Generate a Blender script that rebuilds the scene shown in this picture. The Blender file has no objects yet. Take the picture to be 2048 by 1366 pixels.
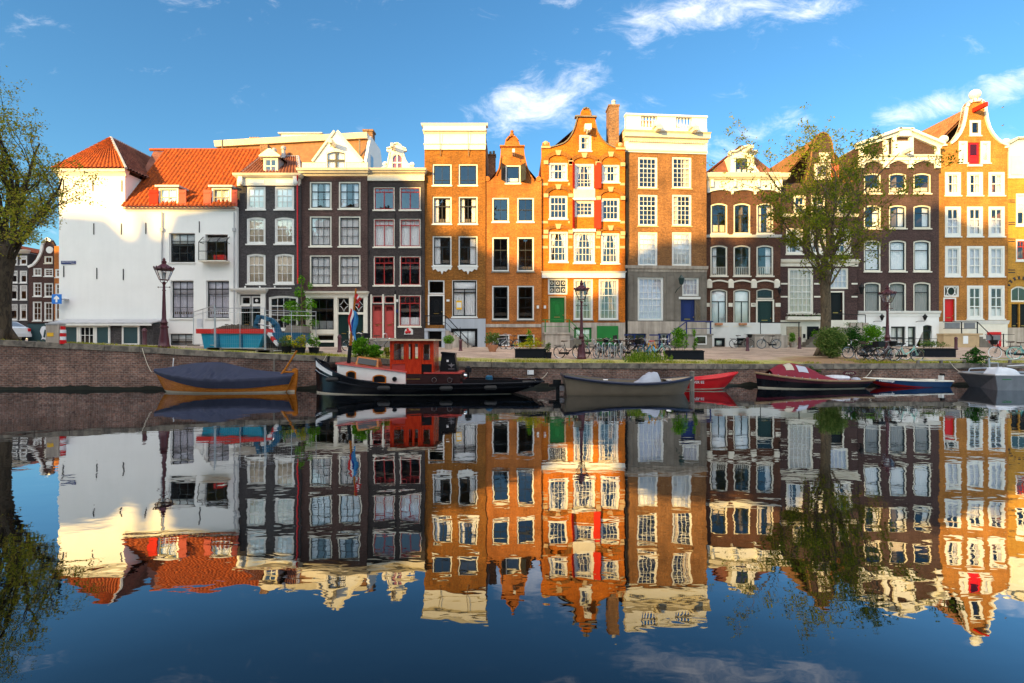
import bpy, math, random
from mathutils import Vector, Matrix
from mathutils.geometry import tessellate_polygon
R = math.radians
sin, cos, pi = math.sin, math.cos, math.pi
S = bpy.context.scene
COL = S.collection
rnd = random.Random(7)

# ---------------- camera, sky, sun, exposure ----------------
F, CX, CY, CAM = 1024.0, 1024.0, 683.0, 2.27      # 18 mm lens, eye 2.27 m above the water
cd = bpy.data.cameras.new('camera'); cam = bpy.data.objects.new('camera', cd); COL.objects.link(cam)
cd.lens = 18; cd.sensor_width = 36; cd.clip_start = .1; cd.clip_end = 3000
cam.location = (0, 0, CAM); cam.rotation_euler = (R(90), 0, 0); S.camera = cam
S.view_settings.view_transform = 'Standard'; S.view_settings.look = 'None'
S.view_settings.gamma = 1; S.view_settings.exposure = 1.5
S.cycles.max_bounces = 8; S.cycles.transparent_max_bounces = 16; S.cycles.use_denoising = True
AZ, EL = R(40), R(12.5)
SUN = Vector((-sin(AZ)*cos(EL), -cos(AZ)*cos(EL), sin(EL)))
ld = bpy.data.lights.new('sun', 'SUN'); lo = bpy.data.objects.new('sun', ld); COL.objects.link(lo)
ld.energy = 5.0; ld.angle = R(.8); ld.color = (1, .62, .165)
lo.rotation_euler = SUN.to_track_quat('Z', 'Y').to_euler(); lo.location = (-40, -60, 60)

W = bpy.data.worlds.new("World"); S.world = W; W.use_nodes = True
def nd(nt, kind, props=None, **kw):
    n = nt.nodes.new(kind)
    for k, v in (props or {}).items(): setattr(n, k, v)
    for k, v in kw.items():
        k2 = k.replace('_', ' ')
        sock = n.inputs[int(k[1:])] if k[0] == 'i' and k[1:].isdigit() else n.inputs[k2]
        if hasattr(v, 'links') or isinstance(v, bpy.types.NodeSocket): nt.links.new(v, sock)
        else: sock.default_value = v
    return n
def mth(nt, op, a, b=0.0, c=None):
    n = nd(nt, 'ShaderNodeMath', {'operation': op}, i0=a, i1=b)
    if c is not None: n.inputs[2].default_value = c
    return n.outputs[0]
def mrange(nt, v, a, b, c=0.0, d=1.0, sm=True):
    n = nd(nt, 'ShaderNodeMapRange', {'interpolation_type': 'SMOOTHSTEP' if sm else 'LINEAR'})
    nt.links.new(v, n.inputs['Value'])
    for k, x in zip(('From Min', 'From Max', 'To Min', 'To Max'), (a, b, c, d)): n.inputs[k].default_value = x
    return n.outputs[0]
def mixc(nt, f, a, b, mode='MIX'):
    n = nd(nt, 'ShaderNodeMixRGB', {'blend_type': mode}, i0=f, i1=a, i2=b)
    return n.outputs[0]
def build_world():
    nt = W.node_tree; nt.nodes.clear()
    sky = nd(nt, 'ShaderNodeTexSky', {'sky_type': 'NISHITA', 'sun_disc': False, 'sun_elevation': EL,
             'sun_rotation': math.atan2(SUN.x, SUN.y), 'air_density': 1.0, 'dust_density': 1.0, 'ozone_density': 1.6, 'altitude': 0})
    hsv = nd(nt, 'ShaderNodeHueSaturation', Saturation=1.12, Value=1.0, Color=sky.outputs[0])
    g = nd(nt, 'ShaderNodeTexCoord')
    sp = nd(nt, 'ShaderNodeSeparateXYZ', i0=g.outputs['Generated'])
    X, Y, Z = sp.outputs
    # fair-weather clouds in the north-east: direction projected on a far vertical sheet
    ya = mth(nt, 'MAXIMUM', Y, .05)
    px = mth(nt, 'DIVIDE', X, ya); pz = mth(nt, 'DIVIDE', Z, ya)
    cv = nd(nt, 'ShaderNodeCombineXYZ', i0=px, i1=pz)
    mp = nd(nt, 'ShaderNodeMapping', Vector=cv.outputs[0]); mp.inputs['Rotation'].default_value = (0, 0, R(-22)); mp.inputs['Scale'].default_value = (1.0, 1.9, 1)
    n1 = nd(nt, 'ShaderNodeTexNoise', Vector=mp.outputs[0], Scale=9.5, Detail=10.0, Roughness=.68, Distortion=.5)
    mask = None
    for (cx, cy, rx, ry, a, w) in [(1075, 200, 200, 85, -20, 1.0), (1160, 160, 90, 55, -20, .8), (1200, 235, 120, 50, -10, .75), (1290, 65, 70, 50, -35, .8), (1420, 20, 260, 70, -8, .9), (1130, 0, 60, 25, 0, .6),
                                   (1620, 15, 140, 45, -10, .9), (1870, 215, 200, 42, -16, 1.0), (2030, 165, 140, 45, -16, 1.0), (1540, 255, 110, 38, -10, .8),
                                   (1445, 300, 70, 50, 0, .7), (40, 50, 90, 60, 30, .55), (1230, 250, 110, 40, -20, .6), (2010, 290, 70, 35, -20, .6),(900,-150,700,140,-10,.7),(1700,-200,600,140,0,.8)]:
        ux, uz = (cx-CX)/F, (CY-cy)/F
        dx = mth(nt, 'SUBTRACT', px, ux); dz = mth(nt, 'SUBTRACT', pz, uz)
        ca, sa = cos(R(-a)), sin(R(-a))
        e = mth(nt, 'ADD', mth(nt, 'MULTIPLY', dx, ca), mth(nt, 'MULTIPLY', dz, sa))
        h = mth(nt, 'SUBTRACT', mth(nt, 'MULTIPLY', dz, ca), mth(nt, 'MULTIPLY', dx, sa))
        e = mth(nt, 'DIVIDE', e, rx/F); h = mth(nt, 'DIVIDE', h, ry/F)
        d = mth(nt, 'SQRT', mth(nt, 'ADD', mth(nt, 'MULTIPLY', e, e), mth(nt, 'MULTIPLY', h, h)))
        m = mrange(nt, d, 1.25, .1, 0, w)
        mask = m if mask is None else mth(nt, 'MAXIMUM', mask, m)
    dens = mth(nt, 'ADD', n1.outputs[0], mth(nt, 'MULTIPLY', mask, .34))
    fac = mth(nt, 'MULTIPLY', mrange(nt, dens, .60, 1.10), .80)
    fac = mth(nt, 'MULTIPLY', fac, mth(nt, 'GREATER_THAN', Y, .05))
    # bright cloud bank added out of view behind the camera, as fill light
    n2 = nd(nt, 'ShaderNodeTexNoise', Vector=g.outputs['Generated'], Scale=2.6, Detail=6.0, Roughness=.55)
    f2 = mrange(nt, n2.outputs[0], .36, .58)
    f2 = mth(nt, 'MULTIPLY', f2, mrange(nt, Y, .10, -.25))
    f2 = mth(nt, 'MULTIPLY', f2, mrange(nt, Z, .34, .62))
    base = nd(nt, 'ShaderNodeMixRGB', {'blend_type': 'MULTIPLY'}, i0=1.0, i1=hsv.outputs[0], i2=(*SKYT, 1)).outputs[0]
    c1 = mixc(nt, fac, base, (8.2, 8.0, 8.2, 1))
    c2 = mixc(nt, f2, c1, (*FILL_CLOUD, 1))
    bg = nd(nt, 'ShaderNodeBackground', Color=c2, Strength=.075)
    out = nd(nt, 'ShaderNodeOutputWorld', Surface=bg.outputs[0])
SKYT = (.68, 1.11, 1.30)
FILL_CLOUD = (17.5, 16.6, 15.8)
build_world()

# ---------------- mesh helpers ----------------
def PX(px, D): return (px-CX)/F*D
def PZ(py, D): return CAM-(py-CY)/F*D
class MB:
    def __init__(s): s.v = []; s.f = []
    def add(s, vs, fs):
        n = len(s.v); s.v += [tuple(v) for v in vs]; s.f += [tuple(i+n for i in f) for f in fs]; return s
    def box(s, x0, x1, y0, y1, z0, z1):
        if x0 > x1: x0, x1 = x1, x0
        if y0 > y1: y0, y1 = y1, y0
        if z0 > z1: z0, z1 = z1, z0
        return s.add([(x0,y0,z0),(x1,y0,z0),(x1,y1,z0),(x0,y1,z0),(x0,y0,z1),(x1,y0,z1),(x1,y1,z1),(x0,y1,z1)],
              [(3,2,1,0),(4,5,6,7),(0,1,5,4),(1,2,6,5),(2,3,7,6),(3,0,4,7)])
    def hexa(s, a, b):   # bottom quad a, top quad b (counter-clockwise from above)
        return s.add(list(a)+list(b), [(3,2,1,0),(4,5,6,7),(0,1,5,4),(1,2,6,5),(2,3,7,6),(3,0,4,7)])
    def tube(s, pts, r, n=6, cap=True):
        pts = [Vector(p) for p in pts]; rs = r if isinstance(r, (list, tuple)) else [r]*len(pts)
        vs = []; fs = []; pu = None
        for i, p in enumerate(pts):
            t = (pts[min(i+1, len(pts)-1)]-pts[max(i-1, 0)])
            if t.length < 1e-9: t = Vector((0,0,1))
            t.normalize()
            if pu is None: pu = t.orthogonal().normalized()
            u = (pu-t*pu.dot(t))
            u = t.orthogonal() if u.length < 1e-6 else u
            u.normalize(); pu = u; w = t.cross(u)
            for k in range(n):
                a = 2*pi*k/n; vs.append(p+(u*cos(a)+w*sin(a))*rs[i])
        for i in range(len(pts)-1):
            for k in range(n):
                k2 = (k+1) % n; fs.append((i*n+k, i*n+k2, (i+1)*n+k2, (i+1)*n+k))
        if cap: fs += [tuple(range(n-1, -1, -1)), tuple((len(pts)-1)*n+k for k in range(n))]
        return s.add(vs, fs)
    def lathe(s, c, prof, n=12, ax='z', a0=0):
        vs = []; fs = []
        for (r, h) in prof:
            for k in range(n):
                a = 2*pi*k/n+a0; x, y = r*cos(a), r*sin(a)
                if ax == 'z': vs.append((c[0]+x, c[1]+y, c[2]+h))
                elif ax == 'y': vs.append((c[0]+x, c[1]+h, c[2]-y))
                else: vs.append((c[0]+h, c[1]+x, c[2]+y))
        for i in range(len(prof)-1):
            for k in range(n):
                k2 = (k+1) % n; fs.append((i*n+k, i*n+k2, (i+1)*n+k2, (i+1)*n+k))
        fs += [tuple(range(n-1, -1, -1)), tuple((len(prof)-1)*n+k for k in range(n))]
        return s.add(vs, fs)
    def plate(s, outer, holes, y0, y1):   # polygon in x,z with holes, y0 front .. y1 back
        rings = [ccw(outer)]+[ccw(h)[::-1] for h in holes]
        tr = tessellate_polygon([[Vector((p[0], p[1], 0)) for p in rg] for rg in rings])
        flat = [p for rg in rings for p in rg]; n = len(flat)
        vs = [(p[0], y0, p[1]) for p in flat]+[(p[0], y1, p[1]) for p in flat]; fs = []
        for t in tr:
            a, b, c = (flat[i] for i in t)
            if abs((b[0]-a[0])*(c[1]-a[1])-(c[0]-a[0])*(b[1]-a[1])) < 1e-10: continue
            if (b[0]-a[0])*(c[1]-a[1])-(c[0]-a[0])*(b[1]-a[1]) < 0: t = t[::-1]
            fs.append(tuple(t)); fs.append(tuple(n+i for i in t[::-1]))
        o = 0
        for rg in rings:
            m = len(rg)
            for i in range(m):
                j = (i+1) % m; fs.append((o+j, o+i, n+o+i, n+o+j))
            o += m
        return s.add(vs, fs)
    def grid(s, fn, nu, nv):
        vs = [fn(i/nu, j/nv) for j in range(nv+1) for i in range(nu+1)]
        fs = [(j*(nu+1)+i, j*(nu+1)+i+1, (j+1)*(nu+1)+i+1, (j+1)*(nu+1)+i) for j in range(nv) for i in range(nu)]
        return s.add(vs, fs)
    def ball(s, c, r, n=10, m=7, sc=(1,1,1)):
        return s.add(*ballvf(c, r, n, m, sc))
def ballvf(c, r, n, m, sc):
    vs = [(c[0]+r*sc[0]*sin(pi*j/m)*cos(2*pi*i/n), c[1]+r*sc[1]*sin(pi*j/m)*sin(2*pi*i/n), c[2]+r*sc[2]*cos(pi*j/m)) for j in range(m+1) for i in range(n)]
    fs = [(j*n+i, (j+1)*n+i, (j+1)*n+(i+1) % n, j*n+(i+1) % n) for j in range(m) for i in range(n)]
    return vs, fs
def ccw(p):
    a = sum(p[i][0]*p[(i+1) % len(p)][1]-p[(i+1) % len(p)][0]*p[i][1] for i in range(len(p)))
    return list(p) if a > 0 else list(p)[::-1]
def inpoly(pt, p):
    x, y = pt; r = False
    for i in range(len(p)):
        a, b = p[i], p[i-1]
        if (a[1] > y) != (b[1] > y) and x < (b[0]-a[0])*(y-a[1])/(b[1]-a[1])+a[0]: r = not r
    return r
WO = {}
def mesh(name, mb, mat, smooth=False, off=(0,0,0)):
    me = bpy.data.meshes.new(name)
    ox, oy, oz = off
    me.from_pydata([(v[0]-ox, v[1]-oy, v[2]-oz) for v in mb.v], [], mb.f)
    if mat: me.materials.append(M[mat] if isinstance(mat, str) else mat)
    if smooth:
        me.polygons.foreach_set('use_smooth', [True]*len(me.polygons))
        if smooth != 2: me.set_sharp_from_angle(angle=R(40))
    me.update(); return me
def obj(name, mb, mat, parent=None, smooth=False, label=None, loc=None):
    off = WO.get(parent.name, (0,0,0)) if parent else (loc or (0,0,0))
    me = mb if isinstance(mb, bpy.types.Mesh) else mesh(name, mb, mat, smooth, off)
    o = bpy.data.objects.new(name, me); COL.objects.link(o)
    if parent: o.parent = parent; WO[o.name] = off
    elif loc: o.location = loc; WO[o.name] = loc
    if label: o['label'] = label
    return o
def tag(o, label, cat, group=None):
    o['label'] = label; o['category'] = cat
    if group: o['group'] = group
    return o
def thing(name, label, cat, loc=(0,0,0), rz=0, group=None, world=False, sc=1):
    o = bpy.data.objects.new(name, None); COL.objects.link(o); o.empty_display_size = .3
    o.location = loc; o.rotation_euler = (0, 0, rz); o.scale = (sc, sc, sc)
    WO[o.name] = tuple(loc) if world else (0,0,0)
    return tag(o, label, cat, group)
def struct(name, mb, mat, smooth=False, kind='structure'):
    o = obj(name, mb, mat, smooth=smooth); o['kind'] = kind; return o
def text(name, s, size, mat, parent, loc, rot=(R(90),0,0), ext=.004, al='CENTER'):
    c = bpy.data.curves.new(name, 'FONT'); c.body = s; c.size = size; c.extrude = ext; c.align_x = al; c.align_y = 'CENTER'
    t = bpy.data.objects.new('tmp', c); COL.objects.link(t); bpy.context.view_layer.update()
    me = bpy.data.meshes.new_from_object(t.evaluated_get(bpy.context.evaluated_depsgraph_get()))
    bpy.data.objects.remove(t); me.materials.clear(); me.materials.append(M[mat])
    o = bpy.data.objects.new(name, me); COL.objects.link(o); o.parent = parent
    of = WO.get(parent.name, (0,0,0)); o.location = (loc[0]-of[0], loc[1]-of[1], loc[2]-of[2]); o.rotation_euler = rot
    return o

# ---------------- materials ----------------
M = {}
def mat(name):
    m = bpy.data.materials.new(name); m.use_nodes = True; M[name] = m
    nt = m.node_tree; b = nt.nodes['Principled BSDF']; return m, nt, b
def ocoord(nt): return nd(nt, 'ShaderNodeTexCoord').outputs['Object']
def noise(nt, v, sc, det=4, rough=.55, dist=0): return nd(nt, 'ShaderNodeTexNoise', Vector=v, Scale=sc, Detail=det, Roughness=rough, Distortion=dist).outputs[0]
def bump(nt, b, h, st=.4, d=.01):
    n = nd(nt, 'ShaderNodeBump', Strength=st, Distance=d, Height=h); nt.links.new(n.outputs[0], b.inputs['Normal'])
def brick(name, c1, c2, mortar, var=.35, stain=.35, bw=.21, rh=.065, ms=.011, rough=.85):
    m, nt, b = mat(name); co = ocoord(nt)
    s = nd(nt, 'ShaderNodeSeparateXYZ', i0=co)
    v = nd(nt, 'ShaderNodeCombineXYZ', i0=mth(nt, 'ADD', s.outputs[0], s.outputs[1]), i1=s.outputs[2])
    t = nd(nt, 'ShaderNodeTexBrick', Vector=v.outputs[0], Color1=(*c1,1), Color2=(*c2,1), Mortar=(*mortar,1), Scale=1.0, Mortar_Size=ms, Mortar_Smooth=.2, Bias=0.0, Brick_Width=bw, Row_Height=rh)
    n = noise(nt, co, .55, 6, .6); k = mrange(nt, n, .3, .7, 1-stain, 1+stain*.7, False)
    n2 = noise(nt, v.outputs[0], 9, 3); k2 = mrange(nt, n2, .3, .7, 1-var, 1+var, False)
    g = nd(nt, 'ShaderNodeCombineXYZ', i0=mth(nt, 'MULTIPLY', s.outputs[0], 2.4), i1=mth(nt, 'MULTIPLY', s.outputs[1], 2.4), i2=mth(nt, 'MULTIPLY', s.outputs[2], .35))
    k3 = mrange(nt, noise(nt, g.outputs[0], 1.0, 5, .6), .25, .75, .82, 1.14, False)
    g4 = nd(nt, 'ShaderNodeCombineXYZ', i0=mth(nt, 'MULTIPLY', v.outputs[0].node.inputs[0].links[0].from_socket, 1.1), i1=mth(nt, 'MULTIPLY', s.outputs[2], 6.5))
    k4 = mrange(nt, noise(nt, g4.outputs[0], 1.0, 4, .7), .3, .7, .80, 1.20, False)
    kk = mth(nt, 'MULTIPLY', mth(nt, 'MULTIPLY', mth(nt, 'MULTIPLY', k, k2), k3), k4)
    c = nd(nt, 'ShaderNodeVectorMath', {'operation': 'SCALE'}, i0=t.outputs[0]); nt.links.new(kk, c.inputs['Scale'])
    nt.links.new(c.outputs[0], b.inputs['Base Color']); b.inputs['Roughness'].default_value = rough
    b.inputs['Specular IOR Level'].default_value = .25
    bump(nt, b, mth(nt, 'SUBTRACT', n2, mth(nt, 'MULTIPLY', t.outputs['Fac'], .8)), .6, .012)
def paint(name, c, rough=.5, var=.12, sc=1.6, spec=.4, met=0, streak=.0, bmp=.0):
    m, nt, b = mat(name); co = ocoord(nt)
    n = noise(nt, co, sc, 6, .6); k = mrange(nt, n, .3, .7, 1-var, 1+var*.5, False)
    if streak:
        s = nd(nt, 'ShaderNodeSeparateXYZ', i0=co)
        g = nd(nt, 'ShaderNodeCombineXYZ', i0=mth(nt, 'MULTIPLY', s.outputs[0], 3.5), i1=mth(nt, 'MULTIPLY', s.outputs[1], 3.5), i2=mth(nt, 'MULTIPLY', s.outputs[2], .25))
        k = mth(nt, 'MULTIPLY', k, mrange(nt, noise(nt, g.outputs[0], 1.0, 6, .65), .3, .72, 1-streak, 1+streak*.3, False))
    v = nd(nt, 'ShaderNodeVectorMath', {'operation': 'SCALE'}, i0=(*c,)); nt.links.new(k, v.inputs['Scale'])
    nt.links.new(v.outputs[0], b.inputs['Base Color'])
    b.inputs['Roughness'].default_value = rough; b.inputs['Specular IOR Level'].default_value = spec; b.inputs['Metallic'].default_value = met
    if bmp: bump(nt, b, noise(nt, co, 18, 5), bmp, .01)
def two(name, c1, c2, sc, rough=.8, dist=.5, lo=.35, hi=.65, vs=(1,1,1), bmp=.3, det=6):
    m, nt, b = mat(name); co = ocoord(nt)
    mp = nd(nt, 'ShaderNodeMapping', Vector=co); mp.inputs['Scale'].default_value = vs
    n = noise(nt, mp.outputs[0], sc, det, .6, dist)
    nt.links.new(mixc(nt, mrange(nt, n, lo, hi), (*c1,1), (*c2,1)), b.inputs['Base Color'])
    b.inputs['Roughness'].default_value = rough; b.inputs['Specular IOR Level'].default_value = .3
    if bmp: bump(nt, b, n, bmp, .02)
def leaf(name, c1, c2, c3, tr=.35):
    m, nt, b = mat(name)
    g = nd(nt, 'ShaderNodeNewGeometry')
    r = nd(nt, 'ShaderNodeValToRGB', i0=g.outputs['Random Per Island']); e = r.color_ramp.elements
    e[0].color = (*c1,1); e[1].color = (*c3,1); e.new(.5).color = (*c2,1)
    d = nd(nt, 'ShaderNodeBsdfDiffuse', Color=r.outputs[0]); t = nd(nt, 'ShaderNodeBsdfTranslucent', Color=r.outputs[0])
    x = nd(nt, 'ShaderNodeMixShader', i0=tr, i1=d.outputs[0], i2=t.outputs[0])
    nt.links.new(x.outputs[0], nt.nodes['Material Output'].inputs[0])
def glassm(name, c=(.02,.022,.025), f0=.13, tint=.95):
    m, nt, b = mat(name)
    co = ocoord(nt)
    bp = nd(nt, 'ShaderNodeBump', Strength=.3, Distance=.03, Height=noise(nt, co, 1.3, 2))
    gl = nd(nt, 'ShaderNodeBsdfGlossy', Roughness=.015, Normal=bp.outputs[0])
    gl.inputs['Color'].default_value = (.95, .97, 1, 1)
    t = nd(nt, 'ShaderNodeBsdfTransparent'); t.inputs[0].default_value = (tint, tint, tint, 1)
    fr = nd(nt, 'ShaderNodeLayerWeight', Blend=.5)
    k = mth(nt, 'ADD', mth(nt, 'MULTIPLY', mth(nt, 'POWER', fr.outputs['Facing'], 4.0), .8), f0+.02); k = mth(nt, 'MINIMUM', k, 1.0)
    x = nd(nt, 'ShaderNodeMixShader', i0=k, i1=t.outputs[0], i2=gl.outputs[0])
    nt.links.new(x.outputs[0], nt.nodes['Material Output'].inputs[0])

brick('brick_grey', (.066,.060,.064), (.044,.040,.045), (.075,.068,.066))
brick('brick_brown', (.105,.056,.048), (.075,.040,.036), (.095,.065,.058))
brick('brick_black', (.055,.043,.042), (.040,.032,.033), (.055,.045,.043))
brick('brick_umber', (.31,.102,.013), (.21,.066,.010), (.22,.12,.03))
brick('brick_red', (.47,.145,.018), (.37,.105,.014), (.38,.16,.06), var=.3, stain=.38)
brick('brick_orange', (.53,.140,.008), (.42,.100,.007), (.44,.15,.02), var=.3, stain=.38)
brick('brick_tan', (.28,.108,.024), (.19,.072,.018), (.25,.15,.08))
brick('brick_maroon', (.115,.042,.020), (.08,.030,.018), (.085,.052,.042), stain=.25)
brick('brick_dark', (.055,.047,.048), (.040,.036,.040), (.055,.05,.048))
brick('brick_plum', (.085,.046,.042), (.060,.034,.034), (.07,.045,.042), stain=.25)
brick('brick_salmon', (.44,.165,.026), (.35,.122,.021), (.36,.19,.06), var=.3, stain=.32)
brick('brick_ochre', (.52,.24,.018), (.45,.19,.015), (.45,.28,.08), var=.15, stain=.12)
brick('brick_quay', (.22,.110,.078), (.11,.060,.050), (.20,.165,.14), var=.42, stain=.8, bw=.22, rh=.085, ms=.013)
brick('brick_far', (.075,.028,.024), (.055,.022,.020), (.10,.07,.06))
brick('brick_chimney', (.30,.13,.05), (.13,.06,.04), (.25,.18,.12), var=.5)
brick('clinker', (.54,.40,.31), (.44,.32,.25), (.40,.33,.25), var=.25, stain=.3, bw=.2, rh=.1, ms=.01)
paint('white_wall', (.82,.81,.79), .8, .05, .5, .2, streak=.025, bmp=.12)
paint('white', (.72,.71,.675), .45, .06, 2)
paint('cream', (.78,.73,.62), .5, .08, 2, streak=.06)
paint('ivory', (.70,.64,.52), .5, .10, 2, streak=.10)
paint('dark_sash', (.025,.028,.030), .35, .2)
paint('green_sash', (.02,.045,.042), .35, .2)
paint('red_sash', (.36,.022,.02), .35, .15)
paint('coral_door', (.50,.075,.065), .4, .10)
paint('shutter_red', (.56,.028,.014), .8, .12, spec=.1, streak=.1)
paint('shutter_salmon', (.46,.10,.07), .8, .12, spec=.1, streak=.1)
paint('signal_red', (.62,.010,.014), .3, .06)
paint('black_paint', (.010,.011,.013), .3, .2, spec=.2)
paint('black_iron', (.012,.012,.014), .5, .2, spec=.2)
paint('green_door', (.012,.17,.025), .35, .1)
paint('darkgreen_door', (.008,.03,.028), .3, .2)
paint('blue_door', (.010,.022,.13), .35, .12)
paint('pale_blue_wall', (.42,.45,.50), .8, .08, .8, .2, streak=.12)
paint('concrete', (.30,.27,.23), .85, .25, 1.2, .2, streak=.2, bmp=.3)
paint('stone_grey', (.21,.185,.155), .85, .25, 1.5, .2, streak=.25, bmp=.25)
paint('stone_light', (.50,.43,.36), .85, .22, 1.2, .2, streak=.45, bmp=.25)
paint('stone_cream', (.50,.35,.20), .8, .15, 2, .2, bmp=.2)
two('coping', (.10,.088,.075), (.25,.215,.17), 2.6, .9)
paint('lead', (.30,.32,.35), .5, .2, 3, .5)
paint('zinc', (.42,.42,.44), .5, .2, 2, .5)
paint('steel', (.55,.56,.58), .35, .15, 2, .5, met=.6)
paint('alu', (.24,.235,.25), .45, .15, 3, .5, met=.5, streak=.15)
paint('maroon_iron', (.085,.020,.028), .4, .2, 3)
paint('interior', (.20,.16,.13), .9, .25, .6, .1)
paint('curtain', (.84,.83,.83), .9, .06, 3, .1)
paint('curtain_lilac', (.68,.66,.73), .9, .08, 3, .1)
paint('curtain_tan', (.66,.56,.44), .9, .08, 3, .1)
paint('blind', (.78,.82,.82), .8, .04, 3, .2)
paint('rubber', (.02,.02,.02), .7, .1)
paint('chrome', (.62,.62,.62), .25, .05, 3, .5, met=1)
paint('leather', (.07,.04,.03), .6, .2)
paint('navy_canvas', (.034,.040,.072), .75, .15, 1.2, .3, bmp=.2)
paint('burgundy_canvas', (.20,.010,.026), .7, .12, 1.2, .3)
paint('grey_cover', (.42,.44,.50), .7, .12, 2, .3)
paint('silver_cover', (.66,.68,.72), .55, .08, 2, .4)
paint('hull_black', (.006,.007,.010), .2, .2, 2, .28)
paint('hull_khaki', (.150,.118,.082), .35, .15, 2, .3)
paint('flash_red', (.36,.012,.014), .35, .2, 3)
paint('hull_navy', (.012,.018,.045), .35, .2, 2, .5)
paint('hull_blue', (.010,.055,.15), .3, .1, 2, .5)
paint('hull_maroon', (.07,.010,.018), .25, .15, 2, .5)
paint('deck_red', (.42,.045,.035), .35, .15, 2, .5)
paint('brown_black', (.030,.014,.014), .25, .2, 2, .5)
paint('cream_line', (.50,.44,.33), .5, .2)
paint('container_blue', (.02,.33,.55), .45, .12, 2, .4, streak=.12)
paint('container_red', (.60,.03,.025), .45, .12, 2, .4)
paint('digger_blue', (.012,.10,.19), .4, .15, 2)
paint('bin_blue', (.02,.20,.55), .5, .1, 2)
paint('sign_blue', (.01,.17,.62), .35, .03, 2)
paint('enamel_blue', (.012,.025,.15), .3, .05, 2)
paint('teal_board', (.018,.055,.065), .6, .15, 1)
paint('terracotta', (.50,.22,.11), .8, .15, 3)
paint('planter', (.007,.009,.014), .55, .2, 2, .15)
paint('car_white', (.70,.72,.74), .2, .03, 2, .5)
paint('yellow', (.80,.45,.02), .5, .1)
paint('frame_teal', (.05,.42,.45), .35, .1)
paint('frame_mint', (.30,.62,.55), .35, .1)
paint('frame_grey', (.20,.20,.21), .35, .1)
paint('flag_red', (.60,.03,.03), .8, .05)
paint('flag_white', (.78,.78,.78), .8, .05)
paint('flag_blue', (.02,.06,.35), .8, .05)
paint('flag_cyan', (.04,.24,.50), .8, .15, 8)
paint('lamp_glass', (.62,.60,.58), .25, .05, 3, .5)
two('varnish', (.36,.018,.006), (.54,.044,.010), 3, .25, 1.2, vs=(6,6,.7), bmp=.05)
two('varnish_gold', (.34,.10,.010), (.52,.18,.022), 3, .25, 1.2, vs=(1,6,6), bmp=.05)
two('bare_wood', (.30,.23,.15), (.44,.36,.25), 3, .7, 1, vs=(1,6,6), bmp=.1)
two('tan_rail', (.22,.13,.065), (.34,.22,.12), 3, .6, 1, vs=(1,6,6), bmp=.1)
two('bark', (.055,.042,.028), (.16,.115,.068), 5, .9, 1.5, vs=(1,1,.35), bmp=.9)
two('bark_dark', (.028,.022,.016), (.085,.064,.042), 5, .9, 1.5, vs=(1,1,.35), bmp=.9)
two('soil', (.045,.032,.022), (.09,.07,.05), 9, .95, bmp=.9)
two('tile_orange', (.42,.080,.008), (.17,.036,.010), 4.5, .75, .8, lo=.34, hi=.68, bmp=.1)
two('tile_brown', (.20,.080,.040), (.30,.14,.07), 1.6, .8, .6, bmp=.1)
two('tile_dark', (.13,.045,.030), (.22,.08,.05), 1.6, .8, .6, bmp=.1)
two('tile_tan', (.26,.13,.055), (.20,.095,.045), 2.0, .85, .6, bmp=.2)
two('ground_grass', (.20,.17,.055), (.115,.13,.030), 2.2, .95, 1, bmp=.5)
two('ground_soil', (.19,.095,.06), (.13,.085,.05), 3.0, .95, 1, bmp=.5)
paint('wet', (.020,.022,.016), .35, .4, 3, .4)
leaf('leaf_tree', (.09,.14,.012), (.18,.23,.018), (.32,.31,.035), .5)
leaf('leaf_elm', (.18,.24,.02), (.32,.32,.03), (.44,.34,.06), .5)
leaf('leaf_bright', (.05,.17,.014), (.11,.30,.018), (.22,.42,.03), .35)
leaf('leaf_weed', (.06,.12,.014), (.13,.24,.02), (.30,.34,.05), .35)
leaf('leaf_dark', (.015,.06,.014), (.035,.11,.018), (.07,.17,.03), .25)
leaf('leaf_shrub', (.05,.12,.025), (.12,.20,.045), (.24,.29,.08), .3)
leaf('grass_blade', (.13,.20,.015), (.32,.32,.03), (.46,.38,.08), .3)
leaf('flower_yellow', (.70,.50,.02), (.45,.45,.02), (.12,.25,.02), .2)
leaf('flower_white', (.75,.72,.62), (.62,.62,.50), (.80,.78,.72), .2)
leaf('flower_orange', (.75,.30,.01), (.85,.42,.01), (.70,.45,.02), .2)
glassm('glass'); glassm('glass_dark', f0=.03, tint=.55)
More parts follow.
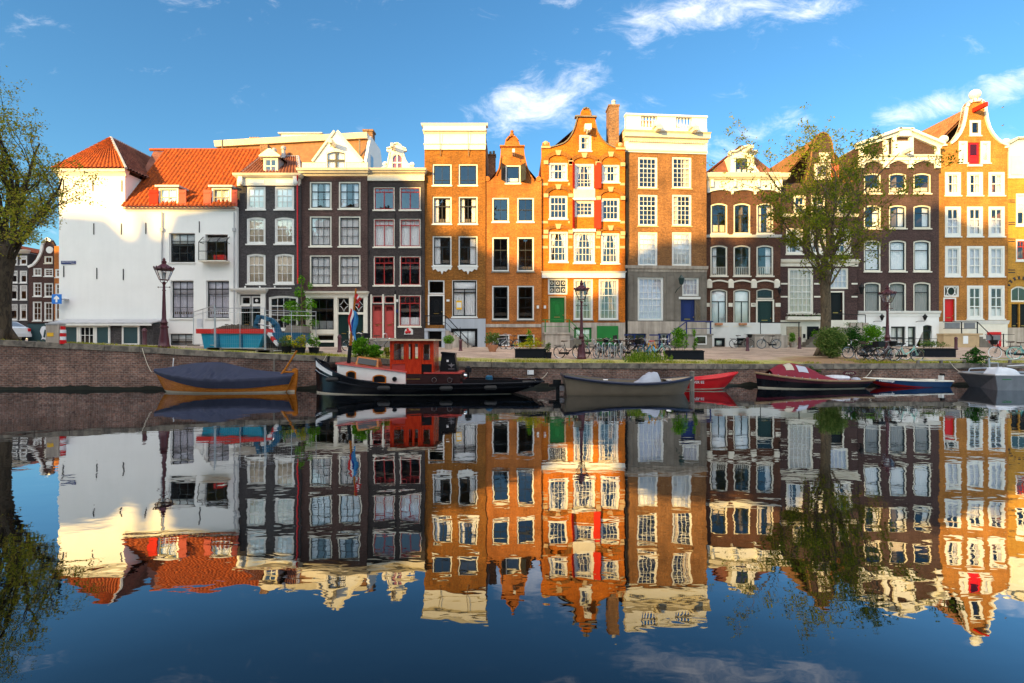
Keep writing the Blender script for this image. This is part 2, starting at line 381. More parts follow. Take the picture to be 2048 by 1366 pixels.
def water_mat():
    m, nt, b = mat('water'); co = ocoord(nt)
    def lay(sx, sy, sc, det, amp):
        mp = nd(nt, 'ShaderNodeMapping', Vector=co); mp.inputs['Scale'].default_value = (sx, sy, 1)
        return mth(nt, 'MULTIPLY', noise(nt, mp.outputs[0], sc, det, .5, .3), amp)
    h = mth(nt, 'ADD', lay(1, 1.3, .9, 2, .0036), lay(1.0, .8, .28, 1, .0078))
    h = mth(nt, 'ADD', h, lay(1, 2.0, 2.6, 2, .0008))
    bp = nd(nt, 'ShaderNodeBump', Strength=1.0, Distance=1.0, Height=h)
    lw = nd(nt, 'ShaderNodeLayerWeight', Blend=.5)
    gl = nd(nt, 'ShaderNodeBsdfGlossy', Roughness=.012, Normal=bp.outputs[0]); gl.inputs['Color'].default_value = (.92, .95, 1, 1)
    df = nd(nt, 'ShaderNodeBsdfDiffuse'); df.inputs['Color'].default_value = (.0012, .0018, .0016, 1)
    f = nd(nt, 'ShaderNodeValToRGB', i0=lw.outputs['Facing']); e = f.color_ramp.elements
    e[0].position = 0; e[0].color = (.03,.03,.03,1); e[1].position = 1; e[1].color = (.85,.85,.85,1)
    for p, v in ((.40,.075),(.55,.18),(.70,.46),(.80,.64),(.90,.76)): e.new(p).color = (v,v,v,1)
    x = nd(nt, 'ShaderNodeMixShader', i0=f.outputs[0], i1=df.outputs[0], i2=gl.outputs[0])
    nt.links.new(x.outputs[0], nt.nodes['Material Output'].inputs[0])
water_mat()
# ---------------- ground, quay, water ----------------
QUAY = [(-70,23.8,2.75),(-45,23.8,2.62),(-24,24.0,2.33),(-17.5,24.1,2.0),(-14.3,24.2,1.80),(-7.7,24.4,1.50),(-4.2,24.8,1.33),(.6,25.2,1.21),(12.2,26.3,1.09),(26.8,26.8,1.12),(60,28.2,1.2),(90,29.5,1.3)]
HOUSE = [(-70,38.6,2.75),(-45,38.6,2.5),(-33,38.6,2.06),(-25,38.8,1.86),(0,39.8,1.85),(16,41.6,1.85),(30,43.6,1.88),(60,46,1.9),(90,50,2.0)]
def lut(T, x):
    x = max(T[0][0], min(T[-1][0], x))
    for a, b in zip(T, T[1:]):
        if x <= b[0]:
            t = (x-a[0])/(b[0]-a[0]); return tuple(p+(q-p)*t for p, q in zip(a[1:], b[1:]))
def gz(X, Y):
    yq, zq = lut(QUAY, X); yh, zh = lut(HOUSE, X)
    t = max(0, min(1, (Y-yq)/(yh-yq))); return zq+(zh-zq)*t
def gp(px, py, lo=None):   # where the sight line through a base point meets the ground
    t = lo or 23.8
    while t < 120:
        X = PX(px, t)
        if t >= lut(QUAY, X)[0] and PZ(py, t) <= gz(X, t): return (X, t, gz(X, t))
        t += .05
    return (PX(px, 38), 38, gz(PX(px, 38), 38))
def at(px, D): X = PX(px, D); return (X, D, gz(X, D))
def ground_pt(i, j, xs):
    X = xs[i]; yq, _ = lut(QUAY, X); yh, _ = lut(HOUSE, X)
    ts = [0, .03, .08, .15, .25, .4, .55, .7, .85, 1]
    Y = yq+.32+(yh-yq-.32)*ts[j] if j < len(ts) else yh+[12, 60, 300][j-len(ts)]
    z = gz(X, Y)+(rnd.uniform(-.02, .02) if 0 < j < 9 else 0)
    return (X, Y, z)
mb = MB(); xs = [-70+1.6*i for i in range(101)]
mb.add([ground_pt(i, j, xs) for j in range(13) for i in range(101)], [(j*101+i, j*101+i+1, (j+1)*101+i+1, (j+1)*101+i) for j in range(12) for i in range(100)])
mb.add([(-900, 38, 2.7), (-70, 38, 2.7), (-70, 900, 2.7), (-900, 900, 2.7), (90, 40, 1.9), (900, 40, 1.9), (900, 900, 1.9), (90, 900, 1.9)], [(0,1,2,3),(4,5,6,7)])
def street_mat():
    m = M['clinker']; m2 = m.copy(); M['street'] = m2; nt = m2.node_tree; b = nt.nodes['Principled BSDF']
    for n in nt.nodes:     # paving lies flat: map the bricks on x,y
        if n.type == 'TEX_BRICK':
            co = ocoord(nt); nt.links.new(co, n.inputs['Vector'])
    co = ocoord(nt)
    old = b.inputs['Base Color'].links[0].from_socket
    s = nd(nt, 'ShaderNodeSeparateXYZ', i0=co)
    # grass verge along the coping: a band that follows the quay
    line = mth(nt, 'SUBTRACT', s.outputs[1], mth(nt, 'ADD', mth(nt, 'MULTIPLY', mth(nt, 'ADD', s.outputs[0], 14.0), .082), 24.25))
    wob = noise(nt, co, .8, 6, .65)
    f = mth(nt, 'SUBTRACT', line, mth(nt, 'MULTIPLY', wob, 5.0))
    f = mrange(nt, f, .4, -.5)
    gcol = mixc(nt, mrange(nt, noise(nt, co, 2.4, 5, .6), .38, .62), (.48,.40,.13,1), (.26,.30,.06,1))
    # bare soil round the trees
    d = nd(nt, 'ShaderNodeVectorMath', {'operation': 'DISTANCE'}, i0=co, i1=(18.6, 28.3, 1.3))
    k = mrange(nt, mth(nt, 'SUBTRACT', d.outputs['Value'], mth(nt, 'MULTIPLY', wob, 2.5)), 2.6, 1.4)
    gcol = mixc(nt, mth(nt, 'MULTIPLY', k, .85), gcol, (.27,.145,.09,1))
    f = mth(nt, 'MAXIMUM', f, k)
    nt.links.new(mixc(nt, mth(nt, 'MULTIPLY', f, .92), old, gcol), b.inputs['Base Color'])
street_mat()
struct('street', mb, 'street')
mb = MB().add([(-900,-3,0),(900,-3,0),(900,60,0),(-900,60,0)], [(0,1,2,3)])
struct('water', mb, 'water')
mb = MB().box(-900, 900, -3, 60, -3.2, -3)
struct('canal_bed', mb, 'soil')
mb = MB(); mb.box(-160, 120, -40, -3, -3, 1.2)
struct('near_bank', mb, 'clinker')
q = thing('quay_wall', 'long weathered brick quay wall with grey stone coping, rising to the left', 'quay wall', (0, 25, 0), world=True)
mb = MB(); n = len(QUAY)
mb.add([(x, y, -3) for x, y, z in QUAY]+[(x, y, z-.24) for x, y, z in QUAY]+[(x, y+.5, z-.24) for x, y, z in QUAY],
       [(i, i+1, n+i+1, n+i) for i in range(n-1)]+[(n+i, n+i+1, 2*n+i+1, 2*n+i) for i in range(n-1)])
obj('wall', mb, 'brick_quay', q)
mb = MB()
for a, b in zip(QUAY, QUAY[1:]):
    k = max(1, round((b[0]-a[0])/1.5))
    for i in range(k):
        t0, t1 = i/k+.004/k, (i+1)/k-.012/k
        p = [a[c]+(b[c]-a[c])*t0 for c in range(3)]; r = [a[c]+(b[c]-a[c])*t1 for c in range(3)]
        j = rnd.uniform(-.012, .012)
        mb.hexa([(p[0],p[1]-.04+j,p[2]-.24),(r[0],r[1]-.04+j,r[2]-.24),(r[0],r[1]+.4,r[2]-.24),(p[0],p[1]+.4,p[2]-.24)],
                [(p[0],p[1]-.04+j,p[2]+.012),(r[0],r[1]-.04+j,r[2]+.012),(r[0],r[1]+.4,r[2]+.012),(p[0],p[1]+.4,p[2]+.012)])
obj('coping', mb, 'coping', q)
mb = MB()      # wet, mossy strip just above the waterline
xw = [-70+.25*i for i in range(640)]; nw = len(xw); wy = [lut(QUAY, x)[0]-.006 for x in xw]
mb.add([(x, y, -.05) for x, y in zip(xw, wy)]+[(x, y, .15+.05*sin(x*1.3)*sin(x*.37)+rnd.uniform(-.035,.05)) for x, y in zip(xw, wy)], [(i, i+1, nw+i+1, nw+i) for i in range(nw-1)])
obj('waterline_moss', mb, 'wet', q)
# ---------------- house builder ----------------
CUTS = {}
class House:
    def __init__(s, name, label, cat, x0, x1, D, th=0, group=None, base=None):
        X0 = PX(x0, D); s.th = R(th); s.c, s.s = cos(s.th), sin(s.th)
        s.zb = (gz(X0, D) if base is None else base)-.05
        s.X0, s.D = X0, D
        s.root = thing(name, label, cat, (X0, D, s.zb), s.th, group)
        s.holes = []; s.w = s.p(x1, CY)[0]
    def p(s, px, py, v=0):
        a = (px-CX)/F; X0 = s.X0-v*s.s; D = s.D+v*s.c
        u = (a*D-X0)/(s.c-a*s.s); t = D+u*s.s
        return (u, CAM-(py-CY)/F*t-s.zb)
    def ps(s, pts, v=0): return [s.p(x, y, v) for x, y in pts]
    def rect(s, x0, y0, x1, y1, v=0):
        cy = (y0+y1)/2
        u0 = s.p(x0, cy, v)[0]; u1 = s.p(x1, cy, v)[0]; cx = (x0+x1)/2
        return u0, u1, s.p(cx, y1, v)[1], s.p(cx, y0, v)[1]
    def part(s, name, mb, mat, parent=None, smooth=False, label=None): return obj(name, mb, mat, parent or s.root, smooth, label)
    def box(s, name, r, v0, v1, mat, parent=None, v=0, label=None):   # r in pixels at depth v
        u0, u1, z0, z1 = s.rect(*r, v)
        return s.part(name, MB().box(u0, u1, v0, v1, z0, z1), mat, parent, label=label)
    def facade(s, pts, mat, name='facade', d=.30, v=0, px=True):
        P = s.ps(pts, v) if px else pts
        hs = [h for h in s.holes if inpoly((sum(a[0] for a in h)/len(h), sum(a[1] for a in h)/len(h)), P)]
        return s.part(name, MB().plate(P, hs, v, v+d), mat)
    def body(s, zt, depth=9, mat='brick_far', floors=(), roof='flat', zr=None, rmat='tile_dark', w0=0, w1=None):
        w1 = w1 or s.w; a, b = w0+.02, w1-.02
        mb = MB().box(a, a+.2, .3, depth, 0, zt).box(b-.2, b, .3, depth, 0, zt).box(a+.2, b-.2, depth-.2, depth, 0, zt)
        s.part('side_walls', mb, mat)
        mb = MB().box(a+.21, b-.21, 3.4, 3.5, .1, zt-.05)
        for z in floors: mb.box(a+.21, b-.21, .31, 3.39, z-.12, z+.12)
        m = (a+b)/2
        mb.box(m-.06, m+.06, .32, 3.39, .1, zt-.05)
        s.part('interior', mb, 'interior')
        if roof == 'flat': s.part('roof', MB().box(a+.01, b-.01, .31, depth-.01, zt-.1, zt+.08), 'lead')
        elif roof == 'gable':
            e = .02; mb = MB(); mm = (w0+w1)/2
            mb.add([(w0+e,.28,zt),(mm,.28,zr),(w1-e,.28,zt),(w0+e,depth,zt),(mm,depth,zr),(w1-e,depth,zt)], [(0,1,4,3),(1,2,5,4),(0,2,1),(3,4,5),(0,3,5,2)])
            s.part('roof', mb, rmat)
def arch_poly(u0, u1, z0, z1, rise, n=8):
    if rise <= 0: return [(u0,z0),(u1,z0),(u1,z1),(u0,z1)]
    w = (u1-u0)/2; r = (w*w+rise*rise)/(2*rise); c = (u0+u1)/2; cz = z1-r; a = math.asin(min(1, w/r))
    return [(u0,z0),(u1,z0)]+[(c+r*sin(a-2*a*i/n), cz+r*cos(a-2*a*i/n)) for i in range(n+1)]
def inset(P, d):
    P = ccw(P); n = len(P); out = []
    for i in range(n):
        p0, p1, p2 = Vector(P[i-1]), Vector(P[i]), Vector(P[(i+1) % n])
        a = (p1-p0).normalized(); b = (p2-p1).normalized()
        na = Vector((-a.y, a.x)); nb = Vector((-b.y, b.x)); m = na+nb; m = m/ max(.3, m.length_squared)*2
        out.append(tuple(p1+m*d))
    return out
def drape(mb, u0, u1, z0, z1, v, per=.16, amp=.02, n=None):
    n = n or max(6, int((u1-u0)/per*6)); ph = rnd.uniform(0, 6)
    return mb.grid(lambda a, b: (u0+(u1-u0)*a, v+amp*sin(2*pi*(u1-u0)*a/per+ph+.6*sin(a*9+ph))*(1 if b < .9 else .6), z0+(z1-z0)*b), n, 3)
def window(H, x0, y0, x1, y1, nc=2, rows=((.5, 1),), fc='cream', sc=None, cur=None, arch=0, fw=.10, sill=True, v=0, mull=None, glass='glass',
           name='window', hole=True, curm='curtain', sw=.05, bt=.032, deep=.05, sillm=None, parent=None, label=None):
    """nc columns; rows = (fraction from top, thick?) ; mull = (column count below first thick row) for T windows"""
    u0, u1, z0, z1 = H.rect(x0, y0, x1, y1, v)
    out = arch_poly(u0, u1, z0, z1, arch)
    if hole: H.holes.append(out)
    sc = sc or fc
    o4 = inset(out, .004); inn = inset(out, fw)
    w = H.part(name, MB().plate(o4, [inn], v+deep, v+deep+.14), fc, parent, label=label)
    if sill: H.part('sill', MB().box(u0-.06, u1+.06, v-.07, v+deep-.003, z0-.09, z0+.012), sillm or fc, w)
    i4 = inset(inn, .003); in2 = inset(inn, sw)
    mb = MB().plate(i4, [in2], v+deep+.03, v+deep+.09)
    a0, a1, b0, b1 = in2[0][0], in2[1][0], min(p[1] for p in in2), max(p[1] for p in in2)
    f0, f1 = v+deep+.032, v+deep+.078; H_ = b1-b0; zt = None
    for fr, th in rows:
        z = b1-H_*fr; t = .035 if th else bt/2
        mb.box(a0-.01, a1+.01, f0 if not th else f0-.006, f1, z-t, z+t)
        if th and zt is None: zt = z
    top = b1+.005
    if mull:
        lo = zt if zt is not None else b1
        for k in range(1, nc): x = a0+(a1-a0)*k/nc; mb.box(x-bt/2, x+bt/2, f0+.003, f1-.003, lo, b1-arch*.15)
        for k in range(1, mull): x = a0+(a1-a0)*k/mull; mb.box(x-.035, x+.035, f0+.003, f1-.003, b0-.005, lo)
    else:
        for k in range(1, nc):
            x = a0+(a1-a0)*k/nc; dx = abs(2*(x-a0)/(a1-a0)-1); zz = top-(arch*dx*dx if arch else 0)
            mb.box(x-bt/2, x+bt/2, f0+.003, f1-.003, b0-.005, zz)
    H.part('sash', mb, sc, w)
    ta_, tb_ = rnd.gauss(0,.012), rnd.gauss(0,.010)
    H.part('pane', MB().add([(p[0], v+deep+.06+ta_*(p[0]-(u0+u1)/2)+tb_*(p[1]-(z0+z1)/2), p[1]) for p in inset(inn, .01)], [tuple(range(len(inn)))]), glass, w)
    vc = v+deep+.17; W_ = a1-a0
    if cur:
        mb = MB()
        for c in cur.split('+'):
            if c == 'full': drape(mb, a0-.05, a1+.05, b0-.03, b1+.03, vc)
            elif c == 'side': drape(mb, a0-.06, a0+W_*.26, b0-.03, b1+.03, vc, .12); drape(mb, a1-W_*.26, a1+.06, b0-.03, b1+.03, vc, .12)
            elif c == 'left': drape(mb, a0-.06, a0+W_*.36, b0-.03, b1+.03, vc, .12)
            elif c == 'right': drape(mb, a1-W_*.36, a1+.06, b0-.03, b1+.03, vc, .12)
            elif c == 'half': drape(mb, a0-.04, a1+.04, b0-.03, b0+H_*.45, vc, .14, .025)
            elif c == 'low': drape(mb, a0-.04, a1+.04, b0-.03, b0+H_*.27, vc, .14, .02)
            elif c == 'two3': drape(mb, a0-.04, a1+.04, b0-.03, b0+H_*.66, vc, .17, .04)
            elif c == 'blind': mb.box(a0-.03, a1+.03, vc-.09, vc-.08, b1-H_*.34, b1+.03)
            elif c == 'blind7': mb.box(a0-.03, a1+.03, vc-.09, vc-.08, b1-H_*.6, b1+.03)
            elif c == 'shade': mb.box(a0-.03, a1+.03, vc-.09, vc-.08, b0-.03, b1+.03)
            elif c == 'tie':
                for sg, ua in ((1, a0-.05), (-1, a1+.05)):
                    mb.grid(lambda a, b: (ua+sg*a*W_*(.12+.30*b**2.2), vc+.03*sin(a*16), b0-.03+(H_+.06)*b), 14, 6)
        H.part('curtain', mb, curm, w, smooth=2)
    return w
def door(H, x0, y0, x1, y1, mat, v=.12, panels=2, glassy=False, handle=True, name='door', label=None, frame=None):
    u0, u1, z0, z1 = H.rect(x0, y0, x1, y1)
    H.holes.append([(u0,z0),(u1,z0),(u1,z1),(u0,z1)])
    d = H.part(name, MB().box(u0+.004, u1-.004, v, v+.06, z0, z1-.004), mat, label=label)
    mb = MB(); w = u1-u0; h = z1-z0
    for (a, b) in ([(.06,.36),(.42,.93)] if panels == 2 else [(.06,.30),(.36,.62),(.68,.94)]):
        o = [(u0+w*.16,z0+h*a),(u1-w*.16,z0+h*a),(u1-w*.16,z0+h*b),(u0+w*.16,z0+h*b)]
        mb.plate(o, [inset(o, .035)], v-.018, v); mb.plate(inset(o, .09), [], v-.012, v)
    H.part('panel', mb, mat, d)
    if glassy:
        o = [(u0+w*.2,z0+h*.42),(u1-w*.2,z0+h*.42),(u1-w*.2,z0+h*.93),(u0+w*.2,z0+h*.93)]
        H.part('pane', MB().plate(o, [], v-.022, v-.019), 'glass_dark', d)
    if handle: H.part('handle', MB().ball((u1-.1, v-.05, z0+h*.46), .045, 8, 6).box(u0+w*.3, u1-w*.3, v-.03, v-.002, z0+h*.385, z0+h*.41), 'brass', d)
    if frame:
        fw = .12
        H.part('door_frame', MB().box(u0-fw, u0-.002, -.03, .2, z0, z1+fw).box(u1+.002, u1+fw, -.03, .2, z0, z1+fw).box(u0-.002, u1+.002, -.03, .2, z1+.002, z1+fw), frame, d)
    return d
paint('brass', (.45,.30,.09), .3, .1, 3, .5, met=.8)
def cornice(H, x0, y0, x1, y1, mat, prof=((0,.0),(.12,.04),(.3,.06),(.34,.22),(.6,.30),(.66,.42),(1,.48)), name='cornice', v=0):
    """horizontal moulding; prof = (height fraction from the bottom, projection)"""
    u0, u1, z0, z1 = H.rect(x0, y0, x1, y1, v); h = z1-z0; mb = MB()
    for (a, pa), (b, pb) in zip(prof, prof[1:]):
        mb.hexa([(u0-pa*.4, v-pa, z0+h*a), (u1+pa*.4, v-pa, z0+h*a), (u1+pa*.4, v+.2, z0+h*a), (u0-pa*.4, v+.2, z0+h*a)],
                [(u0-pb*.4, v-pb, z0+h*b-.001), (u1+pb*.4, v-pb, z0+h*b-.001), (u1+pb*.4, v+.2, z0+h*b-.001), (u0-pb*.4, v+.2, z0+h*b-.001)])
    return H.part(name, mb, mat)
def trim(mb, P, w, v0, v1):     # flat moulding along an open line in x,z
    for a, b in zip(P, P[1:]):
        a, b = Vector(a), Vector(b); d = (b-a)
        if d.length < 1e-5: continue
        n = Vector((-d.y, d.x)).normalized()*w; e = d.normalized()*.01
        q = [a-e, b+e, b+e+n, a-e+n]
        mb.hexa([(p.x, v0, p.y) for p in q], [(p.x, v1, p.y) for p in q])
    return mb
def pantile(name, H, a, b, c, d, mat, per=.30, course=.36, amp=.14, parent=None):
    """corrugated tile surface: a,b eave ends, d,c ridge ends (local points)"""
    a, b, c, d = map(Vector, (a, b, c, d)); L = (b-a).length; Hh = ((d-a).length+(c-b).length)/2
    nrm = (b-a).cross(d-a).normalized()
    if nrm.y > 0 or (abs(nrm.y) < .05 and nrm.z < 0): nrm = -nrm
    if nrm.z < 0: nrm = -nrm
    nu = int(L/per*6); nv = max(2, int(Hh/course)); vs = []; fs = []
    for j in range(nv):
        for e in (0, 1):
            t = (j+e*.98)/nv
            for i in range(nu+1):
                s = i/nu
                p = (a+(b-a)*s)*(1-t)+(d+(c-d)*s)*t
                q = (i % 6)/6; h = amp*abs(cos(pi*q))**.8+(.03 if e == 0 else 0)+rnd.uniform(0, .006)
                vs.append(p+nrm*h)
    m = nu+1
    for r in range(2*nv-1):
        for i in range(nu): fs.append((r*m+i, r*m+i+1, (r+1)*m+i+1, (r+1)*m+i))
    return obj(name, MB().add(vs, fs), mat, parent or H.root, smooth=2)
def rail(pts, r=.022, n=6):
    return MB().tube(pts, r, n)
def hoist(H, px, py, mat, ln=.9, w=.22, h=.24, v=0, hood=False):
    u, z = H.p(px, py, v); mb = MB().box(u-w/2, u+w/2, v-ln, v, z-h/2, z+h/2)
    b = H.part('hoist_beam', mb, mat)
    H.part('hook', MB().tube([(u, v-ln*.8, z-h/2), (u, v-ln*.8, z-h/2-.16)], .02, 5).lathe((u, v-ln*.8, z-h/2-.22), [(.02,-.05),(.05,0),(.02,.06)], 6), 'black_iron', b)
    return b
def anchors(H, pts, L=.5):
    for x, y in pts:
        u, z = H.p(x, y); H.part('wall_anchor', MB().box(u-.025, u+.025, -.045, -.002, z-L/2, z+L/2), 'black_iron')
def steps(mb, u0, u1, v0, v1, z0, z1, n, right=True):
    """flight along u from z1 (landing side) down to z0"""
    for i in range(n):
        a = u0+(u1-u0)*i/n; b = u0+(u1-u0)*(i+1)/n; z = z1-(z1-z0)*(i+1)/(n+1)
        mb.box(a, b+(.02 if right else -.02), v0, v1, z0-.1, z)
    return mb
# ---------------- the row of houses, left to right ----------------
def build_white():
    H = House('corner_house', 'white plastered corner house with bright orange tiled roof and blank end wall', 'house', 118, 473, 38.8)
    dark = 'dark_sash'
    for (a, b, c, d, r) in [(338,466,390,525,((.24,0),(.40,1),(.68,0))),(341,561,387,637,((.20,1),(.40,0),(.72,0))),(412,561,458,637,((.20,1),(.40,0),(.72,0)))]:
        cur = 'blind' if b < 500 else 'blind+two3'
        window(H, a, b, c, d, 3, r, 'white_wall', dark, cur, fw=.04, deep=.16, sw=.06, curm='curtain_lilac' if b > 500 else 'blind', sillm='white')
    for (a, c) in ((338, 385), (411, 458)): window(H, a, 667, c, 692, 3, ((.5, 0),), 'white_wall', dark, 'blind7', fw=.04, deep=.14, sill=False, curm='blind')
    u0, u1, z0, z1 = H.rect(408, 474, 458, 524)
    H.holes.append([(u0+.1,z0+.1),(u1-.1,z0+.1),(u1-.1,z1+.2),(u0+.1,z1+.2)])
    P = H.ps([(118,345),(250,345),(250,418),(473,418),(473,697),(118,697)])
    H.part('facade', MB().plate(P, [h for h in H.holes], 0, .3), 'white_wall')
    ue, ze = H.p(250, 418); _, zt = H.p(184, 345); ub = H.p(250, 345)[0]
    # side return of the tall corner block
    mb = MB().add([(ub-.02,.3,ze-.5),(ub-.02,.3,zt),(ub-.02,7,zt),(ub-.02,7,ze-.5)], [(0,1,2,3)]).box(.02,.2,.3,8,0,zt).box(.2,H.w-.2,7.8,8,0,ze).box(H.w-.22,H.w-.02,.3,8,0,ze).box(.2,ub,7.8,8,ze,zt)
    H.part('side_walls', mb, 'white_wall')
    H.part('interior', MB().box(.21, H.w-.23, 3.4, 3.5, .1, ze-.1).box(.21,H.w-.23,.31,3.39,2.3,2.5).box(.21,H.w-.23,.31,3.39,5.6,5.8).box(7.9,8.0,.31,3.39,.1,ze-.1), 'interior')
    cornice(H, 113, 340, 252, 352, 'white', ((0,0),(.3,.08),(.5,.16),(.6,.28),(1,.34)))
    cornice(H, 252.5, 414, 473, 423, 'white', ((0,0),(.4,.06),(.6,.14),(1,.18)))
    # main roof
    _, zr = H.p(400, 300, 4.8); ur = H.p(533, 300, 4.8)[0]; zE = H.p(400, 416)[1]
    roof = H.part('roof', MB().add([(ue,-.2,zE-.1),(H.w,-.2,zE-.1),(H.w,4.8,zr-.12),(ue-1.2,4.8,zr-.12),(H.w,9.6,zE-.1),(ue-1.2,9.6,zE-.1)], [(0,1,2,3),(3,2,4,5)]), 'tile_dark')
    pantile('tiles', H, (ue-.05,-.25,zE-.04), (H.w-.02,-.25,zE-.04), (H.w-.02,4.8,zr), (ue-.05,4.8,zr), 'tile_orange', .32, parent=roof)
    H.part('ridge', MB().tube([(ue-1.5,4.8,zr+.02),(H.w,4.8,zr+.02)], .13, 8), 'tile_orange', roof)
    # corner block: hipped roof
    zA = H.p(222, 277, 2.6)[1]; uA = H.p(222, 277, 2.6)[0]; e = .32
    zB = H.p(184, 341)[1]
    r2 = H.part('hip_roof', MB().add([(-e,-e,zB-.03),(ub+e,-e,zB-.03),(uA,2.6,zA-.1),(uA,8,zA-.1),(ub+e,8,zB-.03),(-e,8,zB-.03)], [(0,1,2),(1,4,3,2),(5,0,2,3)]), 'tile_dark')
    pantile('tiles', H, (-e+.05,-e,zB), (ub+e-.05,-e,zB), (uA+.05,2.6,zA), (uA-.05,2.6,zA), 'tile_orange', .32, parent=r2)
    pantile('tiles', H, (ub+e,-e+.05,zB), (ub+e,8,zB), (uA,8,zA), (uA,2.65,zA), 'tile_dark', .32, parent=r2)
    pantile('tiles', H, (-e,8,zB), (-e,-e+.05,zB), (uA,2.65,zA), (uA,8,zA), 'tile_orange', .32, parent=r2)
    H.part('hip_flashing', MB().tube([(-e,-e,zB+.06),(uA,2.6,zA+.08)], .09, 6).tube([(ub+e,-e,zB+.06),(uA,2.6,zA+.08)], .11, 6).tube([(uA,2.6,zA+.08),(uA,8,zA+.08)], .1, 6), 'zinc', r2)
    # dormers with shutters
    for (a, b) in ((317, 358), (423, 464)):
        v = .0; u0, u1, z0, z1 = H.rect(a, 373, b, 414, v)
        D = H.part('dormer', MB().box(u0+.05, u0+.16, v+.11, v+3, z0, z1-.1).box(u1-.16, u1-.05, v+.11, v+3, z0, z1-.1), 'white')
        H.part('dormer_roof', MB().box(u0-.14, u1+.14, v-.22, v+3.4, z1-.08, z1+.06), 'zinc', D)
        w = window(H, a+1, 375, b-1, 414, 2, ((.5,0),), 'white', dark, 'full', hole=False, v=v, deep=-.03, fw=.12, parent=D, bt=.05, sw=.07)
    for (a, b, m) in ((299,316.5,'shutter_red'),(358.5,373,'shutter_salmon'),(407.5,422.5,'shutter_salmon'),(464.5,475,'shutter_salmon')):
        u0, u1, z0, z1 = H.rect(a, 380, b, 413, -.1)
        s = H.part('shutter', MB().box(u0, u1, -.16, -.10, z0, z1), m)
        H.part('hinge', MB().box(u0, u1-.1, -.19, -.162, z1-.25, z1-.2).box(u0, u1-.1, -.19, -.162, z0+.2, z0+.25), m, s)
    # glazed bay box
    b0 = H.part('bay_window', MB().box(u_(H,408),u_(H,458),-.62,-.56,z_(H,524),z_(H,522)), dark)
    u0, u1, z0, z1 = H.rect(407, 487, 459, 523); zt2 = H.p(430, 474)[1]
    mb = MB()
    for k in range(4):
        x = u0+(u1-u0)*k/3; mb.tube([(x,-.6,z0),(x,-.6,z1)], .028, 4).tube([(x,-.6,z1),(x,-.02,zt2)], .028, 4)
    for zz in (z0, (z0+z1)/2, z1): mb.tube([(u0,-.6,zz),(u1,-.6,zz)], .03, 4)
    for x in (u0, u1):
        for zz in (z0, z1): mb.tube([(x,-.6,zz),(x,0,zz)], .03, 4)
    H.part('glazing_bars', mb, dark, b0)
    H.part('pane', MB().add([(u0,-.6,z0),(u1,-.6,z0),(u1,-.6,z1),(u0,-.6,z1),(u1,-.02,zt2),(u0,-.02,zt2)], [(0,1,2,3),(3,2,4,5)]), 'glass', b0)
    H.part('shelf', MB().box(u0-.05,u1+.05,-.66,0,z0-.08,z0-.01), 'cream', b0)
    H.part('cushion', MB().box(u0+1.05,u1-.15,-.5,-.2,z0,z0+.42), 'signal_red', b0)
    # downpipes
    for x, ya, yb in ((325.5,425,545),(469.5,425,690)):
        u, za = H.p(x, ya); _, zb = H.p(x, yb)
        H.part('downpipe', MB().tube([(u,-.09,za),(u,-.09,zb)], .05, 8).box(u-.1,u+.1,-.18,-.01,za-1.45,za-1.2), 'zinc')
    anchors(H, [(127,370),(186,371),(244,372),(188,458),(243,458),(292,457),(399,454),(128,543),(194,547),(247,549)], .85)
    H.part('house_number', MB().box(*[u for u in (u_(H,450),u_(H,457))],-.03,-.002,z_(H,650),z_(H,648)), 'stone_grey')
    # low annex against the end wall
    v = -1.35; a = H.root
    u0, u1, z0, z1 = H.rect(115, 648, 303, 700, v); z0 = -.3
    AN = H.part('annex', MB().box(u0, u1, v+.12, -.004, z0, z1), 'brick_grey', label='low grey lean-to with a lead roof against the white end wall')
    zz1 = H.p(200, 639)[1]
    H.part('annex_roof', MB().hexa([(u0-.5,v-.2,z1+.02),(u1+.12,v-.2,z1+.02),(u1+.12,-.005,zz1-.06),(u0-.5,-.005,zz1-.06)], [(u0-.5,v-.2,z1+.1),(u1+.12,v-.2,z1+.1),(u1+.12,-.005,zz1+.03),(u0-.5,-.005,zz1+.03)]), 'zinc', AN)
    H.part('fascia', MB().box(u0-.5,u1+.1,v-.2,v-.12,z1-.12,z1+.017), 'white', AN)
    for (x0, x1, k) in ((122,156,0),(156.5,189,1),(189.5,219,0),(243,278,0)):
        a0, a1, c0, c1 = H.rect(x0, 651, x1, 690, v); o = [(a0,c0),(a1,c0),(a1,c1),(a0,c1)]
        H.part('annex_window', MB().plate(o, [inset(o, .12)], v+.02, v+.117), 'white', AN)
        if k == 0: H.part('board', MB().plate(inset(o,.11), [], v+.06, v+.118), 'teal_board', AN)
        else:
            i = inset(o,.11); mb = MB().plate(i, [inset(i,.04)], v+.05, v+.1)
            for f in (.33,.67): x = i[0][0]+(i[1][0]-i[0][0])*f; mb.box(x-.02,x+.02,v+.06,v+.09,i[0][1],i[2][1])
            m_ = (i[0][1]+i[2][1])/2; mb.box(i[0][0],i[1][0],v+.055,v+.095,m_-.02,m_+.02)
            H.part('sash', mb, 'white', AN); H.part('pane', MB().plate(i, [], v+.1, v+.118), 'glass_dark', AN)
    return H
def u_(H, x): return H.p(x, CY)[0]
def z_(H, y): return H.p(300, y)[1] if H.th == 0 else H.p(1330, y)[1]
HW = build_white()

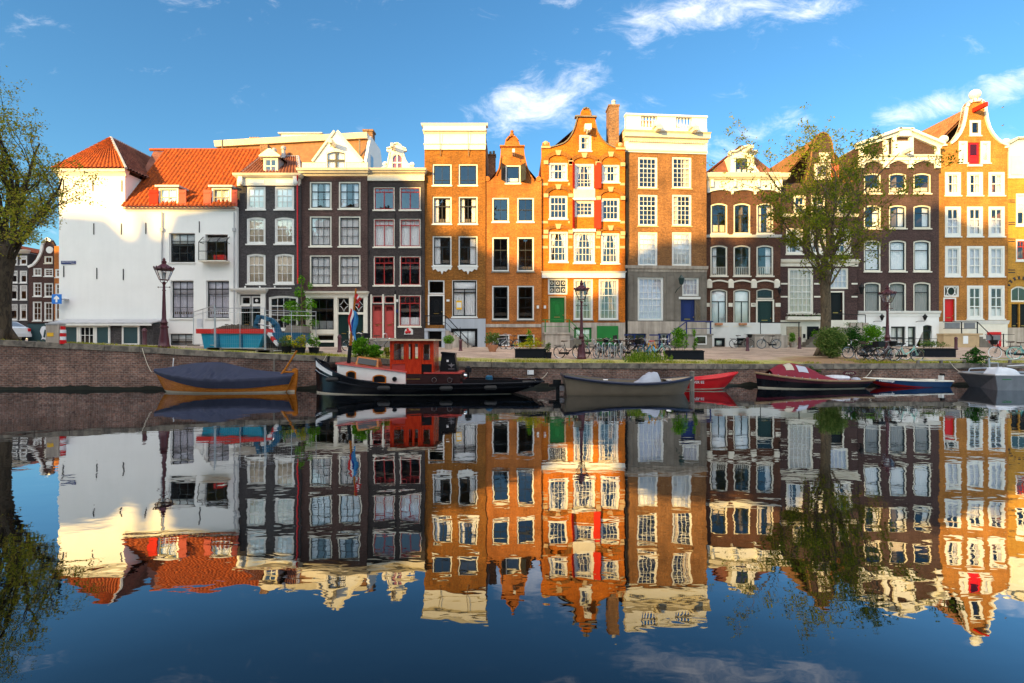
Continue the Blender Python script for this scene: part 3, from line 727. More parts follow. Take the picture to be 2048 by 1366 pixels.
def build_grey():
    H = House('grey_house', 'narrow dark grey brick house with white sashes and a small pedimented dormer', 'house', 474, 601, 39.1)
    for (y0, y1, r) in ((373,419,((.37,1),(.69,0))),(434,488,((.42,1),(.72,0))),(507,568,((.35,1),(.68,0)))):
        ar = 0 if y0 < 400 else .12
        for (a, b) in ((493,531),(549,588)): window(H, a, y0, b, y1, 3, r, 'white', 'white', 'shade' if y0 < 500 else 'shade', arch=ar, curm='curtain_tan' if y0 > 430 else 'blind', fw=.13, sw=.06)  # flat pale and tan sheets stand in for sky reflected in these panes
    window(H, 537, 591, 596, 660, 4, ((.27,1),(.50,0),(.74,0)), 'white', 'white', None, arch=.12, fw=.13)
    # portico with double doors
    window(H, 481, 592, 501.5, 610, 1, (), 'white', 'white', None, fw=.07, sill=False, name='fanlight'); window(H, 502, 592, 523, 610, 1, (), 'white', 'white', None, fw=.07, sill=False, name='fanlight')
    door(H, 483, 613, 501, 672, 'darkgreen_door', glassy=True, frame='white'); door(H, 504, 613, 522, 672, 'darkgreen_door', glassy=True, frame='white')
    u, z = H.p(513, 601); H.part('house_number', MB().lathe((u, .03, z), [(.12,-.01),(.12,.01)], 14, 'y'), 'white')
    H.facade([(474,368),(601,368),(601,697),(474,697)], 'brick_grey')
    for (a, b) in ((470,481),(522.5,532)): H.box('pilaster', (a,588,b,692), -.14, -.003, 'white')
    cornice(H, 470, 578, 532, 589, 'white')
    cornice(H, 474, 349, 601, 357, 'ivory', ((0,.06),(.2,.22),(.5,.36),(1,.42)))
    H.box('frieze', (475,357.3,600,371.5), -.08, .2, 'cream')
    H.box('frieze_panel', (497,360,530,368), -.1, -.083, 'blind'); H.box('frieze_panel', (553,360,588,368), -.1, -.083, 'blind')
    for x in (484, 593):
        u0, u1, z0, z1 = H.rect(x-4, 355, x+4, 372); H.part('console', MB().box(u0,u1,-.3,-.085,z1-.35,z1).ball(((u0+u1)/2,-.22,z0+.22),.2,8,6,(1,.8,1.2)), 'white')
    zt = H.p(530,352)[1]; H.body(zt, 8, 'brick_grey', (2.9,6.0,9.0))
    # hipped roof with dormer
    v = 2.9; zr = H.p(580, 314, v)[1]; ua = H.p(522, 314, v)[0]; ub = H.p(598, 314, v)[0]
    a, b, c, d = (.05,.05,zt+.05), (H.w-.05,.05,zt+.05), (ub-.1,v,zr), (ua,v,zr)
    rf = H.part('upper_roof', MB().add([(.02,.06,zt),(H.w-.02,.06,zt),(ub,v,zr-.12),(ua,v,zr-.12),(H.w-.02,7,zt),(.02,7,zt)], [(0,1,2,3),(1,4,2),(5,0,3),(3,2,4,5)]), 'tile_dark')
    pantile('tiles', H, a, b, c, d, 'tile_dark', .26, parent=rf)
    H.part('hip_flashing', MB().tube([a, d], .13, 6).tube([b, c], .16, 6).tube([d, c], .12, 6), 'zinc', rf)
    v = .5; u0, u1, z0, z1 = H.rect(527, 315, 556, 349, v)
    D = H.part('dormer', MB().box(u0, u0+.1, v+.11, v+2.6, z0, z1).box(u1-.1, u1, v+.11, v+2.6, z0, z1), 'lead')
    window(H, 527, 315, 556, 349, 2, ((.5,0),), 'ivory', 'white', None, hole=False, v=v, deep=-.03, fw=.14, parent=D, bt=.06)
    um = (u0+u1)/2; zp = H.p(541, 299, v)[1]
    o = [(u0-.25,z1),(u1+.25,z1),(u1+.25,z1+.1),(um+.1,zp),(um-.1,zp),(u0-.25,z1+.1)]
    H.part('pediment', MB().plate(o, [], v-.25, v+.1), 'ivory', D)
    H.part('dormer_roof', MB().add([(u0-.2,v+.1,z1+.05),(um,v+.1,zp-.02),(u1+.2,v+.1,z1+.05),(u0-.2,v+3,z1+.05),(um,v+3,zp-.02),(u1+.2,v+3,z1+.05)], [(0,1,4,3),(1,2,5,4)]), 'lead', D)
    # pipes
    u, za = H.p(597, 357); zb = H.p(597, 568)[1]
    H.part('downpipe', MB().tube([(u+.1,-.45,za+.1),(u-.05,-.1,za-.4),(u-.02,-.1,zb)], .055, 8), 'signal_red', label='red downpipe')
    u0, u1, z0, z1 = H.rect(470, 574, 584, 577); mb = MB().tube([(u0,-.12,z0),(u1,-.12,z0)], .035, 6)
    for x in (492,521,551): uu = u_(H, x); mb.lathe((uu,-.12,z0+.02), [(.05,0),(.07,.08),(.03,.16)], 8)
    H.part('awning_rail', mb, 'white')
    for (x, y, h) in ((548,296,24),(567,292,24)):
        u, z = H.p(x, y+h, 2.5); z1 = H.p(x, y, 2.5)[1]
        H.part('chimney_pot', MB().lathe((u,2.5,z), [(.16,0),(.14,z1-z-.3),(.2,z1-z-.28),(.2,z1-z-.1),(.08,z1-z)], 10), 'zinc')
    H.box('chimney', (520,289,535,320), 1.2, 2.0, 'brick_chimney', v=1.2)
build_grey()

def bell_dormer(H, x0, x1, ytop, ybase, xw0, xw1, yw, ywb, mat, sash, pan='shutter_salmon'):
    pass

def build_brown():
    H = House('brown_house', 'dark brown brick house with a steep white pointed gable dormer', 'house', 601, 735, 39.3)
    for (y0, y1, r) in ((363,418,((.34,1),(.68,0))),(432,493,((.34,1),(.68,0))),(510,571,((.36,1),(.68,0)))):
        for (a, b) in ((619,663),(677,721)): window(H, a, y0, b, y1, 3, r, 'cream', 'dark_sash', ('full' if (a+y0) % 2 else 'side'), fw=.11, sw=.07, bt=.04)
    # wooden shop-front
    window(H, 621, 595, 669, 661, 3, ((.32,1),), 'cream', 'dark_sash', 'low', fw=.08, glass='glass_dark', sill=False, curm='blind')
    window(H, 633, 668, 669, 683, 1, (), 'cream', 'dark_sash', None, fw=.1, sill=False, glass='glass_dark')
    door(H, 636, 685, 669, 698, 'darkgreen_door', handle=False)
    for (a, b) in ((675,699),(706,728)):
        w = window(H, a, 595, b, 626, 1, (), 'cream', 'dark_sash', None, fw=.06, sill=False, glass='glass_dark', name='fanlight')
        u0, u1, z0, z1 = H.rect(a, 595, b, 626); c, d = (u0+u1)/2, (z0+z1)/2; mb = MB(); q = []
        for k in range(25):
            t = 2*pi*k/24; r = .46/(abs(cos(t))**.62+abs(sin(t))**.62)**1.6 ; q.append((c+r*cos(t), .1, d+1.2*r*sin(t)))
        H.part('leading', mb.tube(q, .022, 4, False), 'white', w)
        door(H, a+1, 629, b-1, 692, 'darkgreen_door', panels=2)
    front = [(612,590),(735,590),(735,698),(612,698)]
    P = H.ps([(601,345),(735,345),(735,588),(612,588),(612,698),(601,698)])
    H.part('facade', MB().plate(P, [h for h in H.holes if h[0][1] > H.p(660,575)[1]], 0, .3), 'brick_brown')
    P = H.ps([(612.2,588.3),(735,588.3),(735,698),(612.2,698)])
    H.part('shop_front', MB().plate(P, [h for h in H.holes if h[0][1] < H.p(660,588)[1]], -.06, .25), 'cream')
    cornice(H, 612, 583, 735, 592, 'cream', ((0,.08),(.4,.12),(.6,.26),(1,.30)))
    cornice(H, 601.5, 339.5, 735, 352, 'ivory')
    zt = H.p(660,336)[1]; H.body(zt, 8, 'brick_brown', (2.9,6.2,9.6))
    # parapet and pointed gable
    v = .15
    for (a, b) in ((604,651.5),(693,735)): H.box('parapet', (a,325,b,341), v, v+.25, 'ivory', v=v)
    window(H, 652, 301, 692, 340, 2, ((.5,0),), 'white', 'dark_sash', 'full', arch=.18, hole=True, v=v, fw=.08, deep=.02, bt=.16)
    hole = H.holes[-1]
    P = H.ps([(627,324.3),(651.8,324.3),(651.8,341),(692.2,341),(692.2,324.3),(725,324.3),(674,264),(671,264)], v)
    g = H.part('gable', MB().plate(P, [], v+.09, v+.3).plate(P, [inset(hole, -.004)], v, v+.085) if False else MB().plate(P, [], v+.25, v+.3).plate(P, [[(x, max(y, P[2][1]+.03)) for x, y in hole]], v, v+.24), 'white')
    mb = MB(); trim(mb, [P[0], (P[7][0], P[7][1])], .16, v-.12, v+.3); trim(mb, [P[6], P[5]], .16, v-.12, v+.3)
    H.part('gable_coping', mb, 'ivory', g)
    um, zp = H.p(672.5, 264, v)
    H.part('roof', MB().add([(P[0][0],v+.31,P[0][1]-.2),(um,v+.31,zp-.1),(P[5][0],v+.31,P[5][1]-.2),(P[0][0],7,P[0][1]-.2),(um,7,zp-.1),(P[5][0],7,P[5][1]-.2)], [(0,1,4,3),(1,2,5,4)]), 'tile_dark')
    hoist(H, 669, 291, 'ivory', 1.0, .26, .3, v)
build_brown()

def build_black():
    H = House('black_house', 'black brick house with red framed windows and twin coral red doors', 'house', 735, 849, 39.4)
    for (y0, y1) in ((374,420),(437,494),(512,571)):
        for (a, b) in ((747,789),(799,841)):
            window(H, a, y0, b, y1, 4, ((.2,1),) if y0 > 400 else ((.16,1),), 'cream', 'red_sash', None if y0 > 500 or y0 < 400 else 'full', fw=.07, sw=.06, mull=2, bt=.03)
    window(H, 797, 590, 842, 653, 4, ((.23,1),), 'cream', 'red_sash', 'low', fw=.07, sw=.07, mull=2)
    for (a, b) in ((744,765),(768,789)):
        window(H, a, 591, b, 607, 1, (), 'cream', 'red_sash', None, fw=.06, sill=False, name='fanlight', glass='glass_dark')
        d = door(H, a+.5, 610, b-.5, 676, 'coral_door', panels=2)
        u0, u1, z0, z1 = H.rect(a+4, 613, b-4, 621); H.part('pane', MB().box(u0,u1,.09,.119,z0,z1), 'glass_dark', d)
    H.facade([(735,350),(849,350),(849,698),(735,698)], 'brick_black')
    for r in ((741,589,744,679),(765,589,768,679),(789,589,792,679)): H.box('door_post', r, -.05, .2, 'cream')
    cornice(H, 735.5, 339.5, 849, 350, 'ivory'); H.box('frieze', (735.5,350.3,849,362), -.1, .2, 'ivory')
    H.box('doorstep', (741,676,794,684), -.35, -.002, 'stone_light')
    u0, u1, z0, z1 = H.rect(735, 683, 795, 698, -1.0)
    H.part('stoop', MB().box(u0+.1,u1,-1.1,-.36,-.2,z1-.12).box(u0+.1,u1-.4,-.7,-.36,z1-.12,z1+.05), 'stone_grey')
    u0, u1, z0, z1 = H.rect(808, 655, 826, 669); b = H.part('house_plaque', MB().plate([(u0,z0),(u1,z0),(u1,z0+.35),(u0+.45,z1),(u0+.1,z0+.4)], [], -.04, -.003), 'white')
    H.part('plaque_relief', MB().ball((u0+.2,-.05,z0+.17),.12,8,6).ball((u0+.42,-.05,z0+.2),.13,8,6).ball((u0+.3,-.05,z0+.38),.1,8,6), 'signal_red', b)
    H.part('number_plate', MB().box(u_(H,792.5),u_(H,796.5),-.03,-.002,z_(H,604),z_(H,599)), 'white')
    H.box('number_plate', (792,619,796,625), -.03, -.002, 'enamel_blue')
    zt = H.p(790,338)[1]; H.body(zt, 8, 'brick_black', (2.9,6.2,9.6))
    # bell gable dormer
    v = .15
    window(H, 781, 305, 807, 341, 2, ((.56,0),), 'white', 'white', 'full', arch=.35, v=v, fw=.09, deep=.02, bt=.09, curm='shutter_salmon')
    hole = [(x, max(y, H.p(790,340,v)[1])) for x, y in H.holes[-1]]
    px = [(763,341),(763,335),(772,332),(775,322),(777,312),(779,303),(773,302),(774,296),(782,294),(785,288),(795,285.5),(803,290),(805,294),(812,296),(813,301),(807,303),(809,312),(813,322),(819,330),(829,335),(829,341)]
    P = H.ps(px, v); g = H.part('gable', MB().plate(P, [hole], v, v+.25), 'white')
    mb = MB(); trim(mb, P[::-1][1:6], .09, v-.06, v+.2); trim(mb, P[::-1][-6:-1], .09, v-.06, v+.2); trim(mb, P[::-1][7:14], .07, v-.12, v+.25)
    for (x, y) in ((770,328),(824,329)): u, z = H.p(x, y, v); mb.lathe((u, v-.06, z), [(.17,0),(.17,.2)], 14, 'y'); mb.lathe((u, v-.12, z), [(.08,0),(.08,.2)], 10, 'y')
    H.part('scroll', mb, 'cream', g)
    um, zp = H.p(793, 292, v)
    H.part('roof', MB().add([(P[2][0],v+.26,P[1][1]),(um,v+.26,zp-.1),(P[-3][0],v+.26,P[1][1]),(P[2][0],7,P[1][1]),(um,7,zp-.1),(P[-3][0],7,P[1][1])], [(0,1,4,3),(1,2,5,4)]), 'tile_brown')
    hoist(H, 789, 298, 'ivory', .9, .2, .26, v)
    anchors(H, [(791,432),(843,432),(739,505),(843,505),(791,585),(845,585),(739,427)], .35)
build_black()

def build_umber():
    H = House('brick_house', 'tall umber brick house with a flat white cornice and black iron stair', 'house', 849, 971, 39.6)
    for (y0, y1, r) in ((328,371,((.80,0),)),(393,448,((.33,1),)),(472,532,((.34,1),))):
        for (a, b) in ((865,903),(917,955)):
            window(H, a, y0, b, y1, 2 if y0 < 400 else 1, r, 'white', 'dark_sash', {328:None,393:'side',472:'left' if a < 900 else 'right'}[y0], mull=None if y0 < 380 else 2, fw=.09, sw=.07)
    for a in (865, 917):       # carved aprons under the first-floor windows
        u0, u1, z0, z1 = H.rect(a-1, 532.5, a+39, 549); w = u1-u0
        P = [(u0,z1),(u0+.05*w,z1-.3),(u0+.18*w,z1-.22),(u0+.3*w,z1-.42),(u0+.42*w,z1-.36),(u0+.5*w,z0),(u0+.58*w,z1-.36),(u0+.7*w,z1-.42),(u0+.82*w,z1-.22),(u0+.95*w,z1-.3),(u1,z1)]
        H.part('apron', MB().plate(P, [], -.05, -.003), 'white')
    window(H, 856, 560, 889, 588, 1, (), 'white', 'dark_sash', None, fw=.1, sill=False, name='fanlight', glass='glass_dark')
    d = door(H, 859, 592, 886, 650, 'black_paint', frame='white')
    u, z = H.p(872.5, 612); H.part('oval_panel', MB().tube([(u+.22*cos(t*pi/10), .1, z+.45*sin(t*pi/10)) for t in range(21)], .025, 5, False), 'black_paint', d)
    w = window(H, 904, 560, 954, 634, 1, ((.22,1),(.32,1)), 'white', 'black_paint', 'blind+two3', fw=.06, sw=.08, mull=2)
    H.box('poster', (912.5,601,923.5,619), .02, .03, 'yellow'); H.box('poster', (913.5,605,922.5,615), .012, .019, 'white')
    H.facade([(849,298),(971,298),(971,637),(889.3,637),(889.3,660),(849,660)], 'brick_umber')
    H.box('number_plate', (893,599,899,603), -.03, -.002, 'white')
    # painted plinth
    ww = window(H, 902, 657, 955, 696, 3, (), 'black_paint', 'black_paint', 'shade', fw=.14, sill=False, curm='blind', deep=.02)
    H.facade([(889.5,637.3),(971,637.3),(971,700),(849,700),(849,660.3),(889.5,660.3)], 'pale_blue_wall', 'plinth', v=-.04)
    # cornice: two white fascias with iron stays
    H.box('fascia', (849,268,971,300), -.12, .25, 'white')
    cornice(H, 849, 262, 971, 269, 'ivory', ((0,.13),(.5,.2),(1,.3)))
    H.box('upper_fascia', (848,253,972,264.5), -.34, .2, 'white'); cornice(H, 848, 250.5, 972, 254.5, 'white', ((0,.36),(1,.44)), 'coping')
    cornice(H, 849, 288, 971, 290.5, 'ivory', ((0,.13),(.5,.17),(1,.13)))
    for x in (881, 937):
        u, z = H.p(x, 267); z2 = H.p(x, 313)[1]; H.part('iron_stay', MB().tube([(u,-.36,z),(u,-.3,z-.7),(u,-.06,z2)], .022, 5), 'stone_grey')
    zt = H.p(910,256)[1]; H.body(zt-.2, 9, 'brick_umber', (3.2,6.7,9.9,12.6))
    # landing, steps, railing
    u0, u1, _, zl = H.rect(849, 657, 892, 700, -.8)
    st = H.part('stoop', MB().box(u0+.05,u1,-1.15,-.045,zl-.2,zl).box(u0+.05,u0+.3,-1.1,-.05,-.2,zl-.2).box(u1-.3,u1-.02,-1.1,-.05,-.2,zl-.2).box(u0+.3,u1-.3,-.3,-.05,-.2,zl-.2), 'pale_blue_wall')
    H.part('cellar_opening', MB().box(u0+.3,u1-.3,-.36,-.303,-.2,zl-.22), 'black_paint', st)
    ue = H.p(943, 697, -.8)[0]; mb = steps(MB(), u1, ue, -1.1, -.05, 0, zl, 8); H.part('step', mb, 'stone_light', st)
    r = H.part('railing', MB().tube([(u0+.1,-1.1,zl),(u0+.1,-1.1,zl+.95)], .03, 6), 'black_iron')
    mb = MB().tube([(u0+.1,-1.1,zl+.95),(u1,-1.1,zl+.95),(ue-.2,-1.1,.55)], .035, 6).tube([(u0+.1,-1.1,zl+.45),(u1,-1.1,zl+.45),(ue-.2,-1.1,.15)], .02, 6)
    mb.tube([(u0+.1,-1.1,zl+.95),(u0+.1,-.1,zl+.95)], .03, 6); mb.tube([(u1,-1.1,zl-.1),(u1,-1.1,zl+.95)], .03, 6).tube([(ue-.25,-1.1,0),(ue-.25,-1.1,.6)], .035, 6).tube([(u1+1.1,-1.1,zl-.9),(u1+1.1,-1.1,zl+.1)], .025, 6)
    H.part('handrail', mb, 'black_iron', r)
build_umber()

def gable_roof(H, P, zt, zr, d=8, mat='tile_dark'):
    H.part('roof', MB().add([(.03,.29,zt),(H.w/2,.29,zr),(H.w-.03,.29,zt),(.03,d,zt),(H.w/2,d,zr),(H.w-.03,d,zt)], [(0,1,4,3),(1,2,5,4),(3,4,5)]), mat)

def build_neck():
    H = House('neck_gable_house', 'red brick house with a plain neck gable and dark attic shutters', 'house', 971, 1083, 39.7)
    for (y0, y1, r) in ((395,444,((.5,1),)),(474,543,((.36,1),(.68,0))),(571,640,((.33,1),(.66,0)))):
        for (a, b) in ((984,1018),(1034,1068)):
            window(H, a, y0, b, y1, 2, r, 'white', 'dark_sash', 'blind' if y0 == 571 and 0 else None, fw=.11, sw=.07, bt=.03 if y0 < 500 else .02, sillm='stone_grey' if y0 > 450 else 'white', glass='glass' if y0 < 500 else 'glass_dark')
    for (a, b) in ((985,1019),(1035,1069)): window(H, a, 669, b, 692, 2, ((.5,0),), 'white', 'dark_sash', None, fw=.09, sill=False, glass='glass_dark')
    w = window(H, 1011, 330, 1041, 367, 1, (), 'white', 'dark_sash', 'low', fw=.1, sw=.07)
    px = [(971,700),(971,362),(980,362),(991,351),(997.5,336),(1000.8,312),(1002,292),(1009,290),(1011,280),(1017,273),(1024,270),(1031,273),(1037,280),(1040,290),(1047.5,292),(1049.5,311),(1054,331),(1061,349),(1069,361),(1083,361),(1083,700)]
    P = H.ps(px); H.facade(P, 'brick_red', px=False)
    mb = MB(); trim(mb, P[::-1][2:6], .09, -.1, .32); trim(mb, P[::-1][8:13], .1, -.12, .32); trim(mb, P[::-1][15:18], .09, -.1, .32)
    trim(mb, [H.p(1049,291.5), H.p(1000,291.5)], .1, -.16, .34)
    cp = H.part('gable_coping', mb, 'brick_red')
    u, z = H.p(1024, 270); H.part('finial', MB().lathe((u,.1,z), [(.16,0),(.18,.12),(.08,.18),(.14,.3),(.05,.42)], 10), 'brick_red', cp)
    for x in (975,1077): u, z = H.p(x, 361); H.part('gable_foot', MB().lathe((u,-.05,z+.12), [(.2,0),(.2,.3)], 12, 'y'), 'brick_red', cp)
    for (a, b, k) in ((1003.5,1010.5,-1),(1041.5,1050,1)):
        u0, u1, z0, z1 = H.rect(a, 330, b, 364); h = u1 if k < 0 else u0; e = u0 if k < 0 else u1
        H.part('shutter', MB().hexa([(h,-.04,z0),(h+k*.04,-.04,z0),(e+k*.04,-.55,z0),(e,-.55,z0)], [(h,-.04,z1),(h+k*.04,-.04,z1),(e+k*.04,-.55,z1),(e,-.55,z1)]), 'dark_sash')
    hoist(H, 1027, 309, 'white', .85, .2, .26)
    H.box('stone_band', (971.3,648,1082.7,654.5), -.05, -.003, 'stone_light')
    for x in (1075.5, ): H.box('number_plate', (1073.5,611,1078,617), -.03, -.002, 'white')
    zt = H.p(1020,365)[1]; H.body(zt, 9, 'brick_red', (2.6,6.2,9.4)); gable_roof(H, P, zt, H.p(1024,300)[1])
    u0, u1, z0, z1 = H.rect(977, 303, 991, 370, 1.4)
    c = H.part('chimney', MB().box(u0,u1,1.4,2.0,z0,z1-.3).box(u0-.04,u1+.04,1.36,2.04,z1-.3,z1-.2), 'brick_chimney')
    H.part('chimney_pot', MB().lathe((u0+.15,1.7,z1-.2),[(.1,0),(.1,.3)],8).lathe((u1-.15,1.7,z1-.2),[(.1,0),(.1,.34)],8), 'stone_grey', c)
build_neck()

def build_orange():
    H = House('ornate_gable_house', 'orange brick house with round relieving arches and red loft shutters', 'house', 1083, 1250, 39.9)
    G = [((1098,325,1135,361),4,((.45,1),)),((1204,329,1239,365),4,((.45,1),)),((1098,391,1135,438),4,((.33,1),(.67,0))),((1203,396,1239,441),4,((.33,1),(.67,0))),
         ((1098,463,1136,524),4,((.25,0),(.5,1),(.75,0))),((1147,464,1190,526),5,((.25,0),(.5,1),(.75,0))),((1202,466,1239,527),4,((.25,0),(.5,1),(.75,0))),
         ((1147,558,1186,640),4,((.19,0),(.39,1),(.59,0),(.79,0))),((1197,558,1237,640),4,((.19,0),(.39,1),(.59,0),(.79,0)))]
    for (r, n, rw) in G:
        window(H, *r, n, rw, 'white', 'white', 'tie' if r[1] > 440 else ('side' if r[1] < 340 else None), fw=.11, sw=.05, bt=.03, curm='curtain' if r[1] < 500 else 'curtain_tan', sillm='stone_grey' if r[1] > 500 else 'white')
    window(H, 1158, 269, 1183, 302, 2, ((.48,0),), 'white', 'white', 'right', fw=.15, sill=True)
    # loft doors with red shutters
    window(H, 1149, 327, 1188, 378, 4, ((.33,0),(.66,0),(.80,0)), 'white', 'white', 'tie', fw=.14, sw=.06, sill=True)
    window(H, 1149, 401, 1188, 434, 4, ((.33,0),(.66,0)), 'white', 'white', None, fw=.14, sw=.06, sill=False)
    H.box('loft_door', (1149,434.3,1188,458), .02, .25, 'white'); H.box('hoist_panel', (1147,379.5,1190,397), -.08, -.003, 'ivory'); H.box('hoist_panel_rim', (1145,396.5,1191,401), -.14, -.002, 'white')
    H.box('lintel', (1145,458.3,1191,464), -.14, -.002, 'white')
    for (y0, y1, a, b, c, d) in ((328,378,1141,1149.5,1188,1203),(401,458,1141,1149.5,1188,1203)):
        for (e, h, k) in ((a,b,-1),(d,c,1)):
            u0 = H.p(h, y0)[0]; _, z0 = H.p(h, y1); z1 = H.p(h, y0)[1]; L = .52 if k > 0 else .24; V = -.30 if k > 0 else -.50
            s = H.part('shutter', MB().hexa([(u0,-.03,z0),(u0+k*.03,.0,z0),(u0+k*L,V+.03,z0),(u0+k*(L-.03),V,z0)], [(u0,-.03,z1),(u0+k*.03,.0,z1),(u0+k*L,V+.03,z1),(u0+k*(L-.03),V,z1)]), 'shutter_red')
    # ground floor
    w = window(H, 1096, 557, 1135, 589, 3, ((.5,0),), 'white', 'white', None, fw=.08, sill=False, name='fanlight', glass='glass_dark')
    u0, u1, z0, z1 = H.rect(1098, 559, 1133, 587); mb = MB()
    for i in range(3):
        for j in range(2):
            c = (u0+(u1-u0)*(i+.5)/3, .1, z0+(z1-z0)*(j+.5)/2); mb.tube([(c[0]+.1*cos(t*pi/6), c[1], c[2]+.1*sin(t*pi/6)) for t in range(13)], .025, 4, False)
    H.part('rosette', mb, 'cream', w)
    d = door(H, 1100, 595, 1129, 660, 'green_door', frame='stone_cream')
    u, z = H.p(1114.5, 616); H.part('oval_panel', MB().tube([(u+.24*cos(t*pi/10), .1, z+.5*sin(t*pi/10)) for t in range(21)], .03, 5, False), 'green_door', d)
    window(H, 1148, 655, 1183, 684, 3, ((.5,0),), 'green_door', 'green_door', 'shade', fw=.1, sill=False, curm='blind')
    px = [(1083,645),(1083,297),(1085,285),(1099,285),(1100,294),(1108,292),(1118,289),(1127,285.5),(1134,280),(1140,272),(1145,263),(1149,252),(1152,241),(1154,234),(1150.5,233),(1151,230),(1161,230),(1162,223),(1166,217),(1172,214.8),(1178,217),(1182,223),(1183.5,230.5),(1192,231),(1192,234.5),(1190,236),(1192,247),(1196,263),(1200,270),(1205,278),(1213,286),(1222,291),(1232,295),(1233,287),(1246,287),(1250,299),(1250,645)]
    P = H.ps(px); H.facade(P, 'brick_orange', px=False)
    Q = P[::-1]; mb = MB(); trim(mb, Q[4:11], .08, -.1, .34); trim(mb, Q[14:19], .09, -.1, .34); trim(mb, Q[23:33], .08, -.1, .34); trim(mb, [H.p(1193,233), H.p(1150,232)], .1, -.16, .35)
    cp = H.part('gable_coping', mb, 'stone_grey')
    for (x0, x1, y) in ((1083.5,1100,297),(1232,1249.5,300)):
        u0, u1, z0, z1 = H.rect(x0, y-6, x1, y); H.part('pedestal', MB().box(u0-.03,u1+.03,-.12,.35,z0,z0+.16).ball(((u0+u1)/2,.1,z0+.42),.2,8,6,(1.2,1,1)), 'stone_cream', cp)
    # relieving arches, keystones, stone bands
    for (x0, x1, yt, yb) in ((1096,1137,303,323),(1146,1191,308,325),(1202,1241,306,327),(1096,1137,371,389),(1201,1241,376,394),(1096,1137,450,461.5),(1201,1241,453,464.5)):
        u0, u1, z0, z1 = H.rect(x0, yt, x1, yb); c = (u0+u1)/2; a = (u1-u0)/2; n = 16
        o = [(c-(a+.3)*cos(pi*i/n), z0+(z1-z0+.0)*sin(pi*i/n)) for i in range(n+1)]; i_ = [(c-(a-.02)*cos(pi*i/n), z0+(z1-z0-.28)*sin(pi*i/n)) for i in range(n+1)]
        A = H.part('relieving_arch', MB().plate(o+i_[::-1], [], -.09, -.003), 'brick_umber')
        H.part('keystone', MB().plate([(c-.13,z1-.32),(c+.13,z1-.32),(c+.24,z1+.06),(c-.24,z1+.06)], [], -.13, -.091), 'stone_cream', A)
        for sg in (-1, 1): H.part('springer', MB().box(c+sg*(a-.02), c+sg*(a+.34), -.115, -.092, z0-.25, z0+.05), 'stone_cream', A)
    for (y0, y1) in ((366,371),(442,447),(470,477),(492,497)):
        for (x0, x1) in ((1083.4,1096),(1240,1249.6),(1136,1140) if y0 < 470 else (1136.8,1145),(1191.5,1200.5)):
            H.box('stone_band', (x0,y0,x1,y1), -.03, -.003, 'stone_cream')
    H.box('fascia', (1083.5,545,1249.5,556), -.14, -.003, 'white'); cornice(H, 1083.5, 543, 1249.5, 546, 'white', ((0,.15),(1,.24)), 'fascia_cap')
    P2 = H.ps([(1083,645.3),(1250,645.3),(1250,700),(1083,700)])
    H.part('plinth', MB().plate(P2, [h for h in H.holes if max(q[1] for q in h) < H.p(1160,648)[1]], -.06, .24), 'stone_light')
    H.box('cellar_shutter', (1193.5,652,1236,692), -.13, -.063, 'green_door', label='green double cellar shutters')
    H.box('number_plate', (1087.5,611,1092,617), -.03, -.002, 'white')
    H.box('loft_hood', (1168,253,1181,264), -.55, -.003, 'white')
    hoist(H, 1174.5, 266, 'white', .8, .18, .2)
    zt = H.p(1160,300)[1]; H.body(zt-.4, 9, 'brick_orange', (2.4,6.2,9.3,12.2)); gable_roof(H, P, zt-.4, H.p(1170,240)[1])
    u0, u1, z0, z1 = H.rect(1218, 212, 1238, 310, .8)
    c = H.part('chimney', MB().box(u0,u1,.8,2.0,z0,z1).box(u0-.05,u1+.05,.75,2.05,z1,z1+.12), 'brick_chimney')
    H.part('chimney_pot', MB().lathe(((u0+u1)/2+.05,1.2,z1+.12),[(.18,0),(.15,.35),(.18,.38),(.16,.5)],10), 'zinc', c)
    # stoop and green railing
    u0, u1, _, zl = H.rect(1090, 665, 1139, 700, -.9)
    st = H.part('stoop', MB().box(u0,u1,-1.2,-.065,-.2,zl-.14).box(u0-.06,u1+.06,-1.27,-.065,zl-.139,zl), 'stone_light')
    ue = H.p(1185, 697, -.9)[0]; H.part('step', steps(MB(), u1, ue, -1.15, -.5, 0, zl-.14, 7), 'stone_grey', st)
    r = H.part('railing', MB().tube([(u1-.05,-1.2,zl),(u1-.05,-1.2,zl+1.0)], .045, 6), 'green_door')
    mb = MB().tube([(u0-.2,-1.2,zl+.95),(u1-.05,-1.2,zl+.95),(ue-.4,-1.2,.7)], .035, 6).tube([(u0-.2,-1.2,zl+.45),(u1-.05,-1.2,zl+.45),(ue-.4,-1.2,.25)], .02, 6).tube([(u0,-1.2,zl-.2),(u0,-1.2,zl+.98)], .04, 6).tube([(u0-.2,-1.2,zl+.95),(u0-.2,-.1,zl+.95)], .03, 6).tube([(ue-.45,-1.2,0),(ue-.45,-1.2,.85)], .04, 6)
    H.part('handrail', mb, 'green_door', r)
build_orange()
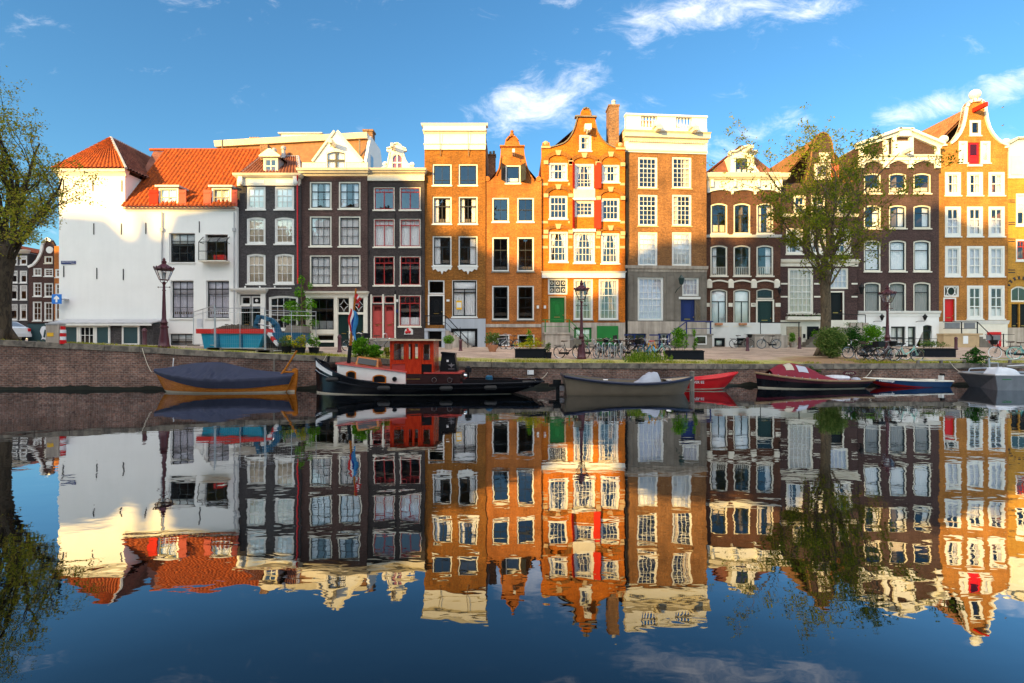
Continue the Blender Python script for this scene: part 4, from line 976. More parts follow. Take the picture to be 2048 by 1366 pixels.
def build_balustrade():
    H = House('balustrade_house', 'tall tan brick house crowned by a white balustrade, blue door below', 'house', 1250, 1413, 40.3, 4.5)
    zz = lambda y: H.p(1330, y)[1]
    for (y0, y1, r) in ((314,377,tuple((k/6, k == 2 or k == 3 and 0) for k in range(1,6))),(389,452,tuple((k/6, k == 2) for k in range(1,6))),(464,532,tuple((k/6, k == 3) for k in range(1,6)))):
        for (a, b) in ((1276,1315),(1344,1383)):
            window(H, a, y0, b, y1, 4, r, 'white', 'white', 'right' if y0 < 380 and a > 1300 else ('shade' if y0 > 460 else 'left' if a > 1300 else None), fw=.11, sw=.05, bt=.030, sillm='stone_cream', curm='curtain' if y0 > 460 else 'curtain_tan')
    window(H, 1275, 554, 1327, 641, 5, tuple((k/6, k == 3) for k in range(1,6)), 'white', 'white', 'full', fw=.12, sw=.06, bt=.035, sill=False, curm='curtain_lilac')
    window(H, 1364, 555, 1398, 592, 4, ((.33,0),(.66,0)), 'white', 'white', 'full', fw=.1, sill=False, name='fanlight', curm='curtain_lilac')
    d = door(H, 1361, 599, 1390, 664, 'blue_door'); H.box('door_post', (1391,596,1400,664), -.05, .2, 'stone_cream'); H.box('door_lintel', (1357,594,1400,598.5), -.1, .2, 'white')
    for (a, b) in ((1256,1292),(1315,1341)): window(H, a, 667, b, 690, 3, ((.5,0),), 'blue_door', 'white' if a > 1300 else 'blue_door', None, fw=.08, sill=False, glass='glass_dark')
    U = H.w
    zb, zt_, zp = zz(543), zz(300), zz(643)
    H.facade([(0,zb),(U,zb),(U,zt_),(0,zt_)], 'brick_tan', px=False)
    H.facade([(0,zp),(U,zp),(U,zb-.003),(0,zb-.003)], 'stone_grey', 'stone_front', px=False, v=-.05)
    H.facade([(0,-.2),(U,-.2),(U,zp-.003),(0,zp-.003)], 'stone_light', 'plinth', px=False, v=-.09)
    cornice(H, 1250.5, 532, 1412, 544, 'stone_light', ((0,.08),(.4,.12),(.5,.2),(1,.24)), 'stone_band')
    for (a, b) in ((1257,1268),(1333,1350),(1402,1411)):
        u0, u1, z0, z1 = H.rect(a, 548, b, 640); H.part('stone_panel', MB().plate([(u0,z0),(u1,z0),(u1,z1),(u0,z1)], [inset([(u0,z0),(u1,z0),(u1,z1),(u0,z1)], .07)], -.09, -.053), 'stone_grey')
    # entablature
    H.part('frieze', MB().box(.0, U, -.1, .25, zz(307), zz(284)), 'white')
    mb = MB()
    for (a, b, p, q) in ((.0,.3,.14,.2),(.3,.36,.2,.4),(.36,.8,.4,.42),(.8,1,.42,.56)):
        z0, z1 = zz(284), zz(267); h = z1-z0
        mb.hexa([(-p*.3,-p,z0+h*a),(U+p*.3,-p,z0+h*a),(U+p*.3,.2,z0+h*a),(-p*.3,.2,z0+h*a)], [(-q*.3,-q,z0+h*b-.001),(U+q*.3,-q,z0+h*b-.001),(U+q*.3,.2,z0+h*b-.001),(-q*.3,.2,z0+h*b-.001)])
    H.part('cornice', mb, 'ivory')
    mb = MB()
    for k in range(40): x = .3+(U-.6)*k/39; mb.box(x-.05, x+.02, -.24, -.101, zz(287), zz(284))
    H.part('dentils', mb, 'ivory'); H.part('architrave', MB().box(0,U,-.15,-.101,zz(304),zz(301)), 'ivory')
    H.part('blocking_course', MB().box(.05,U-.05,-.2,.3,zz(266.5),zz(257)), 'white')
    z0, z1 = zz(256.5), zz(231); B = H.part('balustrade', MB().box(U/2-.75,U/2+.75,-.15,.25,z0,z1-.14), 'white')
    for a, b in ((.05,1.25),(U-1.25,U-.05)): H.part('pedestal', MB().box(a,b,-.15,.25,z0,z1-.14), 'white', B)
    H.part('handrail', MB().box(0,U,-.22,.3,z1-.139,z1), 'white', B)
    for (a, b) in ((1.25,U/2-.75),(U/2+.75,U-1.25)):
        for k in range(5):
            x = a+(b-a)*(k+.5)/5+.06
            H.part('baluster', MB().lathe((x,.05,z0), [(.08,0),(.06,.05),(.11,.22),(.06,.5),(.05,z1-z0-.3),(.08,z1-z0-.2),(.08,z1-z0-.14)], 8), 'white', B)
    for f in (.36,.80):
        x = U*f; z = zz(262); b = H.part('hoist_beam', MB().box(x-.16,x+.16,-1.15,-.21,z-.3,z).add([(x-.3,-.9,z+.02),(x+.3,-.9,z+.02),(x+.12,-.2,z+.75),(x-.12,-.2,z+.75),(x-.3,-.2,z+.02),(x+.3,-.2,z+.02)], [(0,1,2,3),(1,5,2),(4,0,3),(0,4,5,1)]), 'ivory')
    H.body(zz(258), 9, 'brick_tan', (2.4,6.3,9.5,12.6))
    mb = MB().add([(1.0,1.4,zz(245)),(U-1.6,1.4,zz(245)),(U-2.1,3,zz(212)),(1.2,3,zz(212)),(U-1.6,6,zz(245)),(1.0,6,zz(245))], [(0,1,2,3),(1,4,2),(5,0,3),(4,5,3,2)])
    at_ = H.part('attic_roof', mb, 'tile_dark'); pantile('tiles', H, (1.05,1.3,zz(245)), (U-1.65,1.3,zz(245)), (U-2.1,2.95,zz(213)), (1.2,2.95,zz(213)), 'tile_orange', .3, parent=at_)
    H.part('roof_edge', MB().tube([(1.2,3,zz(212)+.03),(U-2.1,3,zz(212)+.03),(U-1.6,1.4,zz(245))], .1, 6), 'zinc', at_)
    H.part('downpipe', MB().tube([(.1,-.12,zz(307)),(.1,-.12,.2)], .09, 8), 'black_iron')
    # stoop and blue rails
    zl = zz(668); u0 = H.p(1346,680,-.9)[0]; u1 = H.p(1420,680,-.9)[0]
    st = H.part('stoop', MB().box(u0+1.0,u1,-1.25,-.095,-.2,zl-.12).box(u0+.9,u1+.08,-1.32,-.095,zl-.119,zl), 'concrete')
    H.part('step', steps(MB(), u0+.9, u0-.7, -1.25, -.3, 0, zl-.1, 6, False), 'stone_grey', st)
    a0 = H.p(1390,680,-1.2)[0]; o = [(a0,.25),(a0+.9,.25),(a0+.9,.95),(a0,.95)]
    w = H.part('cellar_window', MB().plate(o, [inset(o,.09)], -1.30, -1.252), 'white', st); H.part('pane', MB().plate(inset(o,.08), [], -1.27, -1.2521), 'glass_dark', st)
    mb = MB().tube([(u0-.55,-1.2,.95),(u0+.95,-1.2,zl+.95),(u1+.1,-1.2,zl+.95)], .05, 6).tube([(u0-.55,-1.2,.45),(u0+.95,-1.2,zl+.42),(u1+.1,-1.2,zl+.42)], .025, 6)
    r = H.part('railing', MB().tube([(u1-.1,-1.2,zl),(u1-.1,-1.2,zl+1.0)], .06, 6), 'blue_door')
    mb.tube([(u0+.95,-1.2,zl-.2),(u0+.95,-1.2,zl+.98)], .05, 6).tube([(u0-.55,-1.2,0),(u0-.55,-1.2,1.0)], .06, 6).tube([(u1+.05,-1.2,zl+.95),(u1+.05,-.1,zl+.95)], .04, 6)
    H.part('handrail', mb, 'blue_door', r)
    for a in (1256,1306):
        x = H.p(a,660,-.5)[0]; mb = MB().box(x-.3,x+.55,-.55,-.5,.95,1.05).box(x+.45,x+.55,-.6,-.5,0,1.1); H.part('area_rail', mb, 'blue_door')
    # hanging lantern by the door
    x, z = H.p(1363, 562, -.6); mb = MB().tube([(x-.3,-.05,z-.9),(x-.25,-.5,z-.6),(x,-.6,z-.35)], .03, 5).lathe((x,-.6,z-.3),[(.08,0),(.16,.1),(.26,.5),(.1,.7),(.03,.8)],6)
    H.part('door_lantern', mb, 'green_sash')
build_balustrade()

def build_white_cornice():
    H = House('plum_house', 'low plum brick house with deep white cornice, arched windows and a white dormer', 'house', 1413, 1561, 41.6)
    for i, (a, b) in enumerate(((1421,1455),(1467,1501),(1513,1547))):
        window(H, a, 406, b, 468, 1, ((.36,1),), 'ivory', 'dark_sash', ('low', None, 'side')[i], arch=.16, fw=.12, sw=.07, mull=2, curm='curtain_tan')
        w = window(H, a, 490, b, 552, 1, ((.33,1),), 'cream', 'dark_sash', ('left', None, 'right')[i], arch=.16, fw=.12, sw=.07)
        u0, u1, z0, z1 = H.rect(a+4, 532, b-4, 551); mb = MB()
        for k in range(8): x = u0+(u1-u0)*k/7; mb.tube([(x,-.05,z0),(x,-.05,z1-.1)], .018, 4)
        H.part('window_rail', mb.tube([(u0,-.05,z1-.1),(u1,-.05,z1-.1)], .018, 4), 'cream', w)
        if i < 2: window(H, a, 578, b, 652, 1, ((.32,1),), 'cream', 'dark_sash', 'shade', arch=.15, fw=.1, sw=.06, mull=2, curm='curtain')
    window(H, 1513, 577, 1547, 598, 1, (), 'cream', 'dark_sash', None, arch=.15, fw=.09, sill=False, name='fanlight', glass='glass_dark')
    door(H, 1515, 602, 1545, 666, 'darkgreen_door', frame='cream')
    for (a, b) in ((1428,1450),(1473,1494)): window(H, a, 676, b, 696, 1, (), 'black_paint', 'black_paint', 'shade', fw=.16, sill=False, curm='blind')
    H.facade([(1413,382),(1561,382),(1561,645),(1413,645)], 'brick_maroon')
    H.facade([(1413,645.2),(1561,645.2),(1561,700),(1413,700)], 'white', 'plinth', v=-.06)
    cornice(H, 1412.5, 350, 1568, 361, 'ivory', ((0,.25),(.3,.42),(.35,.5),(1,.6)))
    u0, u1, z0, z1 = H.rect(1413.5, 361.3, 1560, 384)
    P = [(u0,z0-.1),(u0+.15,z0-.1)]
    for i in range(3):
        a = u0+.2+(u1-u0-.4)*i/3; b = u0+.2+(u1-u0-.4)*(i+1)/3
        P += [(a+.1+(b-a-.2)*k/8, z0+.14*sin(pi*k/8)) for k in range(9)]+([(b-.06,z0-.22),(b+.06,z0-.22)] if i < 2 else [])
    P += [(u1-.15,z0-.1),(u1,z0-.1),(u1,z1),(u0,z1)]
    H.part('frieze', MB().plate(P, [], -.14, .2), 'white')
    for x in (1421,1466,1513,1557): H.box('console', (x-2.5,362,x+2.5,376), -.4, -.143, 'white')
    H.box('parapet', (1414,345,1560,350), -.1, .2, 'zinc')
    cornice(H, 1413.2, 470, 1560.8, 475, 'white', ((0,.05),(.5,.1),(1,.14)), 'stone_band')
    for x in (1418,1461,1507,1553):
        u0, u1, z0, z1 = H.rect(x-5, 557, x+5, 576); H.part('corbel', MB().box(u0,u1,-.16,-.003,z0,z1-.2).ball(((u0+u1)/2,-.06,z1-.2),.2,8,5,(1,.6,.8)), 'cream')
    for i, (a, b) in enumerate(((1420,1456),(1466,1502),(1512,1548))):
        u0, u1, z0, z1 = H.rect(a, 561, b, 566); n = 10
        o = [(u0+(u1-u0)*k/n, z0+.14*sin(pi*k/n)) for k in range(n+1)]; H.part('hood_mould', MB().plate(o+[(x, z+.12) for x, z in o[::-1]], [], -.08, -.004), 'cream')
    for (a, b) in ((1413.2,1419),(1457,1465),(1502,1511),(1551,1560.8)): H.box('stone_band', (a,606,b,613.5), -.04, -.003, 'cream')
    for a in (1437,1485):
        u, z = H.p(a, 650, -.12); H.part('flower_box', MB().box(u-.3,u+.3,-.26,-.075,z-.02,z+.16), 'terracotta')
    zt = H.p(1480,348)[1]; H.body(zt, 9, 'brick_maroon', (2.4,5.9,9.0))
    um, zr = H.p(1486, 292, 2)
    rf = H.part('upper_roof', MB().add([(.05,.3,zt),(.05,8.9,zt),(um,8.9,zr),(um,2.2,zr),(H.w-.05,.3,zt),(H.w-.05,8.9,zt)], [(0,3,2,1),(3,4,5,2),(0,4,3)]), 'tile_dark')
    pantile('tiles', H, (.05,8.9,zt+.05), (.05,.3,zt+.05), (um,2.2,zr+.05), (um,8.9,zr+.05), 'tile_orange', .27, parent=rf)
    v = .1; window(H, 1469, 313, 1498, 349, 2, ((.55,0),), 'white', 'green_sash', 'low', arch=.12, v=v, fw=.1, sw=.08, deep=.02, bt=.1, sill=False)
    hole = [(x, max(y, H.p(1480,347,v)[1])) for x, y in H.holes[-1]]
    P = H.ps([(1457,348),(1461,340),(1461,313),(1457,311),(1458,303),(1471,302),(1484,294),(1499,290),(1503,302),(1513,302),(1513,308),(1508,310),(1508,325),(1513,336),(1519,343),(1519,348)], v)
    g = H.part('dormer', MB().plate(P, [hole], v, v+.2).box(P[2][0],P[2][0]+.15,v+.2,5,P[0][1],P[3][1]-.2).box(P[11][0]-.15,P[11][0],v+.2,5,P[0][1],P[3][1]-.2).box(P[2][0],P[11][0],v+.2,6,P[3][1]-.2,P[3][1]+.05), 'white')
    mb = MB(); trim(mb, P[::-1][4:13], .1, v-.22, v+.1); H.part('scroll', mb, 'ivory', g)
    hoist(H, 1493, 302, 'ivory', 1.0, .28, .22, v)
    u0, u1, _, zl = H.rect(1506, 668, 1556, 700, -.8)
    st = H.part('stoop', MB().box(u0,u1+.6,-1.1,-.065,-.2,zl-.1).box(u0-.05,u1+.1,-1.15,-.065,zl-.099,zl), 'stone_light')
    H.part('step', steps(MB(), u0, u0-1.2, -1.1, -.2, 0, zl-.1, 5, False), 'stone_grey', st)
    H.part('handrail', MB().tube([(u0+.4,-1.1,zl+.9),(u1+1.6,-1.1,zl+.9)], .04, 6).tube([(u1+1.5,-1.1,0),(u1+1.5,-1.1,zl+.95)], .04, 6).tube([(u0+.45,-1.1,zl),(u0+.45,-1.1,zl+.9)], .03, 6), 'black_iron', st)
    u, z = H.p(1559, 582, -.4); H.part('wall_lantern', MB().tube([(u,-.02,z-.5),(u,-.3,z-.45),(u,-.4,z-.25)], .025, 5).lathe((u,-.4,z-.25),[(.05,0),(.16,.35),(.2,.38),(.06,.55),(.02,.62)],6), 'black_iron')
    u, z = H.p(1506.5, 609.5); text('house_number', '40', .24, 'stone_grey', H.root, (u,-.046,z))
build_white_cornice()

def build_tree_house():
    H = House('dark_house', 'very dark brick house half hidden behind the tree, brown sloping roof above', 'house', 1561, 1715, 42.1)
    for (a, b) in ((1587,1612),(1622,1651),(1674,1698)): window(H, a, 390, b, 428, 2, ((.5,1),), 'ivory', 'ivory', None, fw=.14, sw=.07)
    for (a, b) in ((1572,1606),(1620,1652),(1668,1703)): window(H, a, 456, b, 508, 3, ((.35,1),(.68,0)), 'cream', 'white', 'side', fw=.12, sw=.07, bt=.045)
    window(H, 1576, 536, 1627, 628, 5, ((.19,0),(.36,0),(.52,1),(.68,0),(.84,0)), 'cream', 'white', 'full', fw=.14, sw=.06, bt=.045, sill=False, curm='curtain_tan')
    window(H, 1658, 536, 1697, 578, 4, ((.33,0),(.66,0)), 'cream', 'white', 'full', fw=.1, sw=.06, sill=False, name='fanlight', curm='curtain_lilac', bt=.045)
    door(H, 1660, 585, 1685, 652, 'black_paint', frame='cream')
    P = H.ps([(1561,640),(1561,366),(1608,366),(1612,350),(1618,330),(1622,300),(1628,280),(1636,268),(1645,264),(1655,268),(1663,282),(1666,300),(1669,330),(1675,350),(1680,366),(1715,366),(1715,640)])
    H.facade(P, 'brick_plum', px=False)
    mb = MB(); trim(mb, P[::-1][3:15], .1, -.1, .33); H.part('gable_coping', mb, 'tile_tan')
    H.facade([(1561,640.2),(1715,640.2),(1715,700),(1561,700)], 'cream', 'plinth', v=-.06)
    w = window(H, 1628, 328, 1660, 358, 2, ((.5,0),), 'ivory', 'white', None, fw=.14, hole=False, deep=-.12, sw=.07)
    H.box('shutter', (1660.5,328,1676,358), -.12, -.07, 'shutter_salmon')
    H.box('attic_ornament', (1638,306,1660,325), -.1, -.003, 'ivory')
    cornice(H, 1561.2, 428, 1714.8, 434, 'ivory', ((0,.05),(.5,.1),(1,.14)), 'stone_band'); cornice(H, 1561.2, 519, 1714.8, 533, 'cream', ((0,.06),(.4,.08),(.6,.2),(1,.26)), 'stone_band')
    for y in (566,592):
        for (a, b) in ((1561.3,1575),(1628,1646),(1703,1714.7)): H.box('stone_band', (a,y,b,y+3), -.03, -.003, 'cream')
    for (a, b) in ((1572,1602),(1613,1636)):
        u0, u1, z0, z1 = H.rect(a, 653, b, 690); H.part('cellar_door', MB().box(u0,u1,-.1,-.063,z0,z1), 'bare_wood' if a < 1600 else 'black_paint')
    H.box('letter_box', (1605,668,1609,676), -.14, -.063, 'black_iron')
    zt = H.p(1640,366)[1]; H.body(zt, 9, 'brick_dark', (2.6,6.0,9.0,11.5))
    um, zr = H.p(1645, 268, .35); ul = -1.6
    rf = H.part('upper_roof', MB().add([(.02,.31,zt),(.02,9,zt),(um,9,zr),(um,.31,zr),(H.w-.02,.31,zt),(H.w-.02,9,zt)], [(0,3,2,1),(3,4,5,2)]), 'tile_tan')
    pantile('tiles', H, (.0,9,zt+.05), (.0,.3,zt+.05), (um,.3,zr+.05), (um,9,zr+.05), 'tile_tan', .27, parent=rf, amp=.03)
    # flower box, stoop
    u0, u1, z0, z1 = H.rect(1574, 633, 1646, 640, -.3); H.part('window_box', MB().box(u0,u1,-.42,-.07,z0,z1), 'cream')
    u0, u1, _, zl = H.rect(1650, 655, 1700, 700, -.9)
    st = H.part('stoop', MB().box(u0,u1+1.0,-1.3,-.065,-.2,zl-.1).box(u0-.05,u1+1.05,-1.36,-.065,zl-.099,zl), 'stone_light')
    H.part('step', steps(MB(), u0, u0-1.7, -1.2, -.2, 0, zl-.1, 6, False), 'stone_grey', st)
    H.part('handrail', MB().tube([(u0,-1.25,zl+.8),(u0+.4,-1.25,zl+1.1),(u1+1.0,-1.25,zl+1.0),(u1+1.0,-1.25,zl)], .035, 6), 'black_iron', st)
    for k in range(3): u = u1-.2+k*.5; H.part('planter_box', MB().box(u,u+.42,-1.3,-1.0,zl+.003,zl+.36), 'stone_light', st)
    u, z = H.p(1723, 582, -.4); H.part('wall_lantern', MB().tube([(u-.35,-.02,z-.2),(u,-.4,z-.15)], .025, 5).lathe((u,-.4,z-.25),[(.08,0),(.22,.5),(.26,.54),(.06,.8),(.02,.9)],6), 'black_iron')
build_tree_house()

def build_pediment():
    H = House('pediment_house', 'dark purple brick house with a broad white pediment and white base', 'house', 1715.5, 1878, 42.8)
    for (y0, y1) in ((346,387),(410,457),(480,543),(564,627)):
        for i, (a, b) in enumerate(((1728,1762),(1778,1813),(1827,1862))):
            window(H, a, y0, b, y1, 1, ((.45 if y0 < 400 else .3,1),), 'ivory' if y0 < 450 else 'cream', 'dark_sash', {346:'low',410:'right',480:'full',564:'full'}[y0], arch=.14, fw=.12, sw=.07, glass='glass' if y0 < 560 else 'glass_dark', sill=y0 < 560, curm='curtain' if y0 > 350 else 'curtain_tan')
    for (a, b) in ((1764,1777),(1781,1810),(1815,1831)): window(H, a, 653, b, 692, 2 if b-a > 20 else 1, ((.6,0),), 'dark_sash', 'dark_sash', 'full', fw=.08, sill=False, bt=.12)
    window(H, 1845, 650, 1863, 662, 1, (), 'dark_sash', 'dark_sash', None, arch=.1, fw=.06, sill=False, name='fanlight', glass='glass_dark'); door(H, 1845, 662, 1863, 692, 'green_sash', glassy=True)
    P = H.ps([(1715.5,622),(1715.5,292),(1716,290),(1797,262),(1797,259),(1813,259),(1813,263),(1878,291),(1878,622)])
    H.facade(P, 'brick_plum', px=False)
    H.facade([(1715.5,622.2),(1878,622.2),(1878,700),(1715.5,700)], 'white_wall', 'plinth', v=-.06)
    cornice(H, 1715.7, 622, 1877.8, 634, 'white', ((0,.08),(.5,.1),(.7,.16),(1,.18)), 'stone_band')
    # pediment mouldings
    mb = MB(); a, b, c, d = H.p(1711,293), H.p(1797,263), H.p(1813,264), H.p(1881,292)
    trim(mb, [b, a], -.2, -.45, .2); trim(mb, [d, c], -.2, -.45, .2); trim(mb, [b, a], .28, -.2, .1); trim(mb, [d, c], .28, -.2, .1)
    pd = H.part('pediment', mb, 'white')
    u0, u1, z0, z1 = H.rect(1793, 262, 1817, 275); H.part('attic_block', MB().box(u0,u1,-.35,.4,z0,z1).box(u0-.12,u1+.12,-.45,.45,z1,z1+.12), 'white', pd)
    H.box('frieze', (1716,314,1877,322), -.22, -.003, 'white', pd); H.box('frieze_lip', (1715.8,311.5,1877.5,314.3), -.34, -.002, 'ivory', pd)
    for (x0, x1, yt) in ((1717,1725,295),(1765,1774,282),(1783,1790,272),(1816,1824,272),(1869,1877,295)): H.box('pediment_post', (x0,yt,x1,311.3), -.18, -.003, 'white', pd)
    H.box('hoist_board', (1790.3,283,1815.8,311.2), -.14, -.003, 'white', pd)
    for x in (1721,1770,1819,1873): H.box('console', (x-4.5,322.3,x+4.5,337), -.22, -.003, 'white', pd)
    for (a, b) in ((1727,1764),(1776,1813),(1825,1867)):
        u0, u1, z0, z1 = H.rect(a, 321.5, b, 330); n = 10; o = [(u0+(u1-u0)*k/n, z0+(z1-z0)*.85*sin(pi*k/n)) for k in range(n+1)]
        H.part('arch_band', MB().plate(o+[(u1,z1),(u0,z1)], [], -.14, -.004), 'white', pd)
    hoist(H, 1803, 308, 'ivory', 1.1, .3, .26)
    zt = H.p(1800,292)[1]; H.body(zt-.1, 9, 'brick_plum', (2.6,5.9,9.2,12.2)); gable_roof(H, P, zt-.1, H.p(1805,268)[1])
    for x in (1764,1850):
        u, z = H.p(x, 635, -.4); H.part('wall_lantern', MB().tube([(u-.5,-.07,z-.35),(u-.5,-.3,z-.3),(u,-.4,z-.3)], .022, 5).lathe((u,-.4,z-.25),[(.06,0),(.16,.3),(.2,.33),(.05,.5),(.02,.58)],6), 'black_iron')
    H.part('area_rail', MB().tube([H_ for H_ in ((1.2,-1.0,.7),(5.8,-1.0,.7))], .02, 5).tube([(1.2,-1,0),(1.2,-1,.7)], .02, 5).tube([(3.5,-1,0),(3.5,-1,.7)], .02, 5).tube([(5.8,-1,0),(5.8,-1,.7)], .02, 5), 'black_iron')
build_pediment()

def build_bell():
    H = House('bell_gable_house', 'tall salmon brick house with white edged bell gable, ball finial and red door', 'house', 1878, 2015.5, 43.4)
    C = ((1890,1922),(1934,1966),(1977,2009.5))
    for (y0, y1, r) in ((344,391,((.5,1),)),(413,473,((.40,1),(.72,0))),(492,553,((.36,1),(.68,0)))):
        for (a, b) in C: window(H, a, y0, b, y1, 2, r, 'white', 'white', 'side' if y0 < 400 else ('two3' if y0 < 480 else 'full'), fw=.20, sw=.08, bt=.08, deep=.0, curm='curtain_lilac')
    for (a, b) in C[1:]: window(H, a, 571, b, 638, 2, ((.33,1),(.66,0)), 'white', 'white', 'low', fw=.2, sw=.08, bt=.09, deep=.0)
    window(H, 1939, 240, 1962, 271, 1, (), 'white', 'dark_sash', None, fw=.22, sw=.06, deep=0)
    for (a, b) in ((1917.5,1935),(1961,1981)): window(H, a, 282, b, 326, 1, (), 'white', 'white', 'shade', fw=.2, deep=0)
    h = door(H, 1936, 285, 1959, 329, 'signal_red', v=.05, glassy=True, name='loft_hatch', handle=False); H.box('loft_sill', (1934,329.3,1963,333.5), -.12, -.003, 'white')
    w = window(H, 1888, 571, 1919, 594, 1, (), 'white', 'white', None, fw=.1, sill=False, name='fanlight', glass='glass_dark')
    u0, u1, z0, z1 = H.rect(1890, 573, 1917, 592); c = (u0+u1)/2; zm = (z0+z1)/2; mb = MB().tube([(c+.32*cos(t*pi/10),.06,zm+.36*sin(t*pi/10)) for t in range(21)], .04, 5, False)
    for sg in (-1,1): mb.tube([(c+sg*(.62-.3*cos(t*pi/10)),.06,zm+.42*sin(t*pi/10)) for t in range(-5,6)], .03, 5)
    H.part('tracery', mb, 'white', w)
    door(H, 1889, 598, 1909, 660, 'signal_red', frame='white')
    px = [(1878,643),(1878,289),(1899,285),(1908,278),(1917,266),(1923,252),(1926.5,237),(1930,214),(1935,205),(1943,199),(1952,197),(1961,199),(1967,203),(1971,213),(1975,240),(1980,256),(1987,268),(1995,277),(2003,284),(2015.5,289),(2015.5,643)]
    P = H.ps(px); H.facade(P, 'brick_salmon', px=False)
    mb = MB(); trim(mb, P[::-1][1:19], .2, -.14, .34); cp = H.part('gable_coping', mb, 'white')
    for (x, y, r) in ((1952,188,.44),(1889,278,.36),(2014,283,.3)):
        u, z = H.p(x, y); b = H.part('ball_finial', MB().ball((u,.1,z), r, 14, 10, (1,.9,.95)).lathe((u,.1,z-r-.25), [(r*.75,0),(r*.75,.12),(r*.4,.18),(r*.5,.32)], 10), 'white', cp)
    H.facade([(1878,643.2),(2015.5,643.2),(2015.5,700),(1878,700)], 'cream', 'plinth', v=-.06)
    cornice(H, 1909, 641, 2015, 648, 'white', ((0,.08),(.5,.12),(1,.16)), 'stone_band')
    hoist(H, 1947, 221, 'shutter_red', 1.2, .24, .34)
    zt = H.p(1950,289)[1]; H.body(zt-.1, 10, 'brick_salmon', (2.7,6.1,9.2,12.4))
    um, zr = H.p(1950, 212, .4)
    rf = H.part('upper_roof', MB().add([(.02,.31,zt),(.02,10,zt),(um,10,zr),(um,.31,zr),(H.w-.02,.31,zt),(H.w-.02,10,zt)], [(0,3,2,1),(3,4,5,2)]), 'tile_brown')
    pantile('tiles', H, (.0,10,zt+.05), (.0,.3,zt+.05), (um,.3,zr+.05), (um,10,zr+.05), 'tile_brown', .27, parent=rf)
    H.box('cellar_hatch', (1973,664,2000,694), -.12, -.063, 'signal_red', label='red cellar hatch')
    u0, u1, _, zl = H.rect(1879, 667, 1956, 700, -.9)
    st = H.part('stoop', MB().box(u0,u1-.25,-1.3,-.065,-.2,zl-.12).box(u0-.05,u1,-1.36,-.065,zl-.119,zl), 'stone_cream')
    ue = H.p(1979, 690, -.9)[0]; H.part('step', steps(MB(), u1-.2, ue, -1.3, -.3, 0, zl-.1, 5), 'stone_grey', st)
    mb = MB().tube([(u0,-1.28,zl+.95),(u1-.4,-1.28,zl+.95),(ue-.1,-1.28,.85)], .035, 6).tube([(u0,-1.28,zl+.4),(u1-.4,-1.28,zl+.4)], .02, 5).tube([(u1-.4,-1.28,zl),(u1-.4,-1.28,zl+.97)], .045, 6).tube([(u0+1.5,-1.28,zl),(u0+1.5,-1.28,zl+.97)], .045, 6).tube([(ue-.1,-1.28,0),(ue-.1,-1.28,.9)], .05, 6)
    r = H.part('railing', mb, 'black_iron')
    H.part('rail_panel', MB().box(u0+.1,u0+1.35,-1.30,-1.27,zl+.42,zl+.88).box(u0+1.7,u1-.6,-1.30,-1.27,zl+.42,zl+.88), 'alu', r)
    a = H.p(2007, 690, -1.2)[0]; b = H.p(1970,690,-1.2)[0]
    r2 = H.part('area_rail', MB().tube([(a,-1.2,0),(a,-1.2,1.1)], .045, 6).tube([(b,-1.2,1.05),(a+.9,-1.2,1.05)], .02, 5).tube([(b,-1.2,.5),(a+.9,-1.2,.5)], .015, 5), 'black_iron')
    H.part('rail_panel', MB().box(b+.1,a-.25,-1.22,-1.19,.55,1.0), 'alu', r2)
    u, z = H.p(1931, 679, -1.31); H.part('poster', MB().box(u-.2,u+.2,-1.33,-1.303,z-.35,z+.3), 'flag_white', st)
build_bell()

